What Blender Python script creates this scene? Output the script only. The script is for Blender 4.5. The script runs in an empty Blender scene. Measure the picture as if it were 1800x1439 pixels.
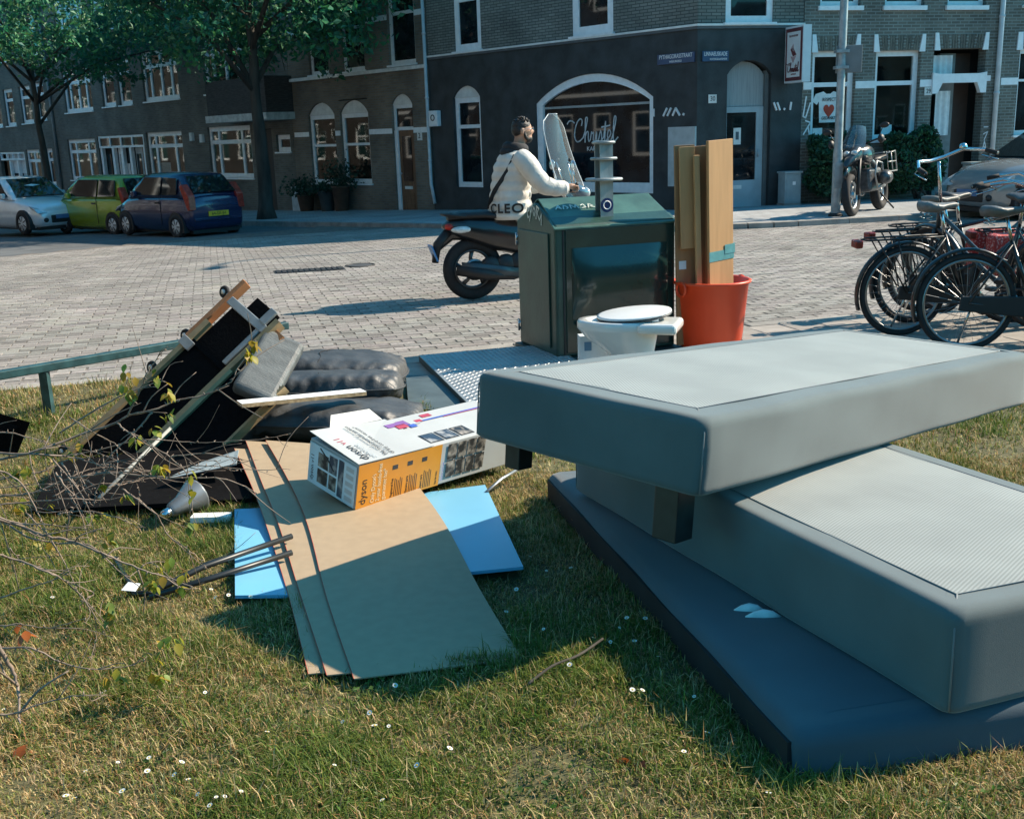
import bpy, bmesh, math, random
import numpy as np
from mathutils import Vector, Matrix
R = math.radians
sc = bpy.context.scene
# ---------------------------------------------------------------- camera
PITCH, ROLL, EYE = R(14.3056), R(1.9), 1.6
_r0 = Vector((1, 0, 0)); _u0 = Vector((0, math.sin(PITCH), math.cos(PITCH))); _f = Vector((0, math.cos(PITCH), -math.sin(PITCH)))
_rt = _r0 * math.cos(ROLL) - _u0 * math.sin(ROLL); _up = _r0 * math.sin(ROLL) + _u0 * math.cos(ROLL)
cd = bpy.data.cameras.new('camera'); cam = bpy.data.objects.new('camera', cd); sc.collection.objects.link(cam)
cam.matrix_world = Matrix(((_rt.x, _up.x, -_f.x, 0), (_rt.y, _up.y, -_f.y, 0), (_rt.z, _up.z, -_f.z, EYE), (0, 0, 0, 1)))
cd.sensor_width = 36.0; cd.lens = 38.0; cd.clip_start = .05; cd.clip_end = 2000
sc.camera = cam
# ---------------------------------------------------------------- sky and sun
SUN_AZ, SUN_EL = R(72), R(36)
w = bpy.data.worlds.new('World'); sc.world = w; w.use_nodes = True
wn = w.node_tree; wn.nodes.clear()
sky = wn.nodes.new('ShaderNodeTexSky'); sky.sky_type = 'NISHITA'; sky.sun_disc = False
sky.sun_elevation = SUN_EL; sky.sun_rotation = SUN_AZ; sky.ozone_density = 1.6; sky.air_density = 1.0; sky.dust_density = .4
tint = wn.nodes.new('ShaderNodeMix'); tint.data_type = 'RGBA'; tint.blend_type = 'MULTIPLY'; tint.inputs[0].default_value = 1.0
tint.inputs[7].default_value = (.25, 1.0, 1.10, 1)
bg = wn.nodes.new('ShaderNodeBackground'); bg.inputs[1].default_value = .11
wo = wn.nodes.new('ShaderNodeOutputWorld')
wn.links.new(sky.outputs[0], tint.inputs[6]); wn.links.new(tint.outputs[2], bg.inputs[0]); wn.links.new(bg.outputs[0], wo.inputs[0])
sl = bpy.data.lights.new('sun', 'SUN'); sl.energy = 5.0; sl.angle = R(.53); sl.color = (1.0, .84, .66)
so = bpy.data.objects.new('sun', sl); sc.collection.objects.link(so)
_sd = Vector((math.sin(SUN_AZ) * math.cos(SUN_EL), math.cos(SUN_AZ) * math.cos(SUN_EL), math.sin(SUN_EL)))
so.rotation_euler = _sd.to_track_quat('Z', 'Y').to_euler(); so.location = (20, 20, 30)
sc.view_settings.view_transform = 'Standard'; sc.view_settings.look = 'None'
sc.view_settings.exposure = 1.02; sc.view_settings.gamma = 1.0; sc.view_settings.use_curve_mapping = False
sc.cycles.max_bounces = 6; sc.cycles.diffuse_bounces = 3; sc.cycles.glossy_bounces = 3; sc.cycles.transparent_max_bounces = 12
sc.cycles.use_adaptive_sampling = True
try:
    sc.cycles.use_denoising = True
except Exception:
    pass
# ---------------------------------------------------------------- helpers
rnd = random.Random(7)
COL = sc.collection
MATS = {}

def mat(name, col, rough=.6, metal=0., var=.12, vs=6., bump=0., bs=60., coat=0., col2=None, spec=.5, stretch=None, sheen=0., lo=.35, hi=.65, detail=4.):
    """principled material whose colour and relief vary with procedural noise"""
    if name in MATS: return MATS[name]
    m = bpy.data.materials.new(name); m.use_nodes = True
    nt = m.node_tree; b = nt.nodes['Principled BSDF']; L = nt.links.new
    b.inputs['Roughness'].default_value = rough; b.inputs['Metallic'].default_value = metal
    b.inputs['Specular IOR Level'].default_value = spec
    b.inputs['Coat Weight'].default_value = coat; b.inputs['Coat Roughness'].default_value = .08
    b.inputs['Sheen Weight'].default_value = sheen
    tc = nt.nodes.new('ShaderNodeTexCoord'); mp = nt.nodes.new('ShaderNodeMapping')
    L(tc.outputs['Object'], mp.inputs[0])
    if stretch: mp.inputs['Scale'].default_value = stretch
    n = nt.nodes.new('ShaderNodeTexNoise'); n.inputs['Scale'].default_value = vs; n.inputs['Detail'].default_value = detail
    L(mp.outputs[0], n.inputs['Vector'])
    rp = nt.nodes.new('ShaderNodeMapRange'); rp.inputs[1].default_value = lo; rp.inputs[2].default_value = hi
    L(n.outputs[0], rp.inputs[0])
    mx = nt.nodes.new('ShaderNodeMix'); mx.data_type = 'RGBA'
    c1 = tuple(max(0, c * (1 - var)) for c in col[:3]) + (1,)
    c2 = (tuple(col2[:3]) + (1,)) if col2 else tuple(min(1, c * (1 + var)) for c in col[:3]) + (1,)
    mx.inputs[6].default_value = c1; mx.inputs[7].default_value = c2
    L(rp.outputs[0], mx.inputs[0]); L(mx.outputs[2], b.inputs['Base Color'])
    if bump:
        n2 = nt.nodes.new('ShaderNodeTexNoise'); n2.inputs['Scale'].default_value = bs; n2.inputs['Detail'].default_value = 5
        L(mp.outputs[0], n2.inputs['Vector'])
        bp = nt.nodes.new('ShaderNodeBump'); bp.inputs['Strength'].default_value = bump; bp.inputs['Distance'].default_value = .01
        L(n2.outputs[0], bp.inputs['Height']); L(bp.outputs[0], b.inputs['Normal'])
    MATS[name] = m
    return m

def glass(name, tintc=(.6, .7, .72), refl=.12, rough=.02, haze=0., hazec=(.5, .55, .58)):
    """thin pane: see-through with a fresnel reflection"""
    if name in MATS: return MATS[name]
    m = bpy.data.materials.new(name); m.use_nodes = True; nt = m.node_tree; nt.nodes.clear(); L = nt.links.new
    t = nt.nodes.new('ShaderNodeBsdfTransparent'); t.inputs[0].default_value = tintc + (1,)
    g = nt.nodes.new('ShaderNodeBsdfGlossy'); g.inputs['Roughness'].default_value = rough
    fr = nt.nodes.new('ShaderNodeLayerWeight'); fr.inputs[0].default_value = .5
    pw = nt.nodes.new('ShaderNodeMath'); pw.operation = 'POWER'; pw.inputs[1].default_value = 4.5; L(fr.outputs['Facing'], pw.inputs[0])
    ad = nt.nodes.new('ShaderNodeMath'); ad.operation = 'ADD'; ad.use_clamp = True; ad.inputs[1].default_value = .04 + refl
    L(pw.outputs[0], ad.inputs[0])
    mx = nt.nodes.new('ShaderNodeMixShader'); L(ad.outputs[0], mx.inputs[0]); L(t.outputs[0], mx.inputs[1]); L(g.outputs[0], mx.inputs[2])
    o = nt.nodes.new('ShaderNodeOutputMaterial'); last = mx
    if haze:
        d = nt.nodes.new('ShaderNodeBsdfDiffuse'); d.inputs[0].default_value = hazec + (1,)
        m2 = nt.nodes.new('ShaderNodeMixShader'); m2.inputs[0].default_value = haze
        L(mx.outputs[0], m2.inputs[1]); L(d.outputs[0], m2.inputs[2]); last = m2
    L(last.outputs[0], o.inputs[0])
    MATS[name] = m
    return m

def brickmat(name, c1, c2, mortar, rough=.85, bw=.22, bh=.065, ms=.009, dirt=.3, soldier=False):
    if name in MATS: return MATS[name]
    m = bpy.data.materials.new(name); m.use_nodes = True; nt = m.node_tree; b = nt.nodes['Principled BSDF']; L = nt.links.new
    b.inputs['Roughness'].default_value = rough; b.inputs['Specular IOR Level'].default_value = .25
    tc = nt.nodes.new('ShaderNodeTexCoord'); sx = nt.nodes.new('ShaderNodeSeparateXYZ'); cx = nt.nodes.new('ShaderNodeCombineXYZ')
    ad = nt.nodes.new('ShaderNodeMath'); ad.operation = 'ADD'
    L(tc.outputs['Object'], sx.inputs[0]); L(sx.outputs[0], ad.inputs[0]); L(sx.outputs[1], ad.inputs[1])
    if soldier:
        L(sx.outputs[2], cx.inputs[0]); L(ad.outputs[0], cx.inputs[1])
    else:
        L(ad.outputs[0], cx.inputs[0]); L(sx.outputs[2], cx.inputs[1])
    br = nt.nodes.new('ShaderNodeTexBrick'); L(cx.outputs[0], br.inputs['Vector'])
    br.inputs['Scale'].default_value = 1.0; br.inputs['Mortar Size'].default_value = ms; br.inputs['Mortar Smooth'].default_value = .1
    br.inputs['Brick Width'].default_value = bw; br.inputs['Row Height'].default_value = bh; br.inputs['Bias'].default_value = -.1
    br.inputs['Color1'].default_value = c1 + (1,); br.inputs['Color2'].default_value = c2 + (1,); br.inputs['Mortar'].default_value = mortar + (1,)
    n = nt.nodes.new('ShaderNodeTexNoise'); n.inputs['Scale'].default_value = .8; n.inputs['Detail'].default_value = 6; L(tc.outputs['Object'], n.inputs['Vector'])
    rp = nt.nodes.new('ShaderNodeMapRange'); rp.inputs[1].default_value = .35; rp.inputs[2].default_value = .7; rp.inputs[3].default_value = 1 - dirt; rp.inputs[4].default_value = 1 + dirt * .5
    L(n.outputs[0], rp.inputs[0])
    mx = nt.nodes.new('ShaderNodeMix'); mx.data_type = 'RGBA'; mx.blend_type = 'MULTIPLY'; mx.inputs[0].default_value = 1
    L(br.outputs[0], mx.inputs[6]); L(rp.outputs[0], mx.inputs[7]); L(mx.outputs[2], b.inputs['Base Color'])
    bp = nt.nodes.new('ShaderNodeBump'); bp.invert = True; bp.inputs['Strength'].default_value = .6; bp.inputs['Distance'].default_value = .008
    L(br.outputs['Fac'], bp.inputs['Height']); L(bp.outputs[0], b.inputs['Normal'])
    MATS[name] = m
    return m

def vcolmat(name, rough=.7, spec=.3, trans=0.):
    """colour stored per leaf or blade in the mesh attribute 'tint' (its own natural colour)"""
    if name in MATS: return MATS[name]
    m = bpy.data.materials.new(name); m.use_nodes = True; nt = m.node_tree; b = nt.nodes['Principled BSDF']; L = nt.links.new
    a = nt.nodes.new('ShaderNodeAttribute'); a.attribute_name = 'tint'
    L(a.outputs['Color'], b.inputs['Base Color']); b.inputs['Roughness'].default_value = rough; b.inputs['Specular IOR Level'].default_value = spec
    if trans:
        t = nt.nodes.new('ShaderNodeBsdfTranslucent'); L(a.outputs['Color'], t.inputs[0])
        mx = nt.nodes.new('ShaderNodeMixShader'); mx.inputs[0].default_value = trans
        L(b.outputs[0], mx.inputs[1]); L(t.outputs[0], mx.inputs[2]); L(mx.outputs[0], nt.nodes['Material Output'].inputs[0])
    MATS[name] = m
    return m

def tag(o, label=None, cat=None, group=None, kind=None):
    if label: o['label'] = label
    if cat: o['category'] = cat
    if group: o['group'] = group
    if kind: o['kind'] = kind
    return o

def thing(name, label, cat, loc=(0, 0, 0), rz=0., group=None, m4=None):
    o = bpy.data.objects.new(name, None); COL.objects.link(o); o.empty_display_size = .2
    o.matrix_world = m4 if m4 is not None else Matrix.Translation(loc) @ Matrix.Rotation(rz, 4, 'Z')
    return tag(o, label, cat, group)

def frame(o, x, y, z):
    """4x4 from origin and axes"""
    return Matrix(((x[0], y[0], z[0], o[0]), (x[1], y[1], z[1], o[1]), (x[2], y[2], z[2], o[2]), (0, 0, 0, 1)))

def wmat(o):
    m = o.matrix_basis.copy()
    while o.parent is not None:
        o = o.parent; m = o.matrix_basis @ m
    return m

class MB:
    """collects shapes and links them as one mesh object"""
    def __init__(s): s.v = []; s.f = []; s.sm = []
    def add(s, vs, fs, m=None, smooth=False):
        k = len(s.v)
        s.v += [tuple(m @ Vector(p)) for p in vs] if m is not None else [tuple(p) for p in vs]
        s.f += [tuple(i + k for i in f) for f in fs]; s.sm += [smooth] * len(fs)
        return s
    def box(s, a, b, m=None):
        x0, y0, z0 = a; x1, y1, z1 = b
        return s.add([(x0, y0, z0), (x1, y0, z0), (x1, y1, z0), (x0, y1, z0), (x0, y0, z1), (x1, y0, z1), (x1, y1, z1), (x0, y1, z1)],
                     [(0, 3, 2, 1), (4, 5, 6, 7), (0, 1, 5, 4), (1, 2, 6, 5), (2, 3, 7, 6), (3, 0, 4, 7)], m)
    def prism(s, poly, h0, h1, m=None, axis='z', smooth=False):
        """extrude polygon (list of 2d points, ccw) along axis"""
        n = len(poly)
        def P(p, h):
            return (p[0], p[1], h) if axis == 'z' else ((p[0], h, p[1]) if axis == 'y' else (h, p[0], p[1]))
        vs = [P(p, h0) for p in poly] + [P(p, h1) for p in poly]
        fs = [(i, (i + 1) % n, n + (i + 1) % n, n + i) for i in range(n)] + [tuple(range(n - 1, -1, -1)), tuple(range(n, 2 * n))]
        if axis == 'y': fs = [f[::-1] for f in fs]
        return s.add(vs, fs, m, smooth)
    def cyl(s, p, q, r, r2=None, n=12, cap=True, smooth=True):
        return s.tube([p, q], [r, r if r2 is None else r2], n, cap, smooth)
    def tube(s, pts, rad, n=8, cap=True, smooth=True, sq=1.):
        pts = [Vector(p) for p in pts]
        if not isinstance(rad, (list, tuple)): rad = [rad] * len(pts)
        k = len(pts); vs = []; prev = None
        for i, p in enumerate(pts):
            t = (pts[min(i + 1, k - 1)] - pts[max(i - 1, 0)])
            if t.length < 1e-9: t = Vector((0, 0, 1))
            t.normalize()
            if prev is None:
                a = Vector((0, 0, 1)) if abs(t.z) < .9 else Vector((1, 0, 0))
                u = (a - t * a.dot(t)).normalized()
            else:
                u = prev - t * prev.dot(t)
                u = u.normalized() if u.length > 1e-6 else Vector((1, 0, 0))
            prev = u; w_ = t.cross(u)
            for j in range(n):
                a = 2 * math.pi * j / n
                vs.append(p + (u * math.cos(a) + w_ * math.sin(a) * sq) * rad[i])
        fs = [(i * n + j, i * n + (j + 1) % n, (i + 1) * n + (j + 1) % n, (i + 1) * n + j) for i in range(k - 1) for j in range(n)]
        if cap: fs += [tuple(range(n - 1, -1, -1)), tuple(range((k - 1) * n, k * n))]
        return s.add(vs, fs, None, smooth)
    def loft(s, rings, closed=True, cap=True, smooth=True, m=None):
        n = len(rings[0]); vs = [p for r in rings for p in r]; fs = []
        for i in range(len(rings) - 1):
            for j in range(n if closed else n - 1):
                fs.append((i * n + j, i * n + (j + 1) % n, (i + 1) * n + (j + 1) % n, (i + 1) * n + j))
        if cap and closed: fs += [tuple(range(n - 1, -1, -1)), tuple(range((len(rings) - 1) * n, len(rings) * n))]
        return s.add(vs, fs, m, smooth)
    def lathe(s, prof, n=20, m=None, smooth=True, ang=2 * math.pi, sx=1., sy=1.):
        """profile [(r,z)] about z"""
        rings = []
        for r_, z_ in prof: rings.append([(r_ * math.cos(2 * math.pi * j / n) * sx, r_ * math.sin(2 * math.pi * j / n) * sy, z_) for j in range(n)])
        return s.loft(rings, True, False, smooth, m)
    def torus(s, c, axis, R_, r_, n=28, k=8, smooth=True, flat=1.):
        ax = Vector(axis).normalized(); a = Vector((0, 0, 1)) if abs(ax.z) < .9 else Vector((1, 0, 0)); u = (a - ax * a.dot(ax)).normalized(); v = ax.cross(u); c = Vector(c)
        vs = []
        for i in range(n):
            d = u * math.cos(2 * math.pi * i / n) + v * math.sin(2 * math.pi * i / n)
            for j in range(k):
                b = 2 * math.pi * j / k
                vs.append(c + d * (R_ + r_ * math.cos(b)) + ax * (r_ * flat * math.sin(b)))
        fs = [(i * k + j, i * k + (j + 1) % k, ((i + 1) % n) * k + (j + 1) % k, ((i + 1) % n) * k + j) for i in range(n) for j in range(k)]
        return s.add(vs, fs, None, smooth)
    def ball(s, c, r, n=12, k=8, m=None):
        rx, ry, rz = r if isinstance(r, (list, tuple)) else (r, r, r)
        rings = []
        for i in range(k + 1):
            a = math.pi * i / k - math.pi / 2; q = max(math.cos(a), .02)
            rings.append([(c[0] + rx * q * math.cos(2 * math.pi * j / n), c[1] + ry * q * math.sin(2 * math.pi * j / n), c[2] + rz * math.sin(a)) for j in range(n)])
        return s.loft(rings, True, True, True, m)
    def ribbon(s, pts, wd, y=0., t=.004, m=None):
        """flat stroke in the local xz plane, facing -y"""
        for i in range(len(pts) - 1):
            a = Vector(pts[i]); b = Vector(pts[i + 1]); d = b - a
            if d.length < 1e-6: continue
            d.normalize(); nn = Vector((-d.y, d.x)) * wd / 2; a2 = a - d * wd * .3; b2 = b + d * wd * .3
            q = [a2 + nn, a2 - nn, b2 - nn, b2 + nn]
            s.prism([(p.x, p.y) for p in q], y - t, y, m, 'y')
        return s
    def build(s, name, material, parent=None, world=False, bevel=0., seg=2, smooth=None, m=None, shade=None):
        me = bpy.data.meshes.new(name); vs = s.v
        if m is not None: vs = [tuple(m @ Vector(p)) for p in vs]
        if world and parent is not None:
            inv = wmat(parent).inverted(); vs = [tuple(inv @ Vector(p)) for p in vs]
        me.from_pydata(vs, [], s.f); me.update()
        sm = s.sm if smooth is None else [smooth] * len(s.f)
        if len(sm) == len(me.polygons): me.polygons.foreach_set('use_smooth', sm)
        if material is not None: me.materials.append(material)
        o = bpy.data.objects.new(name, me); COL.objects.link(o)
        if parent is not None: o.parent = parent
        if bevel:
            b = o.modifiers.new('bevel', 'BEVEL'); b.width = bevel; b.segments = seg; b.limit_method = 'ANGLE'; b.angle_limit = R(40)
        return o

def link_mesh(name, me, parent, loc=(0, 0, 0), rz=0., m4=None):
    o = bpy.data.objects.new(name, me); COL.objects.link(o); o.parent = parent
    o.matrix_basis = m4 if m4 is not None else Matrix.Translation(loc) @ Matrix.Rotation(rz, 4, 'Z')
    return o

def copy_tree(o, parent=None):
    c = o.copy(); COL.objects.link(c); c.parent = parent
    for ch in list(o.children): copy_tree(ch, c)
    return c

def np_mesh(name, V, Fq, material, parent=None, tint=None, smooth=False):
    """fast mesh from numpy arrays; faces all with the same corner count; tint per vertex"""
    me = bpy.data.meshes.new(name); nv = len(V); nf, k = Fq.shape
    me.vertices.add(nv); me.vertices.foreach_set('co', np.asarray(V, np.float32).ravel())
    me.loops.add(nf * k); me.loops.foreach_set('vertex_index', Fq.astype(np.int32).ravel())
    me.polygons.add(nf); me.polygons.foreach_set('loop_start', np.arange(0, nf * k, k, dtype=np.int32))
    me.polygons.foreach_set('loop_total', np.full(nf, k, dtype=np.int32))
    me.polygons.foreach_set('use_smooth', np.full(nf, bool(smooth)))
    me.update(calc_edges=True)
    if tint is not None:
        a = me.attributes.new('tint', 'FLOAT_COLOR', 'POINT')
        c = np.ones((nv, 4), np.float32); c[:, :3] = tint; a.data.foreach_set('color', c.ravel())
    me.materials.append(material)
    o = bpy.data.objects.new(name, me); COL.objects.link(o)
    if parent is not None: o.parent = parent
    return o

def text(name, s, size, material, m4, parent=None, ext=.002, shear=0., align='CENTER', sx=1., bold=0., world=True):
    """flat lettering; local x reads right, local z up, faces -y of m4"""
    cu = bpy.data.curves.new(name, 'FONT'); cu.body = s; cu.size = size; cu.extrude = ext; cu.align_x = align; cu.align_y = 'CENTER'; cu.shear = shear; cu.offset = bold
    tmp = bpy.data.objects.new(name, cu)
    me = bpy.data.meshes.new_from_object(tmp); bpy.data.objects.remove(tmp)
    mm = m4 @ Matrix.Rotation(R(90), 4, 'X') @ Matrix.Diagonal((sx, 1, 1, 1))
    if parent is not None and world: mm = wmat(parent).inverted() @ mm
    me.transform(mm); me.name = name; me.materials.clear(); me.materials.append(material)
    o = bpy.data.objects.new(name, me); COL.objects.link(o)
    if parent is not None: o.parent = parent
    return o

def jit(c, a=.1): return tuple(max(0., x * (1 + rnd.uniform(-a, a))) for x in c)
# ================================================================= ground
KD = Vector((.966, .2588, 0)); KN = Vector((-.2588, .966, 0)); K0 = Vector((.017, 8.39, 0))
def gz(x, y):
    s = min(1, max(0, (y - 10) / 12.)); s = s * s * (3 - 2 * s)
    t = (x - 4) * -.67 + (y - 23) * .743; tt = max(0, t + 2)
    return -.1 * s - .030 * (tt * tt / (tt + 2) if tt > 0 else 0)
def gza(x, y):
    s = np.clip((y - 10) / 12., 0, 1); s = s * s * (3 - 2 * s)
    tt = np.maximum(0, (x - 4) * -.67 + (y - 23) * .743 + 2)
    return -.1 * s - .030 * tt * tt / (tt + 2)
def kab(x, y): return (x - K0.x) * KD.x + (y - K0.y) * KD.y, (x - K0.x) * KN.x + (y - K0.y) * KN.y
def kpt(a, b): return K0.x + a * KD.x + b * KN.x, K0.y + a * KD.y + b * KN.y
def lza(x, y):
    base = np.where(y < 4.4, .10 - .045 * (np.maximum(y, 1.2) - 2.2), .001)
    a = (x - K0.x) * KD.x + (y - K0.y) * KD.y; b = (x - K0.x) * KN.x + (y - K0.y) * KN.y
    bump = .010 * np.sin(x * 3.1 + 1.3) * np.sin(y * 2.7) + .006 * np.sin(x * 7.3 + y * 5.1)
    base = base + bump * np.clip((7 - y) / 2, 0, 1)
    return np.where((a > -1.0) & (b > -2.05), -.045, base)
def lz(x, y): return float(lza(np.array([x]), np.array([y]))[0])

m_soil = mat('soil', (.09, .085, .035), .95, var=.3, vs=14, bump=.6, bs=60)
m_asph = mat('asphalt', (.10, .11, .118), .9, var=.2, vs=1.5, bump=.4, bs=120)
m_sand = mat('joint_sand', (.13, .115, .10), .95, var=.3, vs=8)
m_tile = mat('concrete_tile', (.36, .335, .30), .85, var=.16, vs=5, bump=.25, bs=90)
m_kerb = mat('kerb_concrete', (.25, .24, .22), .85, var=.2, vs=4, bump=.3, bs=70)
m_brickpave = vcolmat('paving_clinker', .85, .3)
def add_speckle(m, scale=35., amt=.22):
    nt = m.node_tree; L = nt.links.new; b = nt.nodes['Principled BSDF']; a = [n for n in nt.nodes if n.type == 'ATTRIBUTE'][0]
    tc = nt.nodes.new('ShaderNodeTexCoord'); n = nt.nodes.new('ShaderNodeTexNoise'); n.inputs['Scale'].default_value = scale; n.inputs['Detail'].default_value = 6
    L(tc.outputs['Object'], n.inputs['Vector'])
    rp = nt.nodes.new('ShaderNodeMapRange'); rp.inputs[1].default_value = .3; rp.inputs[2].default_value = .7; rp.inputs[3].default_value = 1 - amt; rp.inputs[4].default_value = 1 + amt
    n2 = nt.nodes.new('ShaderNodeTexNoise'); n2.inputs['Scale'].default_value = .7; n2.inputs['Detail'].default_value = 4; L(tc.outputs['Object'], n2.inputs['Vector'])
    r2 = nt.nodes.new('ShaderNodeMapRange'); r2.inputs[1].default_value = .3; r2.inputs[2].default_value = .7; r2.inputs[3].default_value = .74; r2.inputs[4].default_value = 1.12
    L(n2.outputs[0], r2.inputs[0]); mm = nt.nodes.new('ShaderNodeMath'); mm.operation = 'MULTIPLY'
    L(n.outputs[0], rp.inputs[0]); L(rp.outputs[0], mm.inputs[0]); L(r2.outputs[0], mm.inputs[1])
    mx = nt.nodes.new('ShaderNodeMix'); mx.data_type = 'RGBA'; mx.blend_type = 'MULTIPLY'; mx.inputs[0].default_value = 1
    L(a.outputs['Color'], mx.inputs[6]); L(mm.outputs[0], mx.inputs[7]); L(mx.outputs[2], b.inputs['Base Color'])
    bp = nt.nodes.new('ShaderNodeBump'); bp.inputs['Strength'].default_value = .35; bp.inputs['Distance'].default_value = .006
    L(n.outputs[0], bp.inputs['Height']); L(bp.outputs[0], b.inputs['Normal'])
add_speckle(m_brickpave)

def grid_sheet(name, xs, ys, zf, material, keep=None):
    xs = np.asarray(xs); ys = np.asarray(ys); X, Y = np.meshgrid(xs, ys); Z = zf(X, Y)
    V = np.stack([X, Y, Z], -1).reshape(-1, 3); nx = len(xs); ny = len(ys)
    I, J = np.meshgrid(np.arange(nx - 1), np.arange(ny - 1)); q = (J * nx + I).ravel()
    F = np.stack([q, q + 1, q + nx + 1, q + nx], -1)
    if keep is not None:
        c = V[F].mean(1); F = F[keep(c[:, 0], c[:, 1])]
    return np_mesh(name, V, F, material, smooth=True)
gxs = np.concatenate([np.linspace(-400, -60, 12), np.linspace(-56, 56, 57), np.linspace(60, 400, 12)])
gys = np.concatenate([np.linspace(-400, -20, 12), np.linspace(-16, 80, 49), np.linspace(90, 400, 10)])
ground = tag(grid_sheet('ground', gxs, gys, lambda X, Y: gza(X, Y) - .14, m_soil), kind='structure')

# building corner and the two street fronts
CRN = Vector((4, 23, 0)); dA = Vector((-.66913, .74314, 0)); nA = Vector((-.74314, -.66913, 0)); dB = Vector((.96593, .25882, 0)); nB = Vector((.25882, -.96593, 0))
def wedge(x, y):
    px, py = x - CRN.x, y - CRN.y
    pa, ha = px * dA.x + py * dA.y, px * nA.x + py * nA.y
    pb, hb = px * dB.x + py * dB.y, px * nB.x + py * nB.y
    return np.where((pa >= 0) & (ha > -1), ha, np.where((pb >= 0) & (hb > -1), hb, np.hypot(px, py)))
SW = 4.05
def asph_line(x, y):   # > 0 beyond the brick junction, on the asphalt of the side street
    return (x + 8) * -.66 + (y - 22) * .75 - .2
# asphalt of the side street
road = tag(grid_sheet('road', np.linspace(-60, 30, 91), np.linspace(4, 70, 67), lambda X, Y: gza(X, Y) - .075, m_asph,
                      lambda x, y: (kab(x, y)[1] > -.1)), kind='structure')
sand = tag(grid_sheet('road_bedding', np.linspace(-30, 22, 105), np.linspace(4, 40, 73), lambda X, Y: gza(X, Y) - .0445, m_sand,
                      lambda x, y: (kab(x, y)[1] > -.1) & (asph_line(x, y) < .3)), kind='structure')
# clinker bricks, stretcher bond along the kerb
BL, BW_ = .213, .105
aa = np.arange(-16, 11, BL); bb = np.arange(.075, 15.5, BW_)
A_, B_ = np.meshgrid(aa, bb); A_ = A_ + (np.arange(len(bb)) % 2)[:, None] * BL / 2
rg = np.random.default_rng(3)
A_ = A_ + rg.normal(0, .004, A_.shape); B_ = B_ + rg.normal(0, .002, B_.shape) + .012 * np.sin(A_ * .9)
cxs = K0.x + A_ * KD.x + B_ * KN.x; cys = K0.y + A_ * KD.y + B_ * KN.y
ok = (wedge(cxs, cys) > SW + .12) & (asph_line(cxs, cys) < 0)
cxs = cxs[ok]; cys = cys[ok]; nb = len(cxs)
bc = np.stack([rg.normal(.25, .03, nb)] * 3, -1) * np.array([1.03, .975, .905]) * (1 + rg.normal(0, .015, (nb, 3)))
odd = rg.random(nb) < .08; bc[odd] *= np.array([.82, .8, .82])
def brick_arrays(cx, cy, col, hz, ang):
    n = len(cx); hl, hw = BL / 2 - .0045, BW_ / 2 - .0018; ch = .0025
    sx = np.array([-1, 1, 1, -1]); sy = np.array([-1, -1, 1, 1])
    lx = np.concatenate([sx * hl, sx * (hl - ch)]); ly = np.concatenate([sy * hw, sy * (hw - ch)]); lzz = np.array([-.03] * 4 + [0] * 4)
    ca, sa = np.cos(ang)[:, None], np.sin(ang)[:, None]
    X = cx[:, None] + (lx * KD.x + ly * KN.x) * ca + (-lx * KD.y - ly * KN.y) * sa
    Y = cy[:, None] + (lx * KD.y + ly * KN.y) * ca + (lx * KD.x + ly * KN.x) * sa
    Z = gza(X, Y) - .04 + hz[:, None] + lzz
    low = np.tile(np.array([0, 0, 0, 0, 1, 1, 1, 1]), (n, 1)); Z = np.where(low == 0, Z + 0, Z)
    V = np.stack([X, Y, Z], -1).reshape(-1, 3)
    f = np.array([[4, 5, 6, 7], [0, 1, 5, 4], [1, 2, 6, 5], [2, 3, 7, 6], [3, 0, 4, 7]])
    F = (f[None] + (np.arange(n) * 8)[:, None, None]).reshape(-1, 4)
    return V, F, np.repeat(col, 8, 0)
hz = rg.normal(0, .0009, nb); ang = rg.normal(0, .006, nb)
# the 300 that show largest become single bricks
camp = np.array([0, 0, EYE]); dz = np.stack([cxs, cys, np.zeros(nb)], -1) - camp
uu = dz @ np.array(_rt); vv = dz @ np.array(_up); ww = dz @ np.array(_f)
pu = 900 + 1900 * uu / ww; pv = 719.5 - 1900 * vv / ww
hid = (pu > 865) & (pu < 1330) | (pu > 1500) | (pu < 8) | ((pu > 255) & (pu < 470) & (pv > 505 + (435 - pu) * .95)) | (pv > 585 + np.maximum(0, 480 - pu) * .15)
score = np.where(hid, 1e9, ww)
near = np.argsort(score)[:300]; ismask = np.zeros(nb, bool); ismask[near] = True
rest = ~ismask
V, F, T = brick_arrays(cxs[rest], cys[rest], bc[rest], hz[rest], ang[rest])
tag(np_mesh('brick_paving', V, F, m_brickpave, road, T), kind='stuff')
bv = []
for k in range(8):
    c = bc[near[k * 7]]
    vs = [(sx * (BL / 2 - .0045), sy * (BW_ / 2 - .0018), -.03) for sx, sy in ((-1, -1), (1, -1), (1, 1), (-1, 1))] + [(sx * (BL / 2 - .007), sy * (BW_ / 2 - .0043), 0) for sx, sy in ((-1, -1), (1, -1), (1, 1), (-1, 1))]
    me = bpy.data.meshes.new('brick'); me.from_pydata(vs, [], [(4, 5, 6, 7), (0, 1, 5, 4), (1, 2, 6, 5), (2, 3, 7, 6), (3, 0, 4, 7)]); me.materials.append(m_brickpave)
    at = me.attributes.new('tint', 'FLOAT_COLOR', 'POINT'); at.data.foreach_set('color', [x for _ in range(8) for x in (*c, 1)]); bv.append(me)
ka = math.atan2(KD.y, KD.x)
for i in near:
    link_mesh('brick', bv[i % 8], road, (cxs[i], cys[i], gz(cxs[i], cys[i]) - .04 + hz[i]), ka + ang[i])
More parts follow.
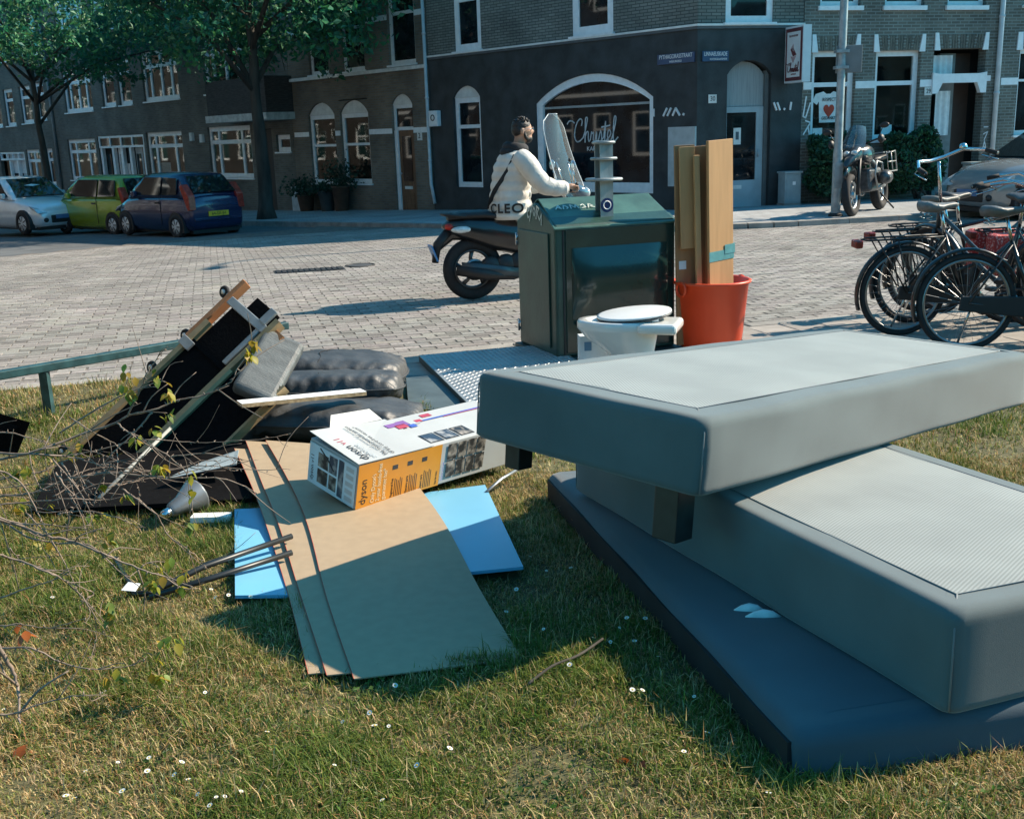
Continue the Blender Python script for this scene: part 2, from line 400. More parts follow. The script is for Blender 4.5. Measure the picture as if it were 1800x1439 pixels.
# near kerb and the tiled strip the container stands on
kerb = tag(MB().box((-9, -.145, -.16), (-8.99, 0, -.1)).build('kerb', m_kerb, m=frame(K0, KD, KN, (0, 0, 1))), kind='structure')
ks = MB().box((-.496, -.14, -.15), (.496, .01, .0)).build('kerb_stone', m_kerb, kerb, bevel=.012)
ks.matrix_basis = Matrix.Translation((*kpt(-11.5, 0), .002)) @ Matrix.Rotation(ka, 4, 'Z')
for k in range(1, 23):
    c = ks.copy(); COL.objects.link(c); c.matrix_basis = Matrix.Translation((*kpt(-11.5 + k, rnd.uniform(-.004, .004)), rnd.uniform(-.003, .006))) @ Matrix.Rotation(ka, 4, 'Z')
pave = tag(grid_sheet('pavement', np.linspace(-2, 9, 45), np.linspace(4, 12, 33), lambda X, Y: X * 0 - .028, m_sand,
                      lambda x, y: (kab(x, y)[0] > -1.0) & (kab(x, y)[1] < -.13) & (kab(x, y)[1] > -2.05) & (kab(x, y)[0] < 6.6)), kind='structure')
tms = []
for k in range(5):
    t = MB(); t.box((-.146, -.146, -.05), (.146, .146, 0)); o = t.build('tile', mat('concrete_tile_%d' % k, tuple(c * (.9 + .05 * k) for c in (.27, .25, .225)), .85, var=.14, vs=6, bump=.25, bs=90), pave, bevel=.004, seg=1)
    tms.append(o); o.matrix_basis = Matrix.Translation((*kpt(-1.05 + .15 + k * .3, -.3), .004)) @ Matrix.Rotation(ka, 4, 'Z')
for i in range(25):
    for j in range(6):
        if j == 0 and i < 5: continue
        c = tms[rnd.randrange(5)].copy(); COL.objects.link(c)
        c.matrix_basis = Matrix.Translation((*kpt(-1.05 + .15 + i * .3, -.3 - j * .3), .004 + rnd.uniform(-.003, .003))) @ Matrix.Rotation(ka, 4, 'Z') @ Matrix.Rotation(rnd.gauss(0, .006), 4, 'X') @ Matrix.Rotation(rnd.gauss(0, .006), 4, 'Y')
# far pavement: strip round the corner, with its kerb stones
def strip_pts():
    out = []
    for s in np.arange(60, -.01, -1.0): out.append((CRN + dA * s, CRN + dA * s + nA * SW))
    a0 = math.atan2(nA.y, nA.x); a1 = math.atan2(nB.y, nB.x)
    if a1 < a0: a1 += 2 * math.pi
    for k in range(1, 10):
        a = a0 + (a1 - a0) * k / 10; out.append((CRN, CRN + Vector((math.cos(a), math.sin(a), 0)) * SW))
    for s in np.arange(0, 24.01, 1.0): out.append((CRN + dB * s, CRN + dB * s + nB * SW))
    return out
sp = strip_pts(); V = []; F = []; NS = 6
for i, (p, q) in enumerate(sp):
    for k in range(NS + 1):
        t = p.lerp(q, k / NS); V.append((t.x, t.y, gz(t.x, t.y) + .05))
for i in range(len(sp) - 1):
    for k in range(NS):
        F.append((i * (NS + 1) + k, i * (NS + 1) + k + 1, (i + 1) * (NS + 1) + k + 1, (i + 1) * (NS + 1) + k))
def tilemat():
    m = brickmat('sidewalk_tiles', (.33, .35, .36), (.37, .39, .40), (.17, .18, .185), .85, .3, .3, .008, .25)
    nt = m.node_tree; b = [n for n in nt.nodes if n.type == 'TEX_BRICK'][0]; tc = [n for n in nt.nodes if n.type == 'TEX_COORD'][0]
    mp = nt.nodes.new('ShaderNodeMapping'); mp.inputs['Rotation'].default_value = (0, 0, R(-20)); nt.links.new(tc.outputs['Object'], mp.inputs[0]); nt.links.new(mp.outputs[0], b.inputs['Vector'])
    return m
me = bpy.data.meshes.new('sidewalk'); me.from_pydata(V, [], F); me.materials.append(tilemat()); side = bpy.data.objects.new('sidewalk', me); COL.objects.link(side); tag(side, kind='structure')
for i in range(14, len(sp) - 6):
    q0, q1 = sp[i][1], sp[i + 1][1]; d = (q1 - q0); ln = d.length; d.normalize(); nn = Vector((-d.y, d.x, 0))
    if nn.dot(sp[i][0] - q0) > 0: nn = -nn
    z0, z1 = gz(q0.x, q0.y), gz(q1.x, q1.y); b = MB()
    q0 = q0 + d * .006; q1 = q1 - d * .006; e = .14
    b.add([(q0.x, q0.y, z0 - .15), (q1.x, q1.y, z1 - .15), (q1.x + nn.x * e, q1.y + nn.y * e, z1 - .15), (q0.x + nn.x * e, q0.y + nn.y * e, z0 - .15),
           (q0.x, q0.y, z0 + .056), (q1.x, q1.y, z1 + .056), (q1.x + nn.x * e, q1.y + nn.y * e, z1 + .05), (q0.x + nn.x * e, q0.y + nn.y * e, z0 + .05)],
          [(0, 3, 2, 1), (4, 5, 6, 7), (0, 1, 5, 4), (1, 2, 6, 5), (2, 3, 7, 6), (3, 0, 4, 7)])
    b.build('kerb_stone', m_kerb, side)
# iron covers in the road
def cover(label, x, y, kind):
    t = thing(kind, label, 'drain cover', (x, y, gz(x, y) - .036), ka)
    iron = mat('cast_iron', (.05, .05, .05), .6, .6, var=.3, vs=30)
    if kind == 'drain_cover':
        MB().box((-.46, -.2, -.02), (.46, .2, .0)).build('frame', iron, t)
        for k in range(12): MB().box((-.43 + k * .073, -.17, .001), (-.385 + k * .073, .17, .009)).build('grate_bar', iron, t)
    else:
        MB().lathe([(0.0, .006), (.16, .006), (.17, .003), (.175, -.01)], 24).build('lid', mat('dark_lid', (.07, .075, .08), .7, .3), t)
        MB().torus((0, 0, .0), (0, 0, 1), .195, .012, 24, 6).build('rim', iron, t)
cover('rectangular iron grate set in the sunlit brick road', -2.62, 14.35, 'drain_cover')
cover('round dark cover just right of the iron grate in the road', -2.0, 14.75, 'round_cover')
# lawn soil under the grass
lawn = tag(grid_sheet('lawn', np.linspace(-9, 9, 181), np.linspace(-2, 10, 121), lambda X, Y: lza(X, Y) - .004, m_soil,
                      lambda x, y: (kab(x, y)[1] < -.12)), kind='structure')
# ================================================================= buildings
FA = frame(CRN, -dA, -nA, (0, 0, 1))     # side-street front: local x = -(distance from the corner), -y outward
FB = frame(CRN, dB, -nB, (0, 0, 1))      # quay front: local x = distance from the corner
m_white = mat('white_frame', (.84, .86, .86), .45, var=.05, vs=9)
m_white2 = mat('off_white_paint', (.74, .74, .70), .55, var=.1, vs=6)
m_blackp = mat('black_masonry_paint', (.030, .036, .038), .62, var=.35, vs=2.5, bump=.5, bs=25)
m_brickA = brickmat('brown_brick', (0.148, 0.130, 0.106), (0.208, 0.182, 0.145), (0.166, 0.177, 0.163))
m_brickM = brickmat('red_brown_brick', (0.190, 0.149, 0.112), (0.256, 0.202, 0.148), (0.178, 0.185, 0.170))
m_brickU = brickmat('grey_brown_brick', (0.190, 0.199, 0.174), (0.262, 0.270, 0.237), (0.084, 0.094, 0.089))
m_brickB = brickmat('quay_brown_brick', (0.137, 0.132, 0.112), (0.214, 0.206, 0.174), (0.262, 0.284, 0.259))
m_brickS = brickmat('soldier_brick', (0.155, 0.142, 0.118), (0.202, 0.192, 0.155), (0.089, 0.092, 0.082), soldier=True, bw=.4)
m_pane = mat('dark_window_glass', (.012, .017, .020), .03, var=.5, vs=2., spec=.42)
m_glass = glass('clear_window_glass', (.75, .80, .80), .015)
m_dark = mat('dark_room', (.012, .012, .012), .9)
m_zinc = mat('zinc_pipe', (.42, .45, .47), .45, .35, var=.15, vs=5)
m_curtain = mat('white_curtain', (.76, .78, .76), .9, var=.08, vs=10)
m_roof = mat('slate_roof', (.06, .055, .055), .8, var=.3)
m_wood = mat('varnished_door', (.16, .075, .035), .45, var=.3, vs=4, stretch=(6, 6, .6))
m_stone = mat('sill_stone', (.38, .38, .36), .7, var=.15, vs=8)

def wall(parent, x0, x1, z0, z1, openings, material, name='wall', rev=.16, y=0., thick=.3):
    """wall slab with rectangular openings and their reveals, outer face at y"""
    xs = sorted({x0, x1, *[v for o in openings for v in (o[0], o[1]) if x0 < v < x1]}); zs = sorted({z0, z1, *[v for o in openings for v in (o[2], o[3]) if z0 < v < z1]})
    b = MB()
    for i in range(len(xs) - 1):
        for j in range(len(zs) - 1):
            cx, cz = (xs[i] + xs[i + 1]) / 2, (zs[j] + zs[j + 1]) / 2
            if any(o[0] < cx < o[1] and o[2] < cz < o[3] for o in openings): continue
            b.add([(xs[i], y, zs[j]), (xs[i + 1], y, zs[j]), (xs[i + 1], y, zs[j + 1]), (xs[i], y, zs[j + 1])], [(0, 1, 2, 3)])
    for o in openings:
        a, c, d, e = o[:4]; a = max(a, x0); c = min(c, x1)
        for p, q in (((a, d), (a, e)), ((a, e), (c, e)), ((c, e), (c, d)), ((c, d), (a, d))):
            b.add([(p[0], y, p[1]), (q[0], y, q[1]), (q[0], y + rev, q[1]), (p[0], y + rev, p[1])], [(0, 1, 2, 3)])
    b.add([(x0, y, z0), (x0, y, z1), (x0, y + thick, z1), (x0, y + thick, z0)], [(0, 1, 2, 3)])
    b.add([(x1, y, z0), (x1, y, z1), (x1, y + thick, z1), (x1, y + thick, z0)], [(3, 2, 1, 0)])
    # dark back so that no light leaks through the building
    return b.build(name, material, parent)

def window(parent, a, c, d, e, cols=(0, 1), rows=(0, 1), y=.08, fw=.075, bw=.05, fm=None, pm=None, sill=.05, curtain=None, arch=0., dep=.07, papers=None):
    """framed window: frame part with one pane sub-part per light"""
    fm = fm or m_white; pm = pm or m_pane; b = MB()
    b.box((a, y, d), (a + fw, y + dep, e)); b.box((c - fw, y, d), (c, y + dep, e)); b.box((a + fw, y + .001, d), (c - fw, y + dep - .001, d + fw)); b.box((a + fw, y + .001, e - fw), (c - fw, y + dep - .001, e))
    W, H = c - a, e - d
    for q in cols[1:-1]: b.box((a + W * q - bw / 2, y + .004, d + fw), (a + W * q + bw / 2, y + dep - .004, e - fw))
    for q in rows[1:-1]: b.box((a + fw, y + .007, d + H * q - bw / 2), (c - fw, y + dep - .007, d + H * q + bw / 2))
    wn_ = b.build('window', fm, parent)
    for i in range(len(cols) - 1):
        for j in range(len(rows) - 1):
            xa = a + W * cols[i] + (fw if i == 0 else bw / 2) - .004; xb = a + W * cols[i + 1] - (fw if i == len(cols) - 2 else bw / 2) + .004
            za = d + H * rows[j] + (fw if j == 0 else bw / 2) - .004; zb = d + H * rows[j + 1] - (fw if j == len(rows) - 2 else bw / 2) + .004
            tl = rnd.uniform(-.004, .004)
            MB().add([(xa, y + .035 + tl, za), (xb, y + .035, za), (xb, y + .035 + tl, zb), (xa, y + .035, zb), (xa, y + .045 + tl, za), (xb, y + .045, za), (xb, y + .045 + tl, zb), (xa, y + .045, zb)], [(0, 1, 2, 3), (7, 6, 5, 4)]).build('pane', pm, wn_)
    if sill: MB().box((a - .05, -.06, d - sill), (c + .05, y + dep, d - .002)).build('sill', m_white, wn_)
    if curtain:
        MB().box((a, y + .30, d), (c, y + .32, e)).build('dark_interior', m_dark, wn_)
        for (xa, xb, za, zb) in curtain:
            n = max(8, int((xb - xa) / .03)); v = []
            for k in range(n + 1):
                t = k / n; v.append((a + W * 0 + xa + (xb - xa) * t, y + .12 + .018 * math.sin(k * 1.35) + .008 * math.sin(k * .61)))
            MB().add([(p[0], p[1], za) for p in v] + [(p[0], p[1], zb) for p in v], [(k, k + 1, n + 2 + k, n + 1 + k) for k in range(n)], None, True).build('curtain', m_curtain, wn_)
    return wn_

def arc_pts(a, c, zs, rise, n=14):
    """points of a segmental arch from (a,zs) over the crown to (c,zs)"""
    w2 = (c - a) / 2; rad = (w2 * w2 + rise * rise) / (2 * rise); cz = zs + rise - rad; a0 = math.asin(min(1, w2 / rad))
    return [((a + c) / 2 + rad * math.sin(-a0 + 2 * a0 * k / n), cz + rad * math.cos(-a0 + 2 * a0 * k / n)) for k in range(n + 1)]
def spandrel(parent, a, c, zs, rise, material, y=0., rev=.16):
    """brickwork filling the corners above an arch inside a rectangular opening"""
    p = arc_pts(a, c, zs, rise); zt = zs + rise; b = MB()
    for k in range(len(p) - 1):
        b.add([(p[k][0], y, p[k][1]), (p[k + 1][0], y, p[k + 1][1]), (p[k + 1][0], y, zt + .002), (p[k][0], y, zt + .002),
               (p[k][0], y + rev, p[k][1]), (p[k + 1][0], y + rev, p[k + 1][1])], [(0, 1, 2, 3), (0, 4, 5, 1)])
    return b.build('arch_spandrel', material, parent)
def arch_panel(parent, a, c, zs, rise, material, y=.06, t=.04, z0=None, name='arch_panel'):
    p = arc_pts(a, c, zs, rise); poly = p[::-1] + [(a, z0 if z0 is not None else zs - .001), (c, z0 if z0 is not None else zs - .001)]
    b = MB(); n = len(poly); b.prism(poly[::-1], y, y + t, None, 'y'); return b.build(name, material, parent)

def pipe(parent, x, z0, z1, kick=None, material=None, r=.045, y=-.07):
    pts = [(x, y, z1), (x, y, z0)]
    if kick: pts += [(x - kick[0] * .3, y, z0 - .12), (x - kick[0], y, z0 - kick[1])]
    b = MB().tube(pts, r, 10); o = b.build('drainpipe', material or m_zinc, parent)
    for z in np.arange(z0 + .6, z1, 1.6): MB().cyl((x, y, z), (x, y, z + .05), r + .012, n=10).build('bracket', material or m_zinc, o)
    return o
def roof_block(parent, poly, z0, z1, material, name='roof'):
    """poly in the world"""
    inv = wmat(parent).inverted(); b = MB(); b.prism(poly, z0, z1, inv); return b.build(name, material, parent)
def wpt(fr, x, y): p = fr @ Vector((x, y, 0)); return (p.x, p.y)

# ---- left terrace (far), house no wider than its drainpipe
HA1, HA2, HA3, HB2 = 8.0, 6.2, 6.2, 6.9
def row_windows(t, lst):
    for (a, c, d, e, cols, rows, kw) in lst: window(t, a, c, d, e, cols, rows, **kw)
C3 = (0, .22, .76, 1); C4 = (0, .2, .5, .78, 1); R2 = (0, .70, 1)
def terrace(name, label, x0, x1, zb, h, wins, holes, mt, kw=None):
    t = thing(name, label, 'building', m4=FA)
    ops = [w_[:4] for w_ in wins] + holes
    wall(t, x0, x1, zb, h, ops, mt)
    row_windows(t, wins)
    MB().box((x0, .34, zb), (x1, .36, h)).build('inner_lining', m_dark, t)
    return t
up = dict(fw=.15, bw=.13)
winsA1 = [(-33.9, -30.94, 3.06, 4.76, C4, R2, dict(up, pm=m_glass, curtain=[(-33.8, -32.6, 3.1, 4.7)])), (-29.9, -28.64, 3.15, 4.80, (0, 1), R2, up), (-28.3, -27.1, 3.15, 4.83, (0, 1), R2, up), (-26.04, -23.11, 3.19, 4.94, C4, R2, dict(up, pm=m_glass, curtain=[(-25.9, -25.2, 3.2, 4.9), (-23.9, -23.2, 3.2, 4.9)])), (-21.16, -18.27, 3.23, 5.05, C4, R2, dict(up, pm=m_glass, curtain=[(-21.0, -18.4, 3.3, 4.95)])),
          (-34.22, -31.18, .25, 1.95, (0, .25, .7, 1), R2, dict(up, pm=m_glass, curtain=[(-34.1, -31.3, .3, 1.6)])), (-26.27, -23.28, .40, 2.07, C3, R2, dict(up, pm=m_glass, curtain=[(-26.2, -25.5, .45, 2.0), (-24.2, -23.4, .45, 2.0)])), (-21.3, -18.34, .44, 2.14, C3, R2, dict(up, pm=m_glass, curtain=[(-21.1, -18.5, .5, 2.1)])),
          (-33.9, -30.94, 6.0, 7.6, C4, R2, up), (-29.9, -28.64, 6.0, 7.6, (0, 1), R2, up), (-28.3, -27.1, 6.0, 7.6, (0, 1), R2, up), (-26.04, -23.11, 6.0, 7.6, C4, R2, up), (-21.16, -18.27, 6.0, 7.6, C4, R2, up), (-16.75, -15.9, 1.27, 1.79, (0, 1), (0, 1), dict(fw=.14, bw=.05))]
holesA1 = [(-30.9, -26.5, -1.6, 2.03), (-18.1, -17.0, -1.6, 2.0)]
tA1 = terrace('brick_house', 'brown brick terrace house with oriel behind the blue and green parked cars', -35.4, -15.72, -1.7, HA1, winsA1, holesA1, m_brickA)
# the shared doorway with its row of transom lights
b = MB(); b.box((-30.85, .02, 1.55), (-26.55, .12, 1.63)); b.box((-30.85, .02, 1.94), (-26.55, .12, 2.02))
for k in range(5): b.box((-30.85 + k * 1.06, .021, 1.63), (-30.75 + k * 1.06, .119, 1.94))
trn = b.build('transom_frame', m_white, tA1)
for k in range(4): MB().box((-30.75 + k * 1.06, .06, 1.63), (-29.79 + k * 1.06, .08, 1.94)).build('pane', m_pane, trn)
for k, (xx, mm) in enumerate(((-30.7, m_dark), (-29.45, m_wood), (-28.65, m_dark), (-27.85, mat('grey_door', (.45, .5, .5), .5)), (-27.2, m_wood))):
    dd = MB().box((xx, .22, -1.3), (xx + .62, .27, 1.54)).build('door', mm, tA1); MB().box((xx + .12, .20, .3), (xx + .5, .219, 1.3)).build('door_pane', m_pane, dd)
for xx in (-30.85, -29.7, -28.85, -28.05, -26.75): MB().box((xx, .05, -1.3), (xx + .2, .18, 1.55)).build('door_post', m_white, tA1)
# oriel with its white slab
orl = MB().box((-19.3, -.95, 2.46), (-15.55, .0, 3.52)).build('oriel', mat('dark_oriel_brick', (.055, .052, .05), .85, var=.3, vs=14, stretch=(.4, .4, 3)), tA1)
MB().box((-19.4, -1.0, 2.24), (-15.5, .0, 2.458)).build('oriel_slab', mat('pale_concrete_slab', (.5, .52, .5), .7, var=.2), orl)
MB().box((-18.05, .2, -1.6), (-17.05, .24, 1.98)).build('door', mat('black_door', (.02, .022, .022), .5), tA1)
for xx, zz in ((-22.5, 1.85), (-21.75, 1.78)): MB().box((xx, -.1, zz - .14), (xx + .2, -.002, zz + .14)).build('wall_lamp', m_white2, tA1)
pipe(tA1, -35.35, -.9, HA1, r=.06, material=mat('dark_pipe', (.2, .21, .21), .5))
roof_block(tA1, [wpt(FA, -35.4, -.25), wpt(FA, -15.72, -.25), wpt(FA, -15.72, 8), wpt(FA, -35.4, 8)], HA1, HA1 + .3, m_roof)
roof_block(tA1, [wpt(FA, -35.4, .38), wpt(FA, -15.72, .38), wpt(FA, -15.72, .5), wpt(FA, -35.4, .5)], -1.7, HA1, m_dark, 'inner_wall')
winsA0 = [(-41.5, -40.2, 2.71, 4.39, (0, 1), R2, up), (-39.3, -37.86, 2.77, 4.40, (0, 1), R2, up), (-37.35, -36.2, 2.85, 4.46, (0, 1), R2, up), (-43.4, -42.1, 2.7, 4.35, (0, 1), R2, up), (-39.49, -37.71, -.09, 1.59, (0, .5, 1), R2, dict(up, pm=m_glass, curtain=[(-39.4, -38.0, 0, 1.5)])), (-36.9, -36.1, 0, 1.6, (0, 1), R2, up),
          (-41.5, -40.2, 5.6, 7.3, (0, 1), R2, up), (-39.3, -37.86, 5.6, 7.3, (0, 1), R2, up), (-37.35, -36.2, 5.6, 7.3, (0, 1), R2, up)]
tA0 = terrace('brick_house', 'far brown brick house at the left edge behind the white car', -58, -35.45, -2.2, HA1 + 3.2, winsA0, [(-43.2, -39.7, -2, 1.5)], m_brickA)
b = MB(); b.box((-43.15, .02, 1.12), (-39.75, .12, 1.2)); b.box((-43.15, .02, 1.42), (-39.75, .12, 1.5))
for k in range(5): b.box((-43.15 + k * .825, .021, 1.2), (-43.05 + k * .825, .119, 1.42))
b.build('transom_frame', m_white, tA0)
for k, mm in enumerate((m_wood, m_dark, mat('grey_door', (.45, .5, .5), .5))):
    MB().box((-43 + k * 1.1, .22, -2), (-42.2 + k * 1.1, .27, 1.1)).build('door', mm, tA0); MB().box((-42.1 + k * 1.1, .05, -2), (-41.95 + k * 1.1, .18, 1.1)).build('door_post', m_white, tA0)
roof_block(tA0, [wpt(FA, -58, -.25), wpt(FA, -35.45, -.25), wpt(FA, -35.45, 8), wpt(FA, -58, 8)], HA1 + 3.2, HA1 + 3.5, m_roof)

# ---- middle house, number 2
t = tA2 = thing('brick_house', 'reddish brick house number 2 with arched white windows between the tree and the black shop', 'building', m4=FA)
opsA2 = [(-14.77, -13.34, .31, 2.67), (-13.07, -11.63, .34, 2.70), (-10.52, -9.57, -.6, 2.73), (-10.49, -9.3, 3.49, 5.6), (-14.5, -13.47, 3.47, 5.4), (-12.76, -11.64, 3.46, 5.4)]
wall(t, -15.70, -8.82, -1.0, HA2, opsA2, m_brickM)
MB().box((-15.7, .34, -1), (-8.82, .36, HA2)).build('inner_lining', m_dark, t)
for a, c, d, e in opsA2[:2]:
    window(t, a, c, d, 2.31, (0, 1), (0, .56, 1), fw=.12, bw=.07, sill=.05, pm=m_glass, curtain=[(a + .1, c - .1, d + .05, d + .62)] + ([(a + .1, a + .4, d + .6, 2.25)] if a < -14 else []))
    arch_panel(t, a, c, 2.315, .35, m_white2); spandrel(t, a, c, 2.315, .355, m_brickM)
window(t, -10.52, -9.57, 1.78, 2.45, (0, 1), (0, 1), fw=.09, sill=0); arch_panel(t, -10.52, -9.57, 2.45, .28, m_white2); spandrel(t, -10.52, -9.57, 2.45, .285, m_brickM)
MB().box((-10.52, .06, -.55), (-10.38, .16, 1.78)).build('door_post', m_white, t); MB().box((-9.68, .06, -.55), (-9.57, .16, 1.78)).build('door_post', m_wood, t)
dd = MB().box((-10.375, .10, -.45), (-9.685, .15, 1.775)).build('door', m_wood, t)
MB().box((-10.24, .085, .42), (-9.82, .099, 1.62)).build('door_pane', m_pane, dd); MB().box((-10.2, .08, .2), (-9.86, .099, .28)).build('mail_slot', m_white2, dd)
for k in range(3): MB().box((-10.26, .088, -.3 + k * .15), (-9.8, .099, -.2 + k * .15)).build('door_panel', m_wood, dd)
MB().ball((-10.31, .07, .62), .03, 8, 6).build('door_knob', m_zinc, dd)
window(t, *opsA2[3], (0, 1), (0, .62, 1), fw=.11, bw=.09)
MB().box((-10.2, .05, 3.62), (-9.42, .078, 4.72)).build('opened_sash', m_pane, t)
for o in opsA2[4:]: window(t, *o, (0, 1), (0, .6, 1), fw=.1, bw=.08)
MB().box((-15.72, -.09, 3.33), (-8.84, -.001, 3.42)).build('ledge', m_white2, t)
for a, c in ((-15.6, -14.78), (-13.33, -13.08), (-11.62, -10.53), (-9.56, -8.9)): MB().box((a, -.015, 1.70), (c, -.001, 1.84)).build('plaster_band', m_white, t)
for a, c in ((-11.6, -10.5), (-9.29, -8.84), (-15.6, -14.52), (-13.45, -12.78)): MB().box((a, -.015, 4.66), (c, -.001, 4.80)).build('plaster_band', m_white, t)
pipe(t, -8.83, .35, HA2, kick=(-.12, .5), material=mat('pale_pipe', (.55, .6, .62), .45, var=.08))
n2 = MB().box((-9.40, -.02, 1.50), (-9.20, -.002, 1.73)).build('house_number', m_white2, t)
text('digit', '2', .2, mat('black_print', (.01, .01, .01), .5), FA @ Matrix.Translation((-9.30, -.024, 1.615)), t)
roof_block(t, [wpt(FA, -15.7, -.3), wpt(FA, -8.82, -.3), wpt(FA, -8.82, 8), wpt(FA, -15.7, 8)], HA2, HA2 + .25, m_roof)
MB().box((-15.5, -.35, -.75), (-15.05, -.05, .22)).build('door_step_post', mat('pale_post', (.45, .5, .52), .7), t)

# ---- corner building: black painted shop floor, grey brick above
t = tC = thing('corner_building', 'corner building with black painted shop floor and large arched shop window', 'building', (CRN.x, CRN.y, 0))
def under(part): return part
fa = bpy.data.objects.new('side_street_front', None); COL.objects.link(fa); fa.parent = t; fa.matrix_basis = Matrix.Translation(CRN).inverted() @ FA
fb = bpy.data.objects.new('quay_front', None); COL.objects.link(fb); fb.parent = t; fb.matrix_basis = Matrix.Translation(CRN).inverted() @ FB
# the two fronts are built in their own frames, then hung directly under the building
def rehang(empty, root):
    for ch in list(empty.children):
        ch.parent = root; ch.matrix_basis = empty.matrix_basis @ ch.matrix_basis
    bpy.data.objects.remove(empty)
ARC = (-4.78, -1.17)
wall(fa, -8.80, 0, -.9, 3.52, [(-7.85, -6.79, .29, 2.80), (ARC[0], ARC[1], .24, 2.84)], m_blackp, 'shop_wall')
wall(fa, -8.80, 0, 3.62, HA3, [(-7.70, -6.68, 3.64, 5.3), (-3.56, -2.31, 3.66, 5.3)], m_brickU, 'upper_wall', y=.02)
MB().box((-8.8, .34, -.9), (-.1, .36, HA3)).build('inner_lining', m_dark, fa)
MB().box((-8.8, -.03, 3.522), (.02, .2, 3.575)).build('ledge', mat('lead_ledge', (.10, .11, .115), .6), fa)
MB().box((-8.8, -.045, 3.576), (.03, .2, 3.618)).build('ledge_strip', m_white2, fa)
window(fa, -7.85, -6.79, .29, 2.52, (0, 1), (0, .68, 1), fw=.13, bw=.09, sill=0)
arch_panel(fa, -7.85, -6.79, 2.52, .28, m_white2); spandrel(fa, -7.85, -6.79, 2.52, .283, m_blackp)
window(fa, -7.70, -6.68, 3.64, 5.3, (0, 1), (0, .72, 1), fw=.16, bw=.08, y=.05); window(fa, -3.56, -2.31, 3.66, 5.3, (0, 1), (0, 1), fw=.19, bw=.08, y=.05)
# arched shop window
zs, rise = 2.26, .57
p0 = arc_pts(ARC[0], ARC[1], zs, rise, 20); p1 = arc_pts(ARC[0] + .2, ARC[1] - .12, zs - .05, rise - .12, 20)
b = MB()
ring0 = [(ARC[0], .24)] + p0 + [(ARC[1], .24)]; ring1 = [(ARC[0] + .2, .46)] + p1 + [(ARC[1] - .12, .46)]
n = len(ring0)
for k in range(n):
    a, c = k, (k + 1) % n
    b.add([(ring0[a][0], .03, ring0[a][1]), (ring0[c][0], .03, ring0[c][1]), (ring1[c][0], .03, ring1[c][1]), (ring1[a][0], .03, ring1[a][1]), (ring1[c][0], .12, ring1[c][1]), (ring1[a][0], .12, ring1[a][1])], [(0, 1, 2, 3), (3, 2, 4, 5)])
sw = b.build('shop_window', m_white, fa); spandrel(fa, ARC[0], ARC[1], zs, rise + .01, m_blackp)
b = MB(); b.prism([(x, z) for x, z in ring1][::-1], .10, .11, None, 'y'); b.build('pane', m_pane, sw)
MB().box((ARC[0] + .2, .085, 2.12), (ARC[1] - .12, .098, 2.17)).build('glazing_bar', mat('grey_bar', (.35, .36, .35), .5), sw)
m_letter = mat('white_lettering', (.78, .8, .8), .5, var=.02)
# script lettering on the glass, drawn as pen strokes
def script_christel(parent, x0, z0, h, y, m, wd):
    S = {'C': [[(-.42, .80), (-.3, .92), (-.12, .92), (.02, .84)], [(.46, .72), (.50, .92), (.38, 1.0), (.2, .86), (.06, .55), (.03, .25), (.14, .04), (.32, .05), (.55, .2)]],
         'h': [[(.55, .2), (.72, .6), (.82, .98), (.76, 1.05), (.70, .9), (.66, .0)], [(.66, .2), (.76, .42), (.86, .42), (.86, .15), (.9, .03), (.98, .1)]],
         'r': [[(.98, .1), (1.06, .42), (1.1, .36), (1.18, .4), (1.16, .1), (1.22, .03), (1.28, .1)]],
         'i': [[(1.28, .1), (1.36, .42), (1.36, .1), (1.42, .03), (1.48, .12)]],
         's': [[(1.48, .12), (1.6, .46), (1.66, .25), (1.62, .05), (1.52, .04)], [(1.62, .05), (1.78, .2)]],
         't': [[(1.78, .2), (1.9, .85), (1.84, .1), (1.9, .03), (1.98, .1)], [(1.66, .62), (2.15, .68)]],
         'e': [[(1.98, .12), (2.10, .20), (2.19, .34), (2.15, .47), (2.05, .45), (2.0, .24), (2.08, .03), (2.24, .1)]],
         'l': [[(2.24, .1), (2.42, .6), (2.5, .98), (2.42, 1.04), (2.36, .7), (2.34, .12), (2.42, .03), (2.6, .18)]]}
    b = MB()
    for st in S.values():
        for pl in st:
            q = [Vector((p[0], p[1])) for p in pl]; sm = []
            for i in range(len(q) - 1):
                a0 = q[max(i - 1, 0)]; a1 = q[i]; a2 = q[i + 1]; a3 = q[min(i + 2, len(q) - 1)]
                for k in range(5):
                    u = k / 5; sm.append(.5 * ((2 * a1) + (a2 - a0) * u + (2 * a0 - 5 * a1 + 4 * a2 - a3) * u * u + (3 * a1 - a0 - 3 * a2 + a3) * u ** 3))
            sm.append(q[-1]); b.ribbon([(x0 + p.x * h, z0 + p.y * h) for p in sm], wd, y, .003)
    return b.build('script_lettering', m, parent)
script_christel(sw, -3.62, 1.35, .52, .094, m_letter, .03)
text('shop_lettering', 'KAPSALON', .135, m_letter, FA @ Matrix.Translation((-2.85, .092, 1.20)), sw, sx=1.1)
